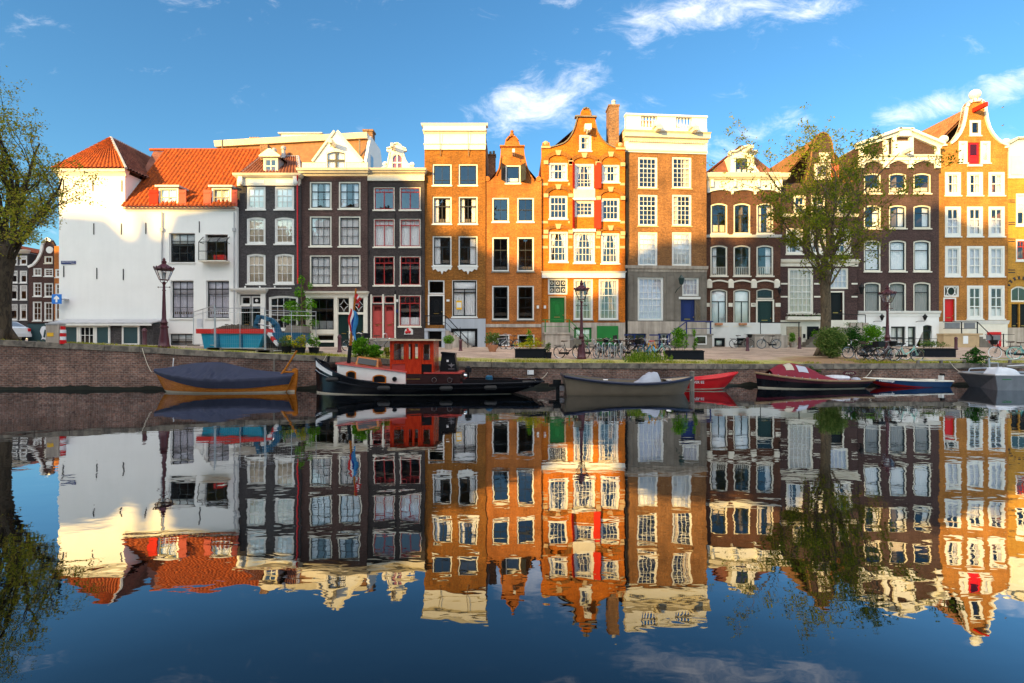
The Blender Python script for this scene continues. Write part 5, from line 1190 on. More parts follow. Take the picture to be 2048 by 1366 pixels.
def build_ochre():
    H = House('ochre_house', 'ochre brick house with a white gabled top, cut by the right edge', 'house', 2016, 2150, 43.9)
    for (y0, y1, cur) in ((386,452,'blind7'),(478,522,None)):
        for (a, b) in ((2032,2066),(2078,2112)): window(H, a, y0, b, y1, 4, ((.3,1),), 'white', 'white' if y0 < 400 else 'varnish', cur, fw=.16, sw=.07, mull=2)
    window(H, 2022, 572, 2056, 604, 2, (), 'cream', 'white', None, arch=.3, fw=.1, sill=False, name='fanlight')
    door(H, 2023, 608, 2038, 680, 'black_paint', panels=3); door(H, 2040, 608, 2055, 680, 'black_paint', panels=3)
    window(H, 2072, 572, 2112, 640, 2, ((.3,1),), 'cream', 'dark_sash', 'full', arch=.2)
    H.facade([(2016,357),(2150,357),(2150,655),(2016,655)], 'brick_ochre')
    H.facade([(2016,655.2),(2150,655.2),(2150,700),(2016,700)], 'stone_light', 'plinth', v=-.05)
    P = H.ps([(2016,356.8),(2016,290),(2013,286),(2030,276),(2050,275),(2085,262),(2120,276),(2152,288),(2150,292),(2150,356.8)])
    window(H, 2047, 304, 2066, 350, 1, ((.5,0),), 'white', 'green_sash', 'full', fw=.1, hole=False, deep=-.12)
    H.part('gable', MB().plate(P, [], -.06, .3), 'white'); mb = MB(); trim(mb, P[::-1][2:8], .14, -.3, .3); H.part('gable_coping', mb, 'ivory')
    H.box('loft_board', (2020,312,2044,350), -.1, -.063, 'cream')
    u0, u1, z0, z1 = H.rect(2018, 556, 2060, 574); c = (u0+u1)/2; a = (u1-u0)/2; n = 16
    for k in range(n):
        t0, t1 = pi*k/n, pi*(k+1)/n-.02
        H.part('voussoir', MB().plate([(c-a*cos(t0),z0-.1+.75*sin(t0)),(c-a*cos(t1),z0-.1+.75*sin(t1)),(c-(a+.25)*cos(t1),z0-.1+1.02*sin(t1)),(c-(a+.25)*cos(t0),z0-.1+1.02*sin(t0))], [], -.08, -.003), 'brick_dark' if k % 2 else 'brick_ochre')
    for y in (400,404,445,449,478,483,540,545): H.box('brick_band', (2016.5,y-.9,2030,y+.9), -.02, -.003, 'brick_dark')
    H.body(H.p(2080,357)[1], 9, 'brick_ochre', (2.7,6.1,9.4)); gable_roof(H, P, H.p(2080,345)[1], H.p(2080,268)[1])
build_ochre()

def build_back():
    v0 = 52.0
    H = House('mansard_building', 'large building behind the row with a brown mansard roof and white eaves', 'building', 416, 724, v0)
    zt = H.p(560,280)[1]; zE = H.p(560,340)[1]
    H.part('wall', MB().box(0,H.w,.2,9,0,zE), 'brick_far')
    rf = H.part('roof', MB().add([(0,-.2,zE),(H.w,-.2,zE),(H.w,2.2,H.p(724,270,2.2)[1]),(0,2.2,H.p(416,288,2.2)[1]),(H.w,9,zE),(0,9,zE),(H.w,6,H.p(724,270,2.2)[1]),(0,6,H.p(416,288,2.2)[1])], [(0,1,2,3),(2,6,7,3),(7,6,4,5)]), 'tile_tan')
    za, zb = H.p(417,288,2)[1], H.p(724,271,2)[1]
    H.part('eaves', MB().hexa([(-.2,1.5,za-.45),(H.w+.1,1.5,zb-.45),(H.w+.1,2.6,zb-.45),(-.2,2.6,za-.45)], [(-.2,1.3,za+.1),(H.w+.1,1.3,zb+.1),(H.w+.1,2.6,zb+.1),(-.2,2.6,za+.1)]), 'ivory')
    P = [(H.w+.02,-.1,0),(H.w+.02,8.9,0),(H.w+.02,8.9,zE),(H.w+.02,6,zb),(H.w+.02,2.2,zb),(H.w+.02,-.1,zE)]
    g = H.part('side_gable', MB().add(P+[(x+.3,y,z) for x, y, z in P], [(0,1,2,3,4,5),(11,10,9,8,7,6)]+[(i,(i+5) % 6,6+(i+5) % 6,6+i) for i in range(6)]), 'white_wall')
    for (y, z0) in ((2.0,zE+.6),(5.6,zE-1.2)): H.part('window', MB().box(H.w+.25,H.w+.34,y,y+1.0,z0,z0+1.7), 'glass_dark', g)
    u0, u1, z0, z1 = H.rect(563, 268, 640, 284, 3); h = H.part('roof_hut', MB().box(u0,u1,3,6,z0-.3,z1), 'white_wall'); H.part('hut_roof', MB().hexa([(u0-.3,2.8,z1),(u1+.3,2.8,z1),(u1+.3,6.2,z1),(u0-.3,6.2,z1)], [(u0-.3,2.8,z1+.12),(u1+.3,2.8,z1+.12),(u1+.1,6.2,z1+.7),(u0+.1,6.2,z1+.7)]), 'zinc', h)
    u0, u1, z0, z1 = H.rect(495, 280, 516, 290, 3); c = H.part('chimney', MB().box(u0,u1,3,4,z0-.3,z1-.2), 'brick_chimney')
    for k in range(4): H.part('chimney_pot', MB().lathe((u0+(u1-u0)*(k+.5)/4,3.4,z1-.2), [(.13,0),(.11,.5),(.14,.52),(.14,.62)], 8), 'terracotta', c)
    u0, u1, z0, z1 = H.rect(727, 259, 745, 290, 5); H.part('chimney', MB().box(u0,u1,5,6,z0-2,z1-.2).box(u0-.1,u1+.1,4.9,6.1,z1-.2,z1), 'brick_chimney')
    for x in (437,715): u, z = H.p(x, 302, -.1); H.part('vent_pipe', MB().tube([(u,.6,z-.5),(u,.6,z+1.4)], .08, 6), 'stone_grey')
    for x in (562,573): u0, u1, z0, z1 = H.rect(x, 303, x+6, 314, .4); H.part('skylight', MB().hexa([(u0,.25,z0),(u1,.25,z0),(u1,.45,z0),(u0,.45,z0)], [(u0,.7,z1),(u1,.7,z1),(u1,.9,z1),(u0,.9,z1)]), 'glass_dark')
build_back()

def build_far():
    H = House('far_brown_house', 'distant brown brick house with a neck gable, seen left of the white house', 'house', 57, 108, 74)
    for r in ((66,536,83,552),(88,537,106,553),(66,565,83,593),(88,566,106,594),(65,603,83,642),(88,604,105,642)): window(H, *r, 2, ((.3,1),(.65,0)), 'white', 'white', None, fw=.16, bt=.06)
    window(H, 88, 512, 105, 527, 2, (), 'ivory', 'white', None, fw=.16)
    P = H.ps([(57,700),(57,532),(66,528),(74,519),(81,505),(84,488),(88,480),(96,475),(104,480),(109,489),(108,700)]); H.facade(P, 'brick_far', px=False)
    mb = MB(); trim(mb, P[::-1][2:10], .35, -.2, .3); g = H.part('gable_coping', mb, 'white'); u, z = H.p(100,500); H.part('oculus', MB().lathe((u,-.1,z),[(.5,0),(.5,.15)],14,'y'), 'white', g)
    H.body(H.p(80,532)[1], 9, 'brick_far', (3,7)); gable_roof(H, P, H.p(80,532)[1], H.p(80,488)[1], mat='tile_orange')
    H = House('far_grey_house', 'distant grey brick house with white grid windows behind the left tree', 'house', -30, 56.5, 74)
    for (y0, y1) in ((511,530),(541,566),(570,600),(608,640)):
        for (a, b) in ((-22,-7),(-2,13),(19,35),(39,54)): window(H, a, y0, b, y1, 4, ((.12,0),(.24,0),(.36,1)), 'white', 'white', None, fw=.16, bt=.06, mull=1)
    H.facade([(-30,700),(-30,506),(56.5,506),(56.5,700)], 'brick_grey')
    cornice(H, -30, 500, 56.5, 507, 'cream')
    H.body(H.p(20,506)[1], 9, 'brick_grey', (3,7)); P = None
    gable_roof(H, P, H.p(20,503)[1], H.p(20,486)[1], mat='tile_orange')
    H = House('far_russet_house', 'distant russet brick house, a narrow strip showing beside the white wall', 'house', 108.5, 190, 73)
    for (y0, y1) in ((538,555),(567,590),(605,640)):
        for (a, b) in ((110,124),(130,144),(150,164)): window(H, a, y0, b, y1, 2, ((.4,1),), 'white', 'white', None, fw=.16, bt=.06)
    H.facade([(108.5,700),(108.5,492),(190,492),(190,700)], 'brick_red'); H.body(H.p(150,492)[1], 9, 'brick_red', (3,7))
    H = House('far_left_house', 'distant brick house at the far left edge behind the trunk', 'house', -140, -31, 74)
    for (y0, y1) in ((541,566),(570,600),(608,640)):
        for a in (-130,-105,-80,-55): window(H, a, y0, a+16, y1, 2, ((.4,1),), 'white', 'white', None, fw=.16, bt=.06)
    H.facade([(-140,700),(-140,496),(-31,496),(-31,700)], 'brick_brown'); H.body(H.p(-80,496)[1], 9, 'brick_brown', (3,7))
build_far()

# ---------------- the sunlit side's neighbours: unseen houses on the near bank, roof outlines shaped to shade the lower storeys ----------------
def near_bank():
    YB = -12.0; ta, te = math.tan(AZ), math.tan(EL)/cos(AZ)
    # height of the shade line on the far row, by picture column
    edge = [(-300,425),(118,425),(200,432),(248,478),(262,470),(274,418),(288,440),(300,478),(326,470),(345,424),(400,418),(470,405),(500,352),(560,372),(600,350),(720,346),(800,350),(850,400),(866,462),(905,468),(930,455),(955,500),(975,545),(1080,550),(1090,585),(1160,596),(1215,596),(1245,590),(1253,520),(1300,497),(1380,485),(1413,488),(1440,470),(1480,492),(1520,470),(1580,465),(1640,500),(1720,505),(1790,455),(1810,430),(1850,432),(1878,420),(1930,450),(1965,460),(2000,440),(2016,560),(2060,600),(2300,600)]
    pts = []
    for x, y in edge:
        Y = lut(HOUSE, PX(x, 40))[0]; X = PX(x, Y); Z = PZ(y, Y); d = Y-YB
        pts.append((X-d*ta, Z+d*te))
    return pts, YB
pts, YB = near_bank()
def cut(pts, a, b):
    def h(x):
        for p, q in zip(pts, pts[1:]):
            if p[0] <= x <= q[0]: return p[1]+(q[1]-p[1])*(x-p[0])/(q[0]-p[0])
        return pts[0][1] if x < pts[0][0] else pts[-1][1]
    return [(a, h(a))]+[p for p in pts if a < p[0] < b]+[(b, h(b))]
x = pts[0][0]; k = 0
mats = ['brick_brown', 'brick_tan', 'brick_black', 'brick_red', 'brick_plum']
desc = ['brown', 'tan', 'black', 'red', 'plum']
while x < pts[-1][0]-1:
    w = rnd.uniform(6, 8.5); b = min(x+w, pts[-1][0])
    top = cut(pts, x+.02, b-.02)
    t = thing('near_bank_house', '%s brick canal house on the near bank behind the viewer' % desc[k % 5], 'house', (x, YB, 1.2), world=True, group='houses on the near bank')
    hs = []
    zmin = min(p[1] for p in top)
    for zi in range(int((zmin-4)/3.4)):
        for c in range(3):
            u = x+(b-x)*(c+.5)/3; z0 = 2.4+zi*3.4; hs.append([(u-.55,z0),(u+.55,z0),(u+.55,z0+2.1),(u-.55,z0+2.1)])
    obj('facade', MB().plate([(x+.02,1.0),(b-.02,1.0)]+top[::-1], hs, YB-.35, YB), mats[k % 5], t)
    mb = MB()
    for h in hs: mb.plate(inset(h,-.01), [inset(h,.12)], YB-.14, YB-.05)
    obj('window_frames', mb, 'white', t)
    obj('panes', MB().box(x+.05,b-.05,YB-.34,YB-.33,1.0,zmin-1.5), 'glass_dark', t)
    obj('body', MB().box(x+.05,b-.05,YB-9,YB-.37,1.0,zmin-.5), mats[k % 5], t)
    x = b; k += 1

for i in range(4):      # unseen houses added left of the frame to shade the distant row
    y0 = 24+i*11.0; h = (22, 21, 22.5, 23)[i]
    t = thing('added_shade_house', 'brick house added beyond the left edge of the view to shade the distant row', 'house', (-88, y0, 2.6), world=True, group='unseen houses added for shade')
    o = [(y0+.02, 2.4), (y0+10.9, 2.4), (y0+10.9, h), (y0+5.5, h+3.4), (y0+.02, h)]
    m = MB().plate(o, [], -8, 0); m.v = [(-88+v[1], v[0], v[2]) for v in m.v]; obj('wall', m, ('brick_tan','brick_brown','brick_red','brick_plum')[i], t)
    m = MB()
    for k in range(3):
        for z in (4.2, 7.6, 11.0): m.box(-88.02, -87.95, y0+1.2+k*3.2, y0+2.6+k*3.2, z, z+2.2)
    obj('windows', m, 'glass_dark', t)
# ---------------- foliage and trees ----------------
def leaves(mb, c, rad, n, size, r=rnd, up=.0, flat=1.0):
    for _ in range(n):
        while True:
            p = Vector((r.uniform(-1,1), r.uniform(-1,1), r.uniform(-1,1)))
            if p.length_squared < 1: break
        p = Vector((c[0]+p.x*rad[0], c[1]+p.y*rad[1], c[2]+p.z*rad[2]))
        s = size*r.uniform(.6, 1.35)
        a = Vector((r.gauss(0,1), r.gauss(0,1), r.gauss(0,1)*flat+up)).normalized(); b = a.orthogonal().normalized(); b.rotate(Matrix.Rotation(r.uniform(0, 2*pi), 3, a))
        w = a.cross(b)
        mb.add([p-b*s, p+w*s*.45, p+b*s, p-w*s*.45], [(0,1,2,3)])
    return mb
def clump(mb, c, w, d, h, n, size, k=9, r=rnd):
    for i in range(k):
        a = r.uniform(0, 2*pi); q = r.uniform(0, 1)**.6; z = r.uniform(.18, .92)
        f = (1-abs(z-.45)*1.1)
        leaves(mb, (c[0]+cos(a)*q*w*.36*f, c[1]+sin(a)*q*d*.36*f, c[2]+h*z), (w*.24, d*.24, h*.2), n//k, size, r)
    return mb
def bush(name, label, cat, base, w, h, mat, n=900, size=.06, pot=None, group=None, k=10, stems=True, lift=0, part='foliage'):
    t = thing(name, label, cat, base, world=True, group=group)
    mb = clump(MB(), (base[0], base[1], base[2]+lift), w, w*.8, h, n, size, k); obj(part, mb, mat, t)
    if stems:
        m2 = MB()
        for i in range(7):
            a = rnd.uniform(0, 6.28); m2.tube([(base[0]+.03*cos(a), base[1]+.03*sin(a), base[2]+lift*.6), (base[0]+w*.22*cos(a), base[1]+w*.2*sin(a), base[2]+lift+h*rnd.uniform(.45,.8))], [.014,.006], 4)
        obj('stem', m2, 'bark', t)
    if pot: obj('pot', MB().lathe(base, pot[1], 14), pot[0], t, smooth=True)
    return t
def tree(name, label, base, trunk, limbs, leafm, nleaf, size, seed, tipr=.5, group=None, bark='bark', lf_=.86):
    r = random.Random(seed); t = thing(name, label, 'tree', base, world=True, group=group)
    wood = MB(); lf = MB(); tips = []
    wood.tube([p for p, _ in trunk], [q for _, q in trunk], 12)
    for s in range(5):      # root flare
        a = s*1.26+.4; b = Vector(base); wood.tube([b+Vector((cos(a)*trunk[0][1]*1.5, sin(a)*trunk[0][1]*1.5, -.1)), b+Vector((cos(a)*trunk[0][1]*.6, sin(a)*trunk[0][1]*.6, .55))], [trunk[0][1]*.25, trunk[0][1]*.4], 6)
    def grow(p, d, L, rad, lev):
        n = max(3, int(L/.45)); pts = [p]; rs = [rad]; q = Vector(p); dd = Vector(d)
        for i in range(n):
            dd = (dd+Vector((r.gauss(0,.13), r.gauss(0,.13), r.gauss(0,.1)+.045))).normalized(); q = q+dd*(L/n); pts.append(q.copy()); rs.append(rad*(1-.75*(i+1)/n))
        wood.tube(pts, rs, (8,6,5,3,3)[min(lev,4)], False)
        if lev >= 2: tips.extend([(x, lev) for x in pts[n//2:]])
        if lev < 4:
            k = {0:7,1:7,2:5,3:2}[lev]
            for j in range(k):
                i = min(n-1, int(n*(.25+.72*(j+r.random())/k)))
                b = (pts[i+1]-pts[i]).normalized(); ax = b.orthogonal().normalized(); ax.rotate(Matrix.Rotation(r.uniform(0,2*pi), 3, b))
                nd_ = b.copy(); nd_.rotate(Matrix.Rotation(R(r.uniform(24,52)), 3, ax)); nd_.z += .08
                grow(pts[i], nd_.normalized(), L*r.uniform(.40,.66)*(1-.25*i/n), rs[i]*.52, lev+1)
    for (p0, p1, rad) in limbs:
        p0, p1 = Vector(p0), Vector(p1); d = p1-p0
        grow(p0, d.normalized(), d.length*lf_, rad*.60, 1)
    tn = obj('trunk', wood, bark, t, smooth=2).name
    bx, by = base[0], base[1]; n = 0; zt_ = max(p.z for p, _ in tips)
    while n < nleaf:
        p, lev = tips[r.randrange(len(tips))]
        if math.hypot(p.x-bx, p.y-by) < 1.7 and p.z < zt_-3.5 and r.random() < .72: continue
        q = p+Vector((r.gauss(0,.16), r.gauss(0,.16), r.gauss(.05,.12))); wood.tube([p, q], [.007,.004], 3, False)
        k = r.randrange(3, 7); leaves(lf, p+(q-p)*.7, (.25*tipr, .25*tipr, .18*tipr), k, size, r); n += k
    me = bpy.data.objects[tn].data; nm = mesh('trunk', wood, bark, 2, WO[t.name]); bpy.data.objects[tn].data = nm; bpy.data.meshes.remove(me)
    obj('crown', lf, leafm, t)
    return t
def limb_px(p0, D0, tip, dD): return ((PX(p0[0],D0), D0, PZ(p0[1],D0)), (PX(tip[0],D0+dD), D0+dD, PZ(tip[1],D0+dD)))
# right-hand tree in front of the dark house
b = gp(1648, 712); D0 = b[1]
tr = [((PX(x,D0), D0, PZ(y,D0)), r_) for x, y, r_ in ((1648,714,.38),(1650,680,.31),(1652,630,.29),(1651,585,.285),(1650,552,.31),(1649,528,.25))]
lm = []
for (p0, tip, dD, rad) in (((1650,545),(1560,395),-1.5,.12),((1649,535),(1585,330),1.5,.15),((1648,535),(1622,290),-1,.16),((1650,530),(1655,262),.6,.17),((1652,535),(1700,290),-1.5,.17),((1652,540),(1738,330),1.0,.14),((1653,545),(1762,400),-1.0,.12),
      ((1655,575),(1745,455),1.2,.11),((1648,570),(1566,500),.8,.09),((1650,550),(1640,380),2.4,.13),((1651,545),(1690,400),-2.6,.13),((1654,580),(1700,500),-2.0,.08),((1650,555),(1600,440),-2.6,.10),((1655,560),(1782,440),.6,.11),((1648,555),(1538,430),.5,.11),((1652,545),(1775,370),1.8,.11)):
    a, c = limb_px(p0, D0, tip, dD); lm.append((a, c, rad))
tree('plane_tree', 'young leafed canal tree with knobbly trunk in front of the dark house', b, tr, lm, 'leaf_tree', 15500, .085, 11, 1.2, lf_=1.0)
# big elm at the left edge
D0 = 26.6; b = (PX(1,D0), D0, gz(PX(1,D0), D0))
tr = [((PX(x,D0), D0, PZ(y,D0)), r_) for x, y, r_ in ((0,684,.50),(1,660,.44),(2,610,.40),(4,560,.40),(9,520,.43),(12,490,.28))]
lm = []
for (p0, tip, dD, rad) in (((14,536),(122,455),1.0,.17),((16,500),(112,330),-1.5,.22),((15,500),(92,262),1.2,.24),((18,498),(55,232),-.8,.26),((12,500),(18,250),1.5,.25),((6,505),(-45,290),-1,.22),((0,515),(-90,380),1,.2),((14,510),(118,395),2.0,.17),((18,500),(70,330),-2.4,.17),((14,500),(-20,340),2.4,.17),((13,520),(95,420),-2.5,.13)):
    a, c = limb_px(p0, D0, tip, dD); lm.append((a, c, rad))
tree('elm_tree', 'big elm with dark trunk and thin yellowish crown at the left edge', b, tr, lm, 'leaf_elm', 10500, .072, 5, 1.25, bark='bark_dark')
# sapling by the building site
b = gp(604, 694); D0 = b[1]; t = thing('street_sapling', 'small bright green sapling behind the construction fence', 'tree', b, world=True)
obj('trunk', MB().tube([b, (b[0],b[1],PZ(640,D0)), (b[0]-.05,b[1],PZ(560,D0))], [.09,.07,.02], 7), 'bark', t)
mb = MB(); br = MB()
for (x, y, w, h, n) in ((600,560,.28,.40,110),(598,585,.40,.45,190),(622,572,.22,.3,70),(582,612,.62,.42,300),(615,608,.62,.45,300),(598,630,.9,.45,420),(575,640,.45,.3,160),(624,645,.35,.3,130),(600,655,.6,.25,160)):
    c = (PX(x,D0), D0+rnd.uniform(-.5,.5), PZ(y,D0)); leaves(mb, c, (w,w*.9,h), n, .085); br.tube([(b[0],b[1],max(c[2]-.7,b[2]+1.2)), c], [.03,.01], 4)
obj('crown', mb, 'leaf_bright', t); obj('branch', br, 'bark', t)

# ---------------- boats ----------------
class Boat:
    def __init__(s, name, label, xc, yc, L, B, d, sheer, s0=.75, pw=2.2, rb=.3, rs=.05, bw=.8, rz=0):
        s.t = thing(name, label, 'boat', (xc, yc, 0), world=True); s.__dict__.update(xc=xc, yc=yc, L=L, B=B, d=d, sheer=sheer, s0=s0, pw=pw, rb=rb, rs=rs, bw=bw, rz=rz)
    def hb(s, t):
        a = s.s0+(1-s.s0)*min(1, t/.5)**.7 if t < .5 else 1.0
        c = 1 if t < .42 else max(0, 1-((t-.42)/.58)**s.pw)**.75
        return s.B/2*a*c
    def pt(s, t, h, side, off=0):
        xt = -s.L/2+t*s.L; xw = -s.L/2+s.rs+t*(s.L-s.rs-s.rb); k = max(0, h)**.8
        x = xw+(xt-xw)*k; y = side*(s.hb(t)*(s.bw+(1-s.bw)*k)*(1 if h >= 0 else 1+h*.5)+off); z = h*s.sheer(t)
        x = x*s.d; c, n = cos(s.rz), sin(s.rz)
        return (s.xc+x*c-y*n, s.yc+x*n+y*c, z)
    def band(s, mb, h0, h1, off=0, n=36, t0=0, t1=1, m=1):
        for sd in (-1, 1):
            mb.grid(lambda a, b: s.pt(t0+(t1-t0)*a, h0+(h1-h0)*b, sd, off), n, m)
        return mb
    def part(s, name, mb, mat, parent=None, smooth=False, label=None): return obj(name, mb, mat, parent or s.t, smooth, label)
    def hull(s, mat, inner=None, hi=.15, wall=.05, name='hull', levels=6):
        mb = MB()
        for sd in (-1, 1): mb.grid(lambda a, b: s.pt(a, -.5+1.5*b, sd), 40, 9)
        mb.grid(lambda a, b: (lambda p, q: tuple(p[i]+(q[i]-p[i])*a for i in range(3)))(s.pt(0, -.5+1.5*b, -1), s.pt(0, -.5+1.5*b, 1)), 4, 6)
        h = s.part(name, mb, mat, smooth=True)
        if inner:
            mb = MB()
            for sd in (-1, 1):
                mb.grid(lambda a, b: s.pt(.02+a*.96, hi+(1-hi)*b, sd, -min(wall, s.hb(.02+a*.96)*.6)), 40, 4)
                mb.grid(lambda a, b: s.pt(.0+a, 1, sd, -wall*b*(1 if s.hb(a) > wall else 0)), 40, 1)
            mb.grid(lambda a, b: (lambda p, q: tuple(p[i]+(q[i]-p[i])*b for i in range(3)))(s.pt(.02+a*.96, hi, -1, -.02), s.pt(.02+a*.96, hi, 1, -.02)), 40, 2)
            s.part('inside', mb, inner)
        return h
    def rail(s, mat, h=1.0, r=.035, off=.01, name='rub_rail', t0=0, t1=1):
        mb = MB()
        for sd in (-1, 1): mb.tube([s.pt(t0+(t1-t0)*i/36, h, sd, off) for i in range(37)], r, 6)
        mb.tube([s.pt(t0, h, -1, off), s.pt(t0, h, 1, off)], r, 6)
        return s.part(name, mb, mat, smooth=True)
    def deck(s, mat, h, t0, t1, name='deck', inset_=.03, camber=.03):
        mb = MB().grid(lambda a, b: (lambda p, q: (p[0]+(q[0]-p[0])*b, p[1]+(q[1]-p[1])*b, p[2]+camber*4*b*(1-b)))(s.pt(t0+(t1-t0)*a, h, -1, -inset_*(s.hb(t0+(t1-t0)*a) > .1)), s.pt(t0+(t1-t0)*a, h, 1, -inset_*(s.hb(t0+(t1-t0)*a) > .1))), 24, 4)
        return s.part(name, mb, mat)
def lerpt(T, x):
    for a, b in zip(T, T[1:]):
        if x <= b[0]: return a[1]+(b[1]-a[1])*(x-a[0])/(b[0]-a[0])
    return T[-1][1]
def sm(T, x): return sum(lerpt(T, max(T[0][0], min(T[-1][0], x+d))) for d in (-.06,-.03,0,.03,.06))/5
# 1 covered sloop
def sloop():
    B = Boat('covered_sloop', 'varnished wooden sloop under a dark navy boat cover', PX(448,23.0), 23.05, 6.35, 1.95, -1, lambda t: .56+.42*t**3+.18*(1-t)**3, s0=.28, pw=2.4, rb=.55, rs=.35, bw=.72)
    B.hull('varnish_gold', None); B.part('waterline_stripe', B.band(MB(), .0, .10, .008), 'cream_line')
    ridge = [(0,.12),(.12,.2),(.3,.36),(.42,.55),(.5,.68),(.56,.70),(.66,.62),(.76,.52),(.86,.30),(1,.02)]
    rr = random.Random(4); cr = [(rr.gauss(.55,.13), rr.uniform(-.10,.10), rr.uniform(.02,.055), rr.uniform(.008,.018)) for _ in range(16)]
    def f(a, b):
        v = 2*b-1; t = a; e = abs(v)
        sg = 1 if v > 0 else -1
        if e > .86:
            k = (e-.86)/.14; p = B.pt(t, 1-k*sm([(0,.5),(.3,.70),(.6,.66),(.85,.30),(1,.10)], t), sg, .035+.01*sin(t*90)); return (p[0], p[1], p[2]+.02)
        q = e/.86; p = B.pt(t, 1, sg, .035); c = B.yc
        fold = .060*(abs(sin(t*21+3*q))-.6)*q*(1-q)*4*sm([(0,.4),(.35,.5),(.5,1.6),(.62,1.4),(.8,.6),(1,.3)], t)
        return (p[0], c+(p[1]-c)*q, p[2]+.02+sm(ridge, t)*(1-q**1.25)*(1-.25*sin(pi*q))+fold-sum(d*math.exp(-((t-c_-m_*q)/w)**2)*min(1,q*2.5) for c_, m_, d, w in cr))
    cv = B.part('boat_cover', MB().grid(f, 170, 44), 'navy_canvas', smooth=2)
    x1 = B.xc+B.L/2
    r = B.part('rudder', MB().plate([(x1-.42,-.3),(x1-.02,-.3),(x1+.10,.55),(x1+.12,1.0),(x1-.0,1.08),(x1-.12,1.02),(x1-.10,.6),(x1-.3,.1)], [], B.yc-.05, B.yc+.05), 'varnish_gold')
    B.part('rudder_foot', MB().box(x1-.40,x1+.0,B.yc-.07,B.yc+.07,.0,.09), 'cream_line', r)
    B.part('tiller', MB().tube([(x1-.6,B.yc-.1,.78),(x1-.42,B.yc-.1,1.0),(x1+.12,B.yc-.1,1.86)], [.05,.05,.035], 7).tube([(x1-.5,B.yc-.1,.9),(x1+.08,B.yc,.9)], .04, 6), 'varnish_gold', r)
sloop()
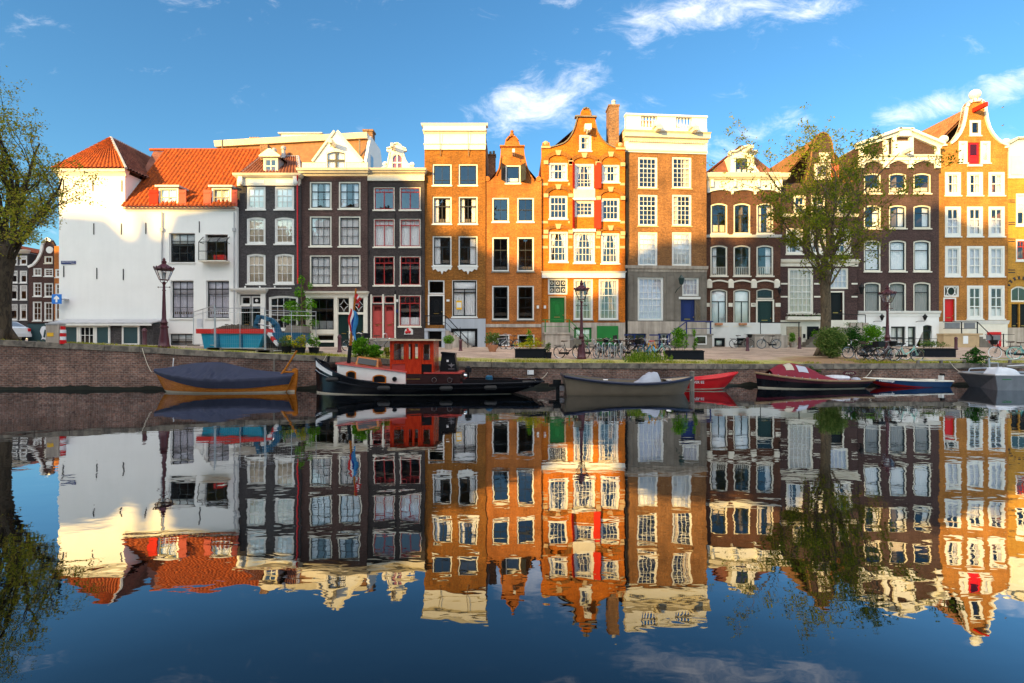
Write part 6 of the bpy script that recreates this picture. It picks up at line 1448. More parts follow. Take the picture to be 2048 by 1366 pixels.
# 2 tug
def tug():
    Yc = 22.75; xl, xr = PX(631,Yc), PX(1086,Yc); L = xr-xl
    sh = lambda t: .45+1.06*max(0, (t-.50)/.50)**3.0+.08*(1-t)**4
    B = Boat('steam_tug', 'black tugboat with white cabin trunk, varnished wheelhouse, black funnel and flag mast', (xl+xr)/2, Yc, L, 2.7, -1, sh, s0=.50, pw=3.2, rb=.06, rs=1.5, bw=.80)
    B.hull('hull_black'); B.part('waterline_stripe', B.band(MB(), .0, .05, .006), 'cream_line')
    B.part('sheer_line', B.band(MB(), .665, .69, .02, t0=.02), 'flag_white'); B.rail('hull_black', .64, .045, .015); B.rail('hull_black', 1.0, .04, .0, 'gunwale')
    B.part('bow_panel', B.band(MB(), .80, .985, .012, t0=.90, t1=.995), 'flag_white')
    B.deck('deck_red', .80, .04, .97)
    sx = lambda p, D=22.0: PX(p, D)
    yn, yf = Yc-.82, Yc+.82
    # white trunk cabin
    x0, x1 = sx(673), sx(812); zA, zB = 1.30, .93; b0, b1 = .75, .40
    tr_ = B.part('cabin_trunk', MB().hexa([(x0,yn+.15,b0),(x1,yn,b1),(x1,yf,b1),(x0,yf-.15,b0)], [(x0,yn+.15,zA),(x1,yn,zB),(x1,yf,zB),(x0,yf-.15,zA)]), 'white')
    B.part('cabin_roof', MB().hexa([(x0-.06,yn+.1,zA+.002),(x1+.05,yn-.05,zB+.002),(x1+.05,yf+.05,zB+.002),(x0-.06,yf-.1,zA+.002)], [(x0-.06,yn+.12,zA+.06),(x1+.05,yn-.03,zB+.06),(x1+.05,yf+.03,zB+.06),(x0-.06,yf-.12,zA+.06)]), 'deck_red', tr_)
    for (a, c, y) in ((692,712,.82),(746,773,.65)):
        u0, u1 = sx(a), sx(c); f = (( (u0+u1)/2-x0)/(x1-x0)); yw = yn+.15*(1-f); z1 = y+.20; z0 = y-.18
        o = arch_poly(u0, u1, z0, z1, .09); w = B.part('cabin_window', MB().plate(o, [inset(o,.05)], yw-.05, yw+.03), 'varnish_gold', tr_); B.part('pane', MB().plate(inset(o,.045), [], yw-.02, yw+.02), 'black_paint', w)
    for a, z, yy, m in ((790,.66,yn+.02,tr_),):
        B.part('porthole', MB().lathe((sx(a),yy-.05,z), [(.10,0),(.10,.05)], 14, 'y'), 'black_paint', m)
    # engine casing and funnel
    c0, c1 = sx(812), sx(921); cs = B.part('engine_casing', MB().box(c0+.02,c1,yn+.02,yf-.02,.35,.88), 'brown_black')
    B.part('casing_top', MB().box(sx(848),c1+.05,yn-.02,yf+.02,.882,.95), 'deck_red', cs)
    for a in (869,900): B.part('porthole', MB().lathe((sx(a),yn-.03,.62), [(.115,0),(.115,.05)], 14, 'y'), 'chrome', cs); B.part('porthole_glass', MB().lathe((sx(a),yn-.036,.62), [(.088,0),(.088,.05)], 14, 'y'), 'brown_black', cs)
    f0, f1, g0, g1 = sx(881,22.6), sx(916,22.6), sx(884.5,22.6), sx(909.5,22.6); zt = PZ(704,22.6)
    fn = B.part('funnel', MB().hexa([(f0,Yc-.4,.952),(f1,Yc-.4,.952),(f1,Yc+.4,.952),(f0,Yc+.4,.952)], [(g0,Yc-.3,zt),(g1,Yc-.3,zt-.06),(g1,Yc+.3,zt-.06),(g0,Yc+.3,zt)]), 'black_paint')
    B.part('funnel_cap', MB().hexa([(g0-.04,Yc-.34,zt-.08),(g1+.04,Yc-.34,zt-.14),(g1+.04,Yc+.34,zt-.14),(g0-.04,Yc+.34,zt-.08)], [(g0-.04,Yc-.34,zt+.01),(g1+.04,Yc-.34,zt-.05),(g1+.04,Yc+.34,zt-.05),(g0-.04,Yc+.34,zt+.01)]), 'black_paint', fn)
    fx = (f0+f1)/2; k = lambda z: Yc-.4+.1*(z-.95)/(zt-.95)-.008
    B.part('funnel_badge', MB().box(fx-.09,fx+.0,k(1.42)-.012,k(1.42),1.38,1.47), 'flag_white', fn); B.part('funnel_emblem', MB().plate([(fx+.12,1.12),(fx+.17,1.2),(fx+.28,1.26),(fx+.15,1.27),(fx+.12,1.35),(fx+.09,1.27),(fx-.04,1.26),(fx+.07,1.2)], [], k(1.2)-.015, k(1.2)), 'alu', fn)
    B.part('funnel_lettering', MB().box(fx-.02,fx+.26,k(1.08)-.015,k(1.08),1.06,1.085), 'alu', fn)
    # wheelhouse
    w0, w1 = sx(781,22.1), sx(868,22.1); ya, yb = yn+.06, yf-.06; z0, z1 = .952, 2.30; m0, m1 = w0+.66, w0+1.36
    wh = B.part('wheelhouse', MB().box(w0,w0+.08,ya,yb,.95,z1).box(w1-.08,w1,ya,yb,.95,z1), 'varnish')
    for y0, y1, nm in ((ya,ya+.07,0),(yb-.07,yb,1)):
        o = [(w0+.082,.95+.35),(m0,.95+.35),(m0,z1),(w0+.082,z1)]; i_ = [(w0+.17,1.47),(m0-.07,1.47),(m0-.07,2.17),(w0+.17,2.17)]
        B.part('side_panel', MB().plate(o, [i_], y0, y1), 'varnish', wh); B.part('pane', MB().plate(inset(i_,-.01), [], y0+.03, y0+.035), 'glass', wh)
        o = [(m1,.95+.35),(w1-.082,.95+.35),(w1-.082,z1),(m1,z1)]; i_ = [(m1+.08,1.47),(w1-.16,1.47),(w1-.16,2.15),(m1+.08,2.15)]
        B.part('side_panel', MB().plate(o, [i_], y0, y1), 'varnish', wh); B.part('pane', MB().plate(inset(i_,-.01), [], y0+.03, y0+.035), 'glass', wh)
        o = [(m0+.003,.55),(m1-.003,.55),(m1-.003,z1),(m0+.003,z1)]; i_ = [(m0+.15,1.5),(m1-.15,1.5),(m1-.15,2.17),(m0+.15,2.17)]
        dr = B.part('door', MB().plate(o, [i_], y0-.03, y1-.03).box((m0+m1)/2-.05,(m0+m1)/2+.05,y0-.025,y0,1.5,2.17), 'varnish', wh, ); B.part('kick_plate', MB().box(m0+.06,m1-.06,y0-.045,y0-.031,.64,.68), 'brass', wh)
    B.part('lower_panel', MB().box(w0+.082,m0-.002,ya+.02,yb-.02,.952,1.298), 'deck_red', wh); B.part('lower_panel', MB().box(m1+.002,w1-.082,ya+.02,yb-.02,.952,1.298), 'black_paint', wh)
    B.part('wheelhouse_roof', MB().hexa([(w0-.1,ya-.14,z1+.002),(w1+.14,ya-.14,z1+.002),(w1+.14,yb+.14,z1+.002),(w0-.1,yb+.14,z1+.002)], [(w0-.05,ya-.1,z1+.09),(w1+.1,ya-.1,z1+.07),(w1+.1,yb+.1,z1+.07),(w0-.05,yb+.1,z1+.09)]), 'bare_wood', wh)
    # mast and flags
    mx, my = sx(697,Yc), Yc; tx, tz = PX(712,Yc), PZ(577,Yc)
    ms = B.part('mast', MB().tube([(mx,my,1.3),(mx+(tx-mx)*.3,my,1.3+(tz-1.3)*.3),(tx,my,tz)], [.075,.065,.04], 8), 'varnish_gold'); B.part('mast_base', MB().tube([(mx-.005,my-.005,1.2),(mx+(tx-mx)*.24,my-.005,1.3+(tz-1.3)*.24)], .085, 8), 'black_paint', ms)
    def flag(nm, x, y, z0, z1, w, cols, ph):
        for i, c in enumerate(cols):
            a, b_ = i/len(cols), (i+1)/len(cols)
            B.part(nm, MB().grid(lambda u, v: (x+w*(a+(b_-a)*u)*(.55+.45*v)+.05*sin(v*7+ph), y-.12-.06*sin((a+(b_-a)*u)*8+ph+v*3), z1+(z0-z1)*(1-v)-.25*(a+(b_-a)*u)), 5, 10), c, ms, smooth=2)
    flag('pennant', tx+.03, my, 4.0, 4.4, .22, ('flag_red','flag_white','flag_red'), 0)
    flag('flag', PX(700,Yc), my, 2.75, 3.75, .30, ('flag_red','flag_white','flag_blue'), 1.2)
    flag('flag', PX(706,Yc), my, 2.55, 3.75, .26, ('flag_cyan','flag_cyan'), 2.6)
    # skylight, bitts, aft gear
    s0, s1 = sx(713,22.4), sx(755,22.4); sk = B.part('skylight', MB().hexa([(s0-.05,Yc-.42,1.2),(s1+.05,Yc-.42,1.08),(s1+.05,Yc+.42,1.08),(s0-.05,Yc+.42,1.2)], [(s0,Yc-.2,1.62),(s1,Yc-.2,1.5),(s1,Yc+.2,1.5),(s0,Yc+.2,1.62)]), 'varnish_gold')
    B.part('pane', MB().add([(s0+.06,Yc-.41,1.32),(s1-.06,Yc-.41,1.2),(s1-.06,Yc-.245,1.44),(s0+.06,Yc-.245,1.56)], [(0,1,2,3)]), 'dark_sash', sk)
    B.part('anchor_winch', MB().lathe((sx(655,22.6),Yc-.35,1.15), [(.2,0),(.2,.7)], 12, 'y').tube([(sx(642),Yc,1.0),(sx(645),Yc,1.62)], .06, 6), 'black_iron')
    B.part('searchlight', MB().lathe((sx(936,22.3),Yc-.3,.5), [(.04,0),(.04,.4),(.14,.42),(.16,.62),(.05,.7)], 10), 'black_iron'); B.part('lamp_lens', MB().ball((sx(930,22.3),Yc-.5,.78),.12,10,7), 'chrome')
    B.part('aft_coaming', MB().box(sx(925),sx(1045),yn+.1,yn+.16,.3,.62).box(sx(925),sx(1045),yf-.16,yf-.1,.3,.62), 'black_paint')
    B.part('stern_seat', MB().lathe((sx(1052,22.7),Yc,.62), [(.62,0),(.64,.03),(.62,.07)], 20), 'brown_black')
    B.part('drum', MB().lathe((sx(978,22.4),Yc-.2,.4), [(.16,0),(.16,.33),(.10,.38)], 12), 'digger_blue')
    # fenders
    for a in (660,776,905,997):
        t = (B.xc+B.L/2-PX(a,21.6))/B.L; p = B.pt(max(.03,min(.97,t)), .66, 1 if B.d < 0 and 0 else -1, .10); f = B.part('fender', MB().tube([(p[0]-.27,p[1],p[2]),(p[0]-.2,p[1],p[2]),(p[0]+.2,p[1],p[2]),(p[0]+.27,p[1],p[2])], [.05,.10,.10,.05], 8), 'rubber')
tug()
def khaki():
    Yc = 22.3; xl, xr = PX(1126,Yc), PX(1384,Yc)
    B = Boat('open_launch', 'khaki grey open launch with a dark rub rail and outboard motor', (xl+xr)/2, Yc, xr-xl, 2.05, 1, lambda t: .42+.44*(1-t)**2.4+.34*t**3, s0=.80, pw=2.6, rb=.35, rs=.12, bw=.84)
    B.hull('hull_khaki', 'hull_khaki', .25, .09); B.rail('hull_navy', .93, .065, .02)
    B.deck('bare_wood', .96, .80, .985, 'foredeck')
    B.part('thwart', MB().box(B.xc-1.6,B.xc-1.2,Yc-.85,Yc+.85,.38,.44).box(B.xc+.9,B.xc+1.3,Yc-.8,Yc+.8,.38,.44), 'bare_wood')
    mb = MB(); c = (PX(1292,Yc), Yc-.1)
    for a in range(1): mb.grid(lambda u, v: (c[0]-.75+1.35*u+.05*sin(v*9), c[1]-.5+1.0*v, .28+.62*min(1,u/.68)*min(1,(1-u)/.16)*min(1,v/.22)*min(1,(1-v)/.22)+.05*abs(sin(u*9+v*7))-.03*sin(u*15-v*5)), 22, 16)
    B.part('console_cover', mb, 'grey_cover', smooth=2)
    ox = xl-.22; ob = B.part('outboard_motor', MB().box(ox-.22,ox+.12,Yc-.16,Yc+.16,.42,.62).box(ox-.09,ox+.07,Yc-.06,Yc+.06,-.4,.52).box(ox-.4,ox+.28,Yc-.12,Yc+.12,.30,.42), 'black_paint'); B.part('motor_bracket', MB().box(ox+.06,ox+.25,Yc-.3,Yc+.3,.15,.36), 'alu', ob)
    mb = MB()
    for (t, z) in ((.30,.55),(.78,.62)): p = B.pt(t, 1, -1, -.06); mb.tube([(p[0]-.1,p[1],p[2]+.05),(p[0]+.1,p[1],p[2]+.05)], .02, 5).tube([(p[0],p[1],p[2]-.02),(p[0],p[1],p[2]+.05)], .02, 5)
    B.part('cleat', mb, 'chrome')
khaki()
def red():
    Yc = 24.35; xl, xr = PX(1352,Yc), PX(1476,Yc)
    B = Boat('red_dinghy', 'bright red plastic dinghy with raised bow, behind the khaki launch', (xl+xr)/2, Yc, xr-xl, 1.35, 1, lambda t: .50+.34*t**2.2, s0=.85, pw=2.8, rb=.75, rs=.08, bw=.72)
    B.hull('signal_red', 'signal_red', .3, .07); B.rail('signal_red', .96, .035, .02); B.part('chine_stripe', B.band(MB(), .06, .14, .01), 'cream_line'); B.part('strake', B.band(MB(), .40, .46, .02), 'signal_red')
    p = B.pt(.55, .62, -1, .03); text('registration', 'VER 82', .17, 'flag_white', B.t, (PX(1397,Yc-.62), p[1]-.02, .38))
red()
def burgundy():
    Yc = 25.15; xl, xr = PX(1511,Yc), PX(1737,Yc)
    B = Boat('canopy_sloop', 'dark sloop with a burgundy canvas canopy, tan rub rail and name board', (xl+xr)/2, Yc, xr-xl, 2.0, -1, lambda t: .34+.42*t**2.4+.08*(1-t)**2, s0=.42, pw=2.6, rb=.12, rs=.45, bw=.8)
    B.hull('hull_black'); B.part('waterline_stripe', B.band(MB(), .0, .09, .006), 'cream_line'); B.rail('tan_rail', .97, .05, .02); B.deck('hull_maroon', .97, .02, .985)
    pr = [(.14,.0),(.30,.02),(.38,.10),(.48,.34),(.58,.60),(.66,.70),(.76,.66),(.83,.40),(.89,.06)]
    def f(a, b):
        t = .14+.74*a; v = 2*b-1; p = B.pt(t, 1, 1, -.12); hw = abs(p[1]-Yc)*v; z = B.sheer(t)+.02+sm(pr, t)*(1-abs(v)**2.6)-.035*abs(sin(a*13+v*2.2))**6-.02*abs(sin(a*9-v*3))**8
        return (p[0], Yc+hw, z)
    B.part('upper_strake', B.band(MB(), .62, .93, .008), 'hull_maroon'); cv = B.part('canopy', MB().grid(f, 110, 30), 'burgundy_canvas', smooth=2)
    def patch(nm, a0, a1, b0, b1, m): B.part(nm, MB().grid(lambda u, v: (lambda p: (p[0], p[1]-.012, p[2]+.012))(f(a0+(a1-a0)*u, b0+(b1-b0)*v)), 8, 6), m, cv)
    patch('canopy_window', .62, .73, .10, .30, 'grey_cover'); patch('canopy_window', .775, .86, .12, .42, 'cream_line')
    s0, s1 = PX(1652,Yc), PX(1697,Yc); B.part('seat_cover', MB().lathe(((s0+s1)/2,Yc,.50), [(.5,-.12),(.55,-.0),(.5,.08),(.3,.11)], 18), 'silver_cover'); B.part('seat_box', MB().lathe(((s0+s1)/2,Yc,.36), [(.46,-.1),(.46,.025)], 18), 'hull_maroon')
    B.part('tarpaulin', MB().ball((PX(1706,Yc),Yc-.2,.40),.22,10,7,(1,1,.6)), 'grey_cover')
    nb = B.part('name_board', MB().plate([(PX(1699,25.6)+.33*cos(k*pi/10), .68+.13*sin(k*pi/10)) for k in range(20)], [], 25.58, 25.62), 'hull_maroon'); text('name_lettering', 'ANITA', .15, 'cream_line', nb, (PX(1699,25.6), 25.575, .68))
    B.part('board_post', MB().box(PX(1699,25.6)-.03,PX(1699,25.6)+.03,25.60,25.64,.3,.6), 'hull_maroon', nb)
    for k in range(7): p = B.pt(.55+.06*k, 1, -1, -.08); B.part('deck_fitting', MB().ball((p[0],p[1],p[2]+.05),.028,6,4), 'chrome')
burgundy()
def rowboat():
    Yc = 25.75; xl, xr = PX(1727,Yc), PX(1889,Yc)
    B = Boat('rowing_boat', 'long cream rowing boat with blue and red painted side and small motor', (xl+xr)/2, Yc, xr-xl, 1.3, -1, lambda t: .31+.13*t**2, s0=.82, pw=2.2, rb=.9, rs=.08, bw=.78)
    B.hull('hull_blue', 'cream', .3, .06); B.rail('cream', 1.0, .035, .0)
    mb = MB(); [mb.grid(lambda a, b: B.pt(.30+.695*a, (.02+.03*a)+(.02+.72*a**1.6)*b, sd, .012), 30, 2) for sd in (-1, 1)]; B.part('red_flash', mb, 'flash_red')
    p = B.pt(.74, .74, -1, .03); text('name_lettering', 'Huisbootje', .17, 'flag_white', B.t, (PX(1776,Yc-.62), p[1]-.02, .335), (R(90),R(3),0))
    B.part('thwart', MB().box(B.xc-.2,B.xc+.05,Yc-.55,Yc+.55,.30,.34).box(B.xc+.9,B.xc+1.15,Yc-.55,Yc+.55,.30,.34), 'bare_wood')
    x = xr-.12; m = B.part('outboard_motor', MB().box(x-.06,x+.08,Yc-.08,Yc+.08,.52,.66).box(x-.03,x+.03,Yc-.03,Yc+.03,-.3,.52), 'black_paint'); B.part('motor_bracket', MB().box(x-.1,x+.0,Yc-.12,Yc+.12,.3,.56), 'white', m)
rowboat()
def aluboat():
    A = (PX(1917,25.9),25.9); Bp = (PX(1991,23.7),23.7); C = (PX(2110,23.6),23.6); Dd = (PX(2110,25.9),25.9)
    t = thing('aluminium_workboat', 'bare aluminium workboat with grey covered console and green stripe', 'boat', ((A[0]+C[0])/2, 24.7, 0), world=True)
    zt = .70; k = lambda p, f: ((p[0]-25)*f+25+(.55 if p is A else 0)*(f < 1), (p[1]-24.7)*f+24.7)
    top = [A, Bp, C, Dd]; f = .93; bot = [k(p, f) for p in top]
    mb = MB().add([(x,y,-.3) for x,y in bot]+[(x,y,zt) for x,y in top], [(0,1,5,4),(1,2,6,5),(2,3,7,6),(3,0,4,7)])
    inn = [k(p, .955) for p in top]; mb.add([(x,y,zt) for x,y in top]+[(x,y,zt) for x,y in inn]+[(x,y,.3) for x,y in inn], [(0,1,5,4),(1,2,6,5),(2,3,7,6),(3,0,4,7),(4,5,9,8),(5,6,10,9),(6,7,11,10),(7,4,8,11),(8,9,10,11)])
    obj('hull', mb, 'alu', t)
    for i, (p, q) in enumerate(((A,Bp),(Bp,C))):
        def on(s, z, o=.015):
            w = (z+.3)/(zt+.3); a = k(p, f+(1-f)*w); b_ = k(q, f+(1-f)*w); d = Vector((b_[0]-a[0], b_[1]-a[1])); n = Vector((d.y, -d.x)).normalized()*o; n = n if n.y < 0 else -n
            return (a[0]+d.x*s+n.x, a[1]+d.y*s+n.y, z)
        def strip(nm, s0, s1, z0, z1, m, o=.015): obj(nm, MB().add([on(s0,z0,o),on(s1,z0,o),on(s1,z1,o),on(s0,z1,o)], [(0,1,2,3)]), m, t)
        if i == 0:
            strip('green_mark', .03, .12, .52, .62, 'green_door'); strip('white_sticker', .17, .26, .50, .64, 'flag_white'); strip('green_stripe', .54, .66, .52, .60, 'green_door'); strip('white_stripe', .66, .86, .50, .58, 'flag_white'); strip('handle', .1, .32, .33, .37, 'flag_white', .03); strip('recess', .36, .66, -.1, .14, 'black_paint', .02)
            obj('edge_tube', MB().tube([on(0,-.1,.02), on(0,zt,.02)], .03, 6).tube([on(1,-.1,.02), on(1,zt,.02)], .03, 6), 'alu', t)
        else: strip('green_lettering', .10, .26, .50, .535, 'green_door')
    obj('gunwale', MB().tube([(x,y,zt+.01) for x,y in top]+[(A[0],A[1],zt+.01)], .045, 6), 'steel', t)
    c = (PX(2005,24.8), 24.9); mb = MB().grid(lambda u, v: (c[0]-.75+1.6*u, c[1]-.55+1.1*v, zt-.3+.58*(min(1,4*u)*min(1,3.2*(1-u)))**.8*min(1,5*v)*min(1,5*(1-v))+.03*sin(u*23+v*9)), 24, 18); obj('console_cover', mb, 'silver_cover', t, smooth=2)
    x = PX(1932,25.6); obj('hand_rail', MB().tube([(x,25.5,zt),(x+.1,25.5,zt+.22),(x+1.6,25.4,zt+.28)], .035, 6).tube([(x+1.1,25.5,zt),(x+1.05,25.5,zt+.75)], .04, 6).tube([(x+1.55,25.5,zt),(x+1.5,25.5,zt+.5),(x+1.05,25.5,zt+.5)], .03, 6).tube([(c[0]+.8,25.4,1.05),(c[0]+3.2,25.0,1.2)], .035, 6), 'steel', t)
aluboat()
# ---------------- bicycles ----------------
CACHE = {}
def cm(key, fn, m, smooth=False):
    if key not in CACHE: CACHE[key] = mesh(key, fn(), m, smooth)
    return CACHE[key]
def ring(c, r, t, n=22, m=5):
    return MB().tube([(c[0]+r*cos(2*pi*k/n), c[1], c[2]+r*sin(2*pi*k/n)) for k in range(n+1)], t, m, False)
def wheel_mb(c):
    mb = ring(c, .315, .011)
    for k in range(14): a = 2*pi*k/14; mb.tube([(c[0], c[1]+(.03 if k % 2 else -.03), c[2]), (c[0]+.315*cos(a), c[1], c[2]+.315*sin(a))], .0035, 3, False)
    mb.tube([(c[0],c[1]-.05,c[2]),(c[0],c[1]+.05,c[2])], .025, 6); return mb
WR, WF = (-.55,0,.345), (.55,0,.345)
def frame_mb(step):
    b = (-.10,0,.29); st = (-.26,0,.80); hd = (.36,0,.86); hl = (.40,0,.70)
    mb = MB().tube([b, st], .019, 6).tube([b, hl], .021, 6).tube([hd, hl], .022, 6)
    if step: mb.tube([(.38,0,.78),(.18,0,.50),(-.05,0,.42),(-.155,0,.50)], .018, 6)
    else: mb.tube([(-.25,0,.76),(.37,0,.82)], .018, 6)
    for y in (-.045,.045): mb.tube([b,(WR[0],y,WR[2])], .012, 5).tube([(-.25,0,.74),(WR[0],y,WR[2])], .010, 5).tube([(.40,y*.5,.70),(.44,y,.60),(WF[0],y,WF[2])], .013, 5)
    mb.tube([(-.16,.06,.28),(-.24,.15,.01)], .010, 5); return mb
def bars_mb():
    return MB().tube([(.36,0,.86),(.33,0,1.02)], .016, 6).tube([(.12,-.28,1.05),(.24,-.25,1.10),(.35,-.1,1.06),(.35,.1,1.06),(.24,.25,1.10),(.12,.28,1.05)], .013, 6)
def saddle_mb():
    return MB().tube([(-.26,0,.80),(-.28,0,.94)], .014, 6).hexa([(-.40,-.10,.93),(-.06,-.03,.95),(-.06,.03,.95),(-.40,.10,.93)], [(-.42,-.11,1.00),(-.05,-.02,.99),(-.05,.02,.99),(-.42,.11,1.00)])
def mud_mb(front=True):
    mb = MB()
    for c, a0, a1 in (((WF,25,150) if front else (WR,20,165)),):
        mb.grid(lambda u, v: (c[0]+.385*cos(R(a0+(a1-a0)*u)), -.03+.06*v, c[2]+.385*sin(R(a0+(a1-a0)*u))), 12, 2)
    return mb
def rack_mb():
    mb = MB()
    for y in (-.06,.06): mb.tube([(-.30,y,.74),(-.86,y,.74)], .009, 5).tube([(-.55,y,.345),(-.78,y,.74)], .008, 5)
    for x in (-.4,-.6,-.8): mb.tube([(x,-.06,.74),(x,.06,.74)], .008, 5)
    return mb
def bike(label, px, py, ang, fm='black_iron', step=True, tyre='rubber', crate=None, seat=False, basket=None, pannier=None, lean=4, sadm='leather', barm='chrome', D=None, wide=False, group='bicycles parked along the street'):
    p = gp(px, py) if D is None else at(px, D)
    t = thing('bicycle', label, 'bicycle', (p[0], p[1], p[2]), R(ang), group)
    t.rotation_euler = (R(lean), 0, R(ang))
    obj('frame', cm('frame_%d' % step+fm, lambda: frame_mb(step), fm), None, t)
    for c, nm in ((WR,'r'),(WF,'f')):
        w = obj('wheel', cm('wheel_'+nm, lambda: wheel_mb(c), 'chrome'), None, t); obj('tyre', cm('tyre_'+nm+tyre, lambda: ring(c, .340, .021 if not wide else .028), tyre), None, w)
    obj('handlebar', cm('handlebar'+barm, bars_mb, barm), None, t); obj('saddle', cm('saddle'+sadm, saddle_mb, sadm), None, t)
    obj('mudguard', cm('mudguard_f'+fm, lambda: mud_mb(True), fm), None, t); obj('mudguard', cm('mudguard_r'+fm, lambda: mud_mb(False), fm), None, t)
    obj('luggage_rack', cm('rack', rack_mb, 'black_iron'), None, t)
    obj('chain_case', cm('chain_case', lambda: MB().box(-.58,.02,-.05,-.03,.24,.36).lathe((-.1,-.07,.29), [(.085,0),(.085,.02)], 12, 'y').tube([(-.1,-.08,.29),(-.02,-.1,.15)], .012, 5), 'black_iron'), None, t)
    obj('headlamp', cm('headlamp', lambda: MB().lathe((.46,0,.80), [(.04,0),(.05,.06),(.03,.09)], 8, 'x'), 'chrome'), None, t)
    if crate: obj('front_crate', cm('crate'+crate, lambda: MB().box(.40,.75,-.24,.24,.80,.83).box(.40,.42,-.24,.24,.83,1.08).box(.73,.75,-.24,.24,.83,1.08).box(.42,.73,-.24,-.22,.83,1.08).box(.42,.73,.22,.24,.83,1.08), crate), None, t)
    if basket: obj('basket', cm('basket'+basket, lambda: MB().lathe((.58,0,.82), [(.14,0),(.20,.24),(.21,.26),(.19,.25),(.13,.02)], 12), basket), None, t)
    if seat: obj('child_seat', cm('child_seat', lambda: MB().box(-.75,-.45,-.15,.15,.78,.84).box(-.79,-.73,-.15,.15,.78,1.28).box(-.75,-.45,-.17,-.14,.78,.98).box(-.75,-.45,.14,.17,.78,.98), 'brown_black'), None, t)
    if pannier: obj('pannier', cm('pannier'+pannier, lambda: MB().box(-.82,-.45,-.22,-.09,.36,.73).box(-.82,-.45,.09,.22,.36,.73).box(-.80,-.47,-.09,.09,.745,.79), pannier), None, t)
    return t
bike('black step-through bicycle with a pale crate on the front, left of the tall lamp post', 1138, 717, -24, crate='stone_grey')
bike('grey bicycle facing the canal just right of the middle lamp post', 1183, 716.5, -68, 'frame_grey', False)
bike('dark bicycle behind the first hoop of the rack', 1204, 713, -72, 'black_iron', basket='black_iron')
bike('bicycle with blue grey frame between the first two rack hoops', 1212, 715, -60, 'digger_blue', False)
bike('bicycle with wide silver handlebar at the middle rack hoop', 1232, 716.5, -64, 'frame_grey')
bike('black bicycle with a child seat, at the last rack hoop', 1250, 713, -58, seat=True)
bike('black transport bicycle carrying a big black front crate', 1262, 715, -40, crate='black_paint')
bike('black bicycle with a child seat, left of the light blue one', 1282, 711, -50, seat=True)
bike('light blue bicycle with pale tyres at the right end of the row', 1293, 717, -72, 'container_blue', tyre='container_blue')
bike('mint green bicycle with a bright red saddle cover', 1312, 715, -35, 'frame_mint', sadm='signal_red')
bike('black bicycle lying half behind the tall weeds at the end of the row', 1322, 714, 8, 'black_iron', False)
bike('grey bicycle on the stone stoop by the coral doors', 762, 704, 12, 'frame_grey', False)
bike('dark bicycle parked by the dark green doors', 712, 702, 40, 'black_iron', crate='black_iron')
bike('pale grey bicycle leaning on the red brick wall by the cellar window', 1003, 699, 8, 'steel', False, lean=-7)
bike('dark bicycle leaning behind the pale one at the red brick wall', 1020, 699, 150, 'black_iron', lean=7)
bike('black bicycle with basket against the white plinth', 1483, 696, -16, basket='black_iron')
bike('black city bicycle parked before the dark green door and stoop', 1538, 697, 174, 'black_iron')
bike('black bicycle with dark panniers beside the tree', 1716, 717, 176, 'black_iron', pannier='black_paint')
bike('dark bicycle facing the canal between the panniers and the grey bicycle', 1740, 722, -75, 'black_iron', False, crate='black_iron')
bike('grey bicycle facing the canal in the right-hand cluster', 1764, 721, -62, 'frame_grey', basket='black_iron')
bike('silver bicycle leaning beside the mint one', 1786, 720, -25, 'steel', False)
bike('mint green electric bicycle with a thick frame', 1812, 722.5, -8, 'frame_mint', True, barm='black_iron', wide=True, sadm='black_paint')
bike('black bicycle with white tyres at the right edge', 2012, 717, 170, 'black_iron', tyre='flag_white', basket='black_iron')
bike('bicycle with pale turquoise tyres cut by the right edge', 2052, 719, -20, 'frame_teal', tyre='frame_mint', crate='black_iron')
bike('dark bicycle at the left edge in front of the white car', 45, 678.5, 172, 'black_iron', False)
bike('dark bicycle partly behind the trunk at the left edge', 2, 679, 10, 'black_iron', crate='yellow')
# rack hoops
r0 = gp(1186, 719); r1 = gp(1248, 719)
t = thing('bicycle_rack', 'galvanised bicycle rack of bent hoops on a pale ground rail', 'bicycle rack', r0, world=True)
obj('base_rail', MB().box(r0[0],r1[0],r0[1]-.05,r0[1]+.05,r0[2]-.02,r0[2]+.05).box(r0[0],r1[0],r0[1]+.5,r0[1]+.6,r0[2]-.02,r0[2]+.05), 'concrete', t)
for px in (1194,1205,1217,1229,1241):
    x = PX(px, r0[1]); y, z = r0[1], r0[2]
    obj('hoop', MB().tube([(x,y,z),(x,y,z+.82),(x+.05,y+.05,z+.9),(x+.15,y+.3,z+.9),(x+.2,y+.4,z+.82),(x+.2,y+.55,z)], .025, 6), 'steel', t)

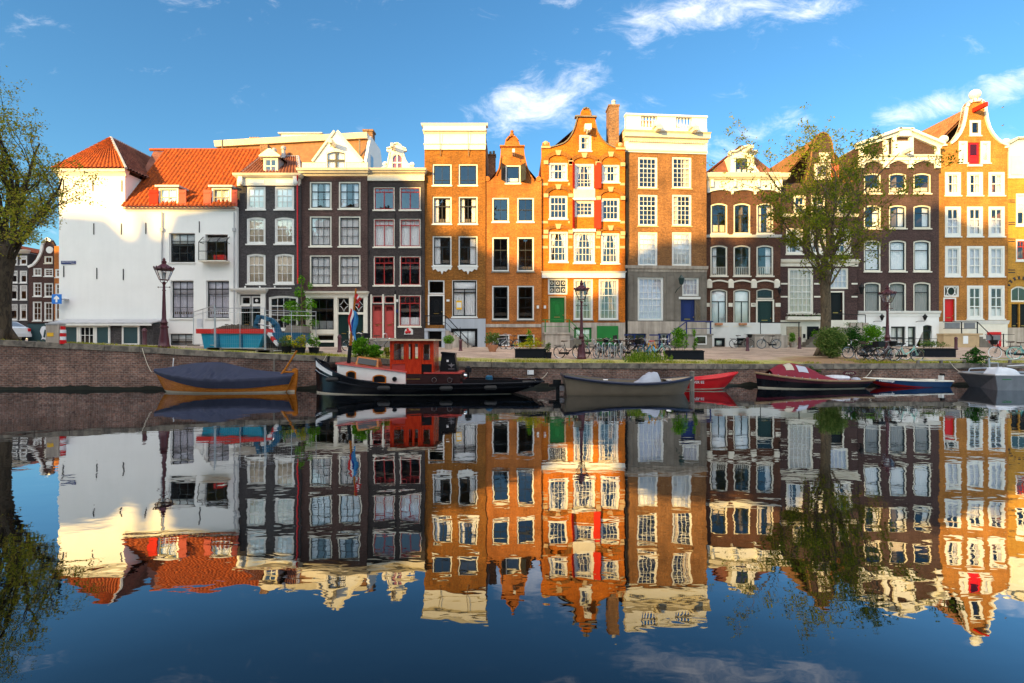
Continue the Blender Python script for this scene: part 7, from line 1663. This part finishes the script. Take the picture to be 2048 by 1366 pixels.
# ---------------- lamp posts, signs, bollards ----------------
def lamp(px, py, label):
    b = gp(px, py); t = thing('street_lamp', label, 'street lamp', b, group='old iron street lamps on the quay')
    obj('post', MB().lathe((0,0,0), [(.27,-.05),(.27,.10),(.235,.14),(.22,.35),(.17,.75),(.155,.95),(.19,.98),(.19,1.04),(.13,1.08),(.15,1.2),(.18,1.23),(.13,1.28),(.095,1.42),(.075,2.2),(.06,2.75),(.085,2.78),(.06,2.84),(.05,3.05),(.09,3.15),(.05,3.22)], 12), 'maroon_iron', t, smooth=True)
    obj('ladder_bar', MB().tube([(-.28,0,2.95),(.28,0,2.95)], .014, 6).ball((-.28,0,2.95),.035,6,4).ball((.28,0,2.95),.035,6,4), 'maroon_iron', t)
    hx = lambda r, z: [(r*cos(pi/3*k+.3), r*sin(pi/3*k+.3), z) for k in range(6)]
    lo, hi = hx(.20, 3.30), hx(.40, 3.80); mb = MB()
    for a, b2 in zip(lo, hi): mb.tube([a, b2], .015, 4)
    mb.tube(lo+lo[:1], .018, 4).tube(hi+hi[:1], .03, 5)
    for k in range(3): a = 2*pi*k/3; mb.tube([(0,0,3.1),(.16*cos(a),.16*sin(a),3.2),(.18*cos(a),.18*sin(a),3.3)], .014, 4)
    ln = obj('lantern', mb, 'maroon_iron', t)
    obj('lantern_glass', MB().add(lo+hi, [(k,(k+1)%6,6+(k+1)%6,6+k) for k in range(6)]), 'glass', ln)
    mb = MB().lathe((0,0,3.82), [(.44,0),(.42,.05),(.30,.12),(.16,.22),(.09,.26),(.11,.32),(.11,.38),(.05,.42),(.07,.47),(.02,.56)], 6, a0=.3)
    for k in range(12): a = pi/6*k+.3; mb.lathe((.41*cos(a),.41*sin(a),3.84), [(.03,0),(.045,.05),(.0,.11)], 5)
    obj('lantern_roof', mb, 'maroon_iron', ln)
    obj('burner', MB().lathe((0,0,3.32), [(.03,0),(.03,.12),(.06,.14),(.07,.3),(.03,.36)], 8), 'lamp_glass', ln)
lamp(328, 696, 'maroon street lamp in front of the white house')
lamp(1163, 718, 'maroon street lamp among the bicycles before the ornate orange house')
lamp(1775, 716, 'maroon street lamp before the dark house with white base')
for px, py, h, lb in ((164,686,.72,'purple brown bollard in front of the low annex windows'),(289,692,.92,'purple brown bollard left of the lamp post by the white house'),(679,705,1.0,'maroon bollard before the dark green doors'),(921,702,.78,'maroon bollard at the foot of the blue grey steps'),
                      (1495,702,1.0,'maroon bollard before the white plinth, by a parked bicycle'),(1599,698,.95,'maroon bollard left of the tree near the cellar door'),(1912,700,1.0,'maroon bollard behind the long right-hand planter')):
    b = gp(px, py); t = thing('bollard', lb, 'bollard', b, group='maroon iron bollards along the street')
    obj('post', MB().lathe((0,0,0), [(.14,-.05),(.13,.1*h),(.10,.14*h),(.10,.80*h),(.125,.82*h),(.11,.9*h),(.07,.97*h),(.02,h)], 10), 'maroon_iron', t, smooth=True)
b = gp(126, 688); t = thing('striped_bollard', 'short red and white banded post at the left corner of the annex', 'bollard', b)
for i, (m, r) in enumerate((('signal_red',.13),('flag_white',.12),('signal_red',.12),('flag_white',.12),('signal_red',.10))): obj('band', MB().lathe((0,0,.16*i), [(r,-.02 if i == 0 else .002),(r*.97,.16)], 10), m, t)
b = gp(105, 686); t = thing('electric_cabinet', 'grey electricity cabinet beside the annex', 'cabinet', b)
obj('case', MB().box(-.32,.30,0,.35,-.05,.86), 'stone_light', t); obj('lid', MB().box(-.34,.32,-.02,.37,.862,.92), 'zinc', t); obj('sticker', MB().box(-.25,.05,-.012,-.002,.3,.48), 'yellow', t)
b = at(79, 37.5); t = thing('dark_container', 'dark teal container with a white graffiti face behind the cabinet', 'container', b)
obj('body', MB().box(-.85,.9,0,1.2,-.1,1.42), 'teal_board', t); obj('lid', MB().box(-.9,.95,-.04,1.25,1.422,1.5), 'black_iron', t)
mb = MB(); mb.grid(lambda u, v: (.12+.62*u+.08*sin(v*7), -.012, .25+.95*v+.06*sin(u*6)), 6, 6); obj('graffiti', mb, 'silver_cover', t); obj('graffiti_mark', MB().plate([(.3,.45),(.42,.4),(.46,.7),(.52,.95),(.4,1.0),(.34,.75)], [], -.03, -.014), 'teal_board', t)
# one-way sign on the house corner, street-name plate
x, y = PX(113.5,38.3), 38.3; z = PZ(598,38.3); t = thing('one_way_sign', 'square blue traffic sign with a white upward arrow on the white house corner', 'sign', (x,y,z))
obj('plate', MB().box(-.36,.36,-.02,.02,-.36,.36), 'sign_blue', t); obj('arrow', MB().plate([(-.07,-.25),(.07,-.25),(.07,.02),(.2,-.04),(.2,.08),(0,.26),(-.2,.08),(-.2,-.04),(-.07,.02)], [], -.028, -.0205), 'flag_white', t); obj('bracket', MB().box(.1,.5,.022,.5,-.03,.03), 'zinc', t)
x, z = PX(136.5,38.76), PZ(525,38.76); t = thing('street_name_plate', 'narrow dark blue enamel street name plate on the white end wall', 'sign', (x,38.77,z))
obj('plate', MB().box(-.55,.55,-.015,.015,-.12,.12), 'enamel_blue', t); text('lettering', 'EGELANTIERSGRACHT', .095, 'flag_white', t, (0,-.018,.035)); text('lettering', 'CENTRUM', .06, 'flag_white', t, (.35,-.018,-.07))
# white notice on the quay wall, mooring poles
x = PX(1061,25.2); t = thing('mooring_notice', 'small white notice plate fixed to the quay wall', 'sign', (x,25.19,PZ(744.5,25.2)))
obj('plate', MB().box(-.16,.16,-.02,-.003,-.11,.11), 'flag_white', t); obj('pictogram', MB().box(-.13,-.09,-.025,-.0205,.02,.05).box(-.13,-.09,-.025,-.0205,-.05,-.02), 'digger_blue', t)
def pole(lb, px, y0, y1, Y, m, r, lean=0):
    x = PX(px, Y); z1 = PZ(y0, Y); z0 = PZ(y1, Y); t = thing('mooring_pole', lb, 'pole', (x,Y,z0)); obj('pole', MB().tube([(0,0,-.6),(lean,0,z1-z0)], r, 8), m, t); obj('cap', MB().lathe((lean,0,z1-z0), [(r*1.15,-.04),(r*1.15,.02),(r*.6,.05)], 8), m, t)
pole('thin white pole standing behind the covered sloop', 342, 718, 748, 23.95, 'flag_white', .022, .12)
pole('grey teal mooring pole at the quay behind the sloop', 548, 719, 748, 24.15, 'stone_grey', .05)
pole('square grey timber post between the khaki launch and the red dinghy', 1384, 744, 782, 23.5, 'stone_grey', .11)
# low mooring rail at the right
t = thing('mooring_rail', 'low pale pipe rail along the right end of the quay', 'railing', (21,26.9,1.1), world=True)
mb = MB(); p0, p1 = (PX(1836,26.75),26.75,PZ(720.5,26.75)), (PX(2110,27.2),27.2,PZ(719,27.2)); mb.tube([p0, p1], .035, 6); obj('pipe', mb, 'stone_light', t)
for k in range(7):
    f = k/6; x, y, z = (p0[i]+(p1[i]-p0[i])*f for i in range(3)); obj('support', MB().box(x-.05,x+.05,y-.05,y+.05,gz(x,y)-.05,z), 'stone_grey', t)
# bridge fence post at the left edge
b = gp(11, 677); t = thing('iron_fence', 'dark green iron fence end post with a sloping rail, left edge', 'fence', b); obj('post', MB().lathe((0,0,0), [(.10,-.1),(.10,.15),(.07,.2),(.07,1.0),(.11,1.03),(.09,1.1),(.03,1.2)], 8), 'green_sash', t); obj('rail', MB().tube([(-2.5,.1,1.25),(0,0,.95)], .03, 6).tube([(-2.5,.1,.75),(0,0,.45)], .025, 6), 'green_sash', t)

# ---------------- car at the left ----------------
def car():
    b = at(-14, 36.5); t = thing('parked_car', 'white hatchback parked behind the left tree, rear towards the house', 'car', b)
    prof = [(-2.1,.35),(-2.15,.75),(-1.9,.86),(-1.1,.95),(-.45,1.42),(.9,1.46),(1.65,1.05),(1.88,.98),(1.95,.6),(1.9,.35)]
    obj('body', MB().plate(prof, [], -.82, .82), 'car_white', t)
    for y0, y1 in ((-.835,-.822),(.822,.835)):
        obj('side_window', MB().plate([(-.95,.97),(-.42,1.36),(.15,1.38),(.15,.97)], [], y0, y1).plate([(.22,.97),(.22,1.38),(.85,1.39),(1.35,1.08),(1.3,.97)], [], y0, y1), 'glass_dark', t)
    obj('rear_window', MB().add([(1.0,-.7,1.43),(1.0,.7,1.43),(1.60,.74,1.10),(1.60,-.74,1.10)], [(0,1,2,3)]), 'glass_dark', t)
    for x in (-1.3,1.25):
        for y in (-.84,.66): w = obj('wheel', MB().lathe((x,y,.31), [(.31,0),(.31,.18)], 18, 'y'), 'rubber', t); obj('hub_cap', MB().lathe((x,y-.012,.31), [(.19,0),(.19,.01)], 12, 'y'), 'steel', w)
    for y in (-.78,.60): obj('tail_light', MB().box(1.86,1.965,y,y+.18,.75,.98), 'signal_red', t)
    obj('bumper', MB().box(1.86,2.02,-.8,.8,.36,.58), 'car_white', t)
car()

# ---------------- building site: fence, skip, digger, bins ----------------
def fence(label, a, b_, h=2.0):
    a, b_ = Vector(a), Vector(b_); t = thing('construction_fence', label, 'fence', tuple(a), world=True, group='temporary mesh fence panels')
    za = gz(a.x, a.y); zb = gz(b_.x, b_.y); z0 = max(za, zb)+.1
    A0, A1, B0, B1 = Vector((a.x,a.y,z0)), Vector((a.x,a.y,z0+h)), Vector((b_.x,b_.y,z0)), Vector((b_.x,b_.y,z0+h))
    obj('frame', MB().tube([A0-Vector((0,0,.1)), A1, B1, B0-Vector((0,0,.1))], .024, 6).tube([A0,B0], .02, 6).tube([A1-Vector((0,0,.22)), B1-Vector((0,0,.22))], .014, 5).tube([(A0+B0)/2,(A1+B1)/2], .018, 5), 'steel', t)
    mb = MB(); n = int((b_-a).length/.13)
    for k in range(1, n): mb.tube([A0+(B0-A0)*k/n, A1+(B1-A1)*k/n], .0016, 3, False)
    for k in range(1, 9): mb.tube([A0+(A1-A0)*k/9, B0+(B1-B0)*k/9], .0016, 3, False)
    obj('wire_mesh', mb, 'steel', t)
    for p, z in ((a,za),(b_,zb)): obj('foot_block', MB().box(p.x-.32,p.x+.32,p.y-.12,p.y+.12,z-.02,z+.13), 'stone_grey', t)
f0 = at(387, 31.5); f1 = at(429, 25.6); f2 = at(529, 25.4); f3 = at(632, 26.6)
fence('mesh fence panel turned away at the left end of the building site', f0, f1); fence('middle mesh fence panel in front of the blue skip', (f1[0]+.06,f1[1],0), f2); fence('mesh fence panel in front of the digger and sapling', (f2[0]+.06,f2[1],0), f3)
m_ = ((f0[0]*.62+f1[0]*.38), (f0[1]*.62+f1[1]*.38)); obj('notice', MB().box(m_[0]-.18,m_[0]+.18,m_[1]-.05,m_[1]-.03,gz(*m_)+1.1,gz(*m_)+1.6), 'silver_cover', bpy.data.objects['construction_fence'])
def skip():
    b = at(482, 27.4); t = thing('rubble_skip', 'bright blue builder skip with red rim, heaped with dark rubble', 'skip', b); L = 1.62
    obj('bin', MB().hexa([(-L+.1,-.75,.08),(L-.35,-.75,.08),(L-.35,.75,.08),(-L+.1,.75,.08)], [(-L,-.85,.86),(L,-.85,.86),(L,.85,.86),(-L,.85,.86)]), 'container_blue', t)
    obj('rim', MB().box(-L-.22,L+.02,-.93,-.80,.862,1.10).box(-L-.22,L+.02,.80,.93,.862,1.10).box(-L-.22,-L-.05,-.8,.8,.862,1.10).box(L-.1,L+.02,-.8,.8,.862,1.10), 'container_red', t)
    for x in (-.75,.45): obj('rib', MB().box(x-.07,x+.07,-.90,-.80,.1,.86), 'digger_blue', t)
    for k in range(4): obj('warning_stripe', MB().hexa([(L-.05+.16*k,-.7,1.0-.2*k),(L+.12+.16*k,-.7,.8-.2*k),(L+.12+.16*k,.7,.8-.2*k),(L-.05+.16*k,.7,1.0-.2*k)], [(L-.02+.16*k,-.7,1.12-.2*k),(L+.14+.16*k,-.7,.94-.2*k),(L+.14+.16*k,.7,.94-.2*k),(L-.02+.16*k,.7,1.12-.2*k)]), ('container_red','flag_white')[k % 2], t)
    r = random.Random(3); mb = MB()
    mb.grid(lambda u, v: (-L+.1+(2*L-.25)*u, -.75+1.5*v, .9+.42*sin(pi*min(1,u*1.15))**.6*sin(pi*v)**.5+r.uniform(-.05,.08)), 40, 18); obj('rubble', mb, 'soil', t)
skip()
def digger():
    b = at(566, 27.6); t = thing('mini_excavator', 'blue mini excavator with raised bent boom and hanging breaker', 'excavator', b); px = lambda p: PX(p,27.6)-b[0]; pz = lambda p: PZ(p,27.6)-b[2]
    for y in (-.6,.3): obj('track', MB().tube([(-.75,y,.2),(-.6,y,.38),(.6,y,.38),(.75,y,.2),(.6,y,.05),(-.6,y,.05),(-.75,y,.2)], .0+.09, 6).box(-.6,.6,y-.1,y+.1,.08,.36), 'rubber', t)
    obj('cab_base', MB().box(-.3,1.25,-.6,.6,.45,1.0), 'digger_blue', t); obj('engine_cover', MB().hexa([(.35,-.6,1.0),(1.3,-.6,1.0),(1.3,.6,1.0),(.35,.6,1.0)], [(.4,-.5,1.4),(1.2,-.5,1.35),(1.2,.5,1.35),(.4,.5,1.4)]), 'stone_grey', t); obj('side_panel', MB().box(.45,.75,-.63,-.602,.6,.85), 'yellow', t)
    P = [(px(568),pz(692)),(px(560),pz(672)),(px(553),pz(650)),(px(543),pz(640)),(px(524),pz(634)),(px(516),pz(636))]
    def arm(nm, P, w, y0, y1, m):
        for a, c, wa, wc in zip(P, P[1:], w, w[1:]):
            a, c = Vector(a), Vector(c); d = (c-a).normalized(); n = Vector((-d.y, d.x)); e = d*.03
            q = [a-e+n*wa, a-e-n*wa, c+e-n*wc, c+e+n*wc]; mb.plate([tuple(v) for v in q], [], y0, y1)
    mb = MB(); arm('boom', P, (.13,.13,.12,.11,.09,.07), -.12, .12, 0); obj('boom', mb, 'digger_blue', t)
    mb = MB(); arm('d', [(px(518),pz(632)),(px(513),pz(650)),(px(516),pz(684))], (.10,.13,.08), -.10, .10, 0); obj('dipper', mb, 'digger_blue', t)
    obj('hydraulic_ram', MB().tube([(px(520),-.16,pz(648)),(px(545),-.16,pz(654))], .035, 6).tube([(px(556),-.16,pz(680)),(px(548),-.16,pz(656))], .04, 6), 'chrome', t)
    obj('breaker', MB().lathe((px(516),0,pz(704)), [(.05,.0),(.06,.18),(.20,.22),(.22,.55),(.14,.62)], 8).box(px(516)-.24,px(516)+.24,-.15,.15,pz(690),pz(684)), 'black_iron', t)
digger()
b = gp(616, 691); t = thing('wheelie_bin', 'blue wheeled waste bin behind the mesh fence', 'bin', b); obj('body', MB().hexa([(-.22,-.25,.05),(.22,-.25,.05),(.22,.25,.05),(-.22,.25,.05)], [(-.3,-.33,.9),(.3,-.33,.9),(.3,.33,.9),(-.3,.33,.9)]), 'bin_blue', t); obj('lid', MB().box(-.33,.33,-.38,.38,.902,.98), 'bin_blue', t); obj('wheel', MB().lathe((-.26,.2,.1), [(.1,0),(.1,.06)], 10, 'x'), 'rubber', t)
b = gp(533, 704); t = thing('concrete_block', 'grey concrete weight on the quay edge below the digger', 'block', b); obj('block', MB().box(-.5,.5,-.15,.15,-.02,.2), 'stone_grey', t); obj('lifting_loop', MB().tube([(-.1,0,.2),(-.06,0,.3),(.06,0,.3),(.1,0,.2)], .015, 5), 'black_iron', t)

# ---------------- pots, planters, bushes, weeds ----------------
def planter(label, x0, x1, py, h=.5, d=.75):
    a = gp(x0, py); c = gp(x1, py); cx = (a[0]+c[0])/2; w = (c[0]-a[0])/2; z = min(a[2], c[2]); y = a[1]
    t = thing('planter', label, 'planter', (cx,y,z)); obj('box', MB().box(-w,w,0,d,-.05,h).plate([(-w-.03,h-.06),(w+.03,h-.06),(w+.03,h+.002),(-w-.03,h+.002)], [], -.03, -.002), 'planter', t); obj('soil', MB().box(-w+.05,w-.05,.05,d-.05,h+.001,h+.03), 'soil', t)
    return t, cx, y+d/2, z+h, w
def on(name, label, cat, c, w, d, h, mat, n, size, k=9):
    t = thing(name, label, cat, c, world=True); obj('foliage', clump(MB(), c, w, d, h, n, size, k), mat, t)
    m2 = MB()
    for i in range(6): a = rnd.uniform(-.3,.3); m2.tube([(c[0]+a*w, c[1], c[2]-.03), (c[0]+a*w*1.2, c[1]+rnd.uniform(-.1,.1), c[2]+h*.6)], [.012,.005], 4)
    obj('stem', m2, 'bark', t); return t
t, x, y, z, w = planter('black box planter before the red brick house', 1030, 1091, 716)
on('flowering_plants', 'yellow flowering plants filling the planter before the red brick house', 'plants', (x,y,z), 2*w*1.15, .9, .62, 'flower_yellow', 900, .045, 16); on('tall_plant', 'taller green shoots rising from the yellow flowers', 'plant', (x-.05,y+.1,z), .5, .4, 1.15, 'leaf_bright', 260, .05)
t, x, y, z, w = planter('black box planter before the blue door', 1337, 1404, 719)
on('leafy_shrub', 'tall bright green shrub in the planter before the blue door', 'shrub', (x-.25,y,z), 1.15, .8, 1.30, 'leaf_bright', 1000, .06, 14); on('leafy_shoot', 'thin green shoot at the right end of that planter', 'plant', (x+.6,y,z), .35, .4, 1.15, 'leaf_bright', 220, .06, 8)
t, x, y, z, w = planter('long low black planter near the right lamp post', 1838, 1912, 714)
on('low_plants', 'low green plants in the long right-hand planter', 'plants', (x,y,z), 2*w*.95, .7, .5, 'leaf_shrub', 600, .05, 12)
b = gp(1096.5, 717); bush('potted_lavender', 'small dark pot of grey green lavender beside the yellow flowers', 'pot plant', b, .5, .6, 'leaf_shrub', 260, .045, ('planter',[(.16,-.02),(.2,.36),(.17,.36),(.15,.3)]), lift=.3)
b = gp(985, 703); bush('terracotta_plant', 'wide leafy plant in a terracotta pot against the red brick house', 'pot plant', b, 1.25, .9, 'leaf_shrub', 520, .07, ('terracotta',[(.2,-.02),(.36,.36),(.38,.44),(.33,.44),(.3,.36)]), lift=.36)
b = gp(897, 699); t = bush('topiary_ball', 'clipped round bush in a pale pot at the blue grey steps', 'pot plant', b, .5, .4, 'leaf_bright', 1, .04, ('stone_light',[(.22,-.02),(.28,.40),(.24,.40),(.22,.34)]), lift=.55, stems=True); obj('clipped_ball', leaves(MB(), (b[0],b[1],b[2]+.68), (.42,.42,.32), 900, .045), 'leaf_bright', t)
for px, py, w, h, m, lb in ((573,706,.9,.75,'leaf_shrub','green plant spilling from a dark tub before the digger'),(600,708,.9,.7,'flower_yellow','yellow green plant in a dark tub below the sapling'),(628,708,.75,.8,'leaf_bright','green grassy plant in a dark tub by the fence end')):
    b = gp(px, py); bush('tub_plant', lb, 'pot plant', b, w, h, m, 380, .055, ('planter',[(.2,-.02),(.28,.34),(.25,.34),(.22,.3)]), lift=.22)
b = gp(1586, 695); bush('tub_shrub', 'green shrub in a stone tub before the cellar door', 'pot plant', b, .75, 1.0, 'leaf_bright', 420, .06, ('stone_light',[(.24,-.02),(.3,.4),(.26,.4),(.22,.34)]), lift=.3)
for px, py, w, h, m, n, lb in ((722,715,1.1,.95,'leaf_bright',1700,'bright green bush on the quay behind the tug mast'),(750,716,1.0,.62,'leaf_bright',1300,'low green bush on the quay behind the tug wheelhouse'),(774,716,.5,.5,'grass_blade',260,'yellow green weed clump beside the tug wheelhouse'),
       (1664,717,2.1,1.7,'leaf_shrub',5200,'grey green bush at the foot of the tree'),(1706,704,1.7,1.75,'leaf_dark',2600,'dark green bush between the tree and the bright bush'),(1744,700,1.9,1.75,'leaf_bright',3600,'glossy bright green bush before the white base'),(1630,694,.9,1.3,'leaf_bright',500,'green shrub left of the trunk'),
       (1685,668,.7,.7,'leaf_bright',300,'green plant on the stoop behind the tree')):
    b = gp(px, py); bush('bush', lb, 'bush', b, w, h, m, n, .065, k=26, group='bushes along the quay')
b = at(1946, 27.0); c = (b[0], b[1]-.15, b[2]-.1); t = thing('spreading_shrub', 'feathery dark green shrub growing over the quay edge at the right', 'shrub', c, world=True); mb = MB()
for k in range(70):
    a = rnd.uniform(0, 2*pi); h = rnd.uniform(0, 1); q = Vector((c[0], c[1], c[2]+h*.9)); d = Vector((cos(a), sin(a)*.7, rnd.uniform(-.25,.55)-.3*h+.2)).normalized(); L = (1-h)*.62+.18
    for i in range(7): leaves(mb, q+d*L*i/6+Vector((0,0,-.12*(i/6)**2)), (.07,.07,.04), 3, .055)
obj('foliage', mb, 'leaf_dark', t); obj('stem', MB().tube([c,(c[0],c[1],c[2]+1.05)], [.03,.01], 5), 'bark', t)
# window box and stoop flowers of the dark house
Hd = 42.1; x0, x1 = PX(1574,Hd-.25), PX(1646,Hd-.25); z = PZ(634,Hd-.25); c = ((x0+x1)/2, Hd-.25, z); t = thing('flower_box_plants', 'white flowers over dark leaves in the window box of the dark house', 'flowers', c, world=True); mb = MB(); m2 = MB()
for k in range(60): x = x0+(x1-x0)*rnd.random(); leaves(mb, (x, c[1], z+.02), (.12,.18,.16), 10, .05); leaves(m2, (x, c[1]-.02, z+.24), (.10,.16,.08), 6, .05)
obj('foliage', mb, 'leaf_dark', t); obj('blossom', m2, 'flower_white', t)
x0, x1, y, z = PX(1688,40.9), PX(1728,40.9), 40.95, PZ(648,40.9); t = thing('stoop_flowers', 'pale flowers in the stone boxes on the stoop behind the tree', 'flowers', ((x0+x1)/2,y,z), world=True); mb = MB()
for k in range(40): x = x0+(x1-x0)*rnd.random(); leaves(mb, (x,y,z), (.12,.15,.14), 9, .05)
obj('foliage', mb, 'leaf_shrub', t)
for px in (1437,1485):
    c = (PX(px,41.45),41.43,PZ(648.5,41.45)); t = thing('sill_plant', 'small %s plant in the terracotta trough on the %s arched ground floor window' % (('dry brown','left') if px < 1450 else ('green','right')), 'pot plant', c, world=True); obj('foliage', leaves(MB(), c, (.26,.1,.1), 90, .05), 'flower_orange' if px < 1450 else 'leaf_bright', t)
# tall weeds before the right part of the bicycle row
t = thing('weed_patch', 'tall green weeds with a few orange flowers in front of the bicycles', 'weeds', gp(1295, 724), world=True); mb = MB(); m2 = MB()
for k in range(300):
    b = gp(rnd.choice((rnd.uniform(1247,1345), rnd.gauss(1268,9), rnd.gauss(1305,14))), rnd.uniform(717, 726)); h = rnd.uniform(.06,.60)*(1.2 if 1262 < b[0]/b[1]*F+CX < 1330 else .7); d = Vector((rnd.gauss(0,.12), rnd.gauss(0,.12), 1)); w = .018
    mb.add([(b[0]-w,b[1],b[2]),(b[0]+w,b[1],b[2]),(b[0]+d.x*h,b[1]+d.y*h,b[2]+h)], [(0,1,2)]); leaves(mb, (b[0]+d.x*h*.6, b[1], b[2]+h*.6), (.06,.06,h*.3), 5, .05)
for px, py in ((1298,690),(1310,688),(1304,694),(1311,694)): b = gp(px, 722); leaves(m2, (b[0], b[1], PZ(py, b[1])), (.04,.04,.12), 22, .045)
obj('foliage', mb, 'leaf_weed', t); obj('blossom', m2, 'flower_orange', t)
# grass verge: one mass nobody could count
mb = MB(); r = random.Random(21); n = 0
while n < 12000:
    X = r.uniform(-27, 31); yq, zq = lut(QUAY, X); s = r.random()**1.7*2.6; Y = yq+.38+s
    if (sin(X*1.7)+sin(X*.63+1)+sin(X*4.1)*.5+r.gauss(0,.7)) < .1+s*.55: continue
    if X > 12.5 and X < 16.5 and s > .8: continue
    h = r.uniform(.04,.15)*(1.0 if s < 1 else .75); w = .012; a = r.uniform(0, pi); z = gz(X,Y)-.01; dx, dy = w*cos(a), w*sin(a)
    mb.add([(X-dx,Y-dy,z),(X+dx,Y+dy,z),(X+r.gauss(0,.05),Y+r.gauss(0,.05),z+h)], [(0,1,2)]); n += 1
g = struct('verge_grass', mb, 'grass_blade', kind='stuff'); g['label'] = 'yellow green grass growing along the quay edge'; g['category'] = 'grass'
# stains of ferns on the quay wall
t = thing('wall_fern', 'tufts of fern rooted in the quay wall below the tree', 'fern', (PX(1618,26.4),26.38,.75), world=True); mb = MB()
for k in range(9): x = PX(1600,26.4)+rnd.uniform(-.3,1.2); leaves(mb, (x, lut(QUAY,x)[0]-.08, rnd.uniform(.45,.95)), (.14,.05,.10), 16, .06)
obj('foliage', mb, 'leaf_dark', t)
# mooring lines
def rope(lb, pts):
    P = []
    for a, b in zip(pts, pts[1:]):
        for i in range(8): f = i/8; P.append((a[0]+(b[0]-a[0])*f, a[1]+(b[1]-a[1])*f, a[2]+(b[2]-a[2])*f-.12*4*f*(1-f)))
    P.append(pts[-1]); t = obj('mooring_rope', MB().tube(P, .014, 5), 'cream_line', loc=pts[0]); tag(t, lb, 'rope')
rope('pale mooring rope from the tug stern to the quay', [(PX(1070,23.4),23.4,.5),(PX(1095,25.1),25.1,.75)])
rope('pale mooring rope holding the burgundy sloop to the quay', [(PX(1720,25.2),25.2,.42),(PX(1742,26.4),26.35,.8)])
rope('mooring rope from the tug bow up to the quay edge', [(PX(638,22.6),22.6,1.35),(PX(652,24.4),24.45,1.62)])
rope('mooring rope from the khaki launch bow to the grey timber post', [(PX(1376,22.3),22.3,.68),(PX(1384,23.5),23.45,.60)])
rope('mooring rope from the covered sloop bow to the quay', [(PX(303,23.0),23.0,.9),(PX(286,24.1),24.05,1.95)])
rope('mooring rope from the aluminium workboat to the quay rail', [(PX(1925,25.6),25.6,.74),(PX(1898,26.85),26.8,1.22)])
# gulls
for px, py, lb in ((2005,215,'upper of two tiny dark birds in the sky at the right'),(2005,251,'lower of two tiny dark birds in the sky at the right')):
    t = thing('bird', lb, 'bird', (PX(px,60),60,PZ(py,60)), sc=.6); obj('body', MB().ball((0,0,0),.1,8,6,(2,1,.9)), 'stone_grey', t)
    for s in (-1,1): obj('wing', MB().add([(-.1,s*.05,.03),(.1,s*.05,.03),(.02,s*.4,.14),(-.06,s*.4,.13)], [(0,1,2,3)]), 'stone_grey', t)
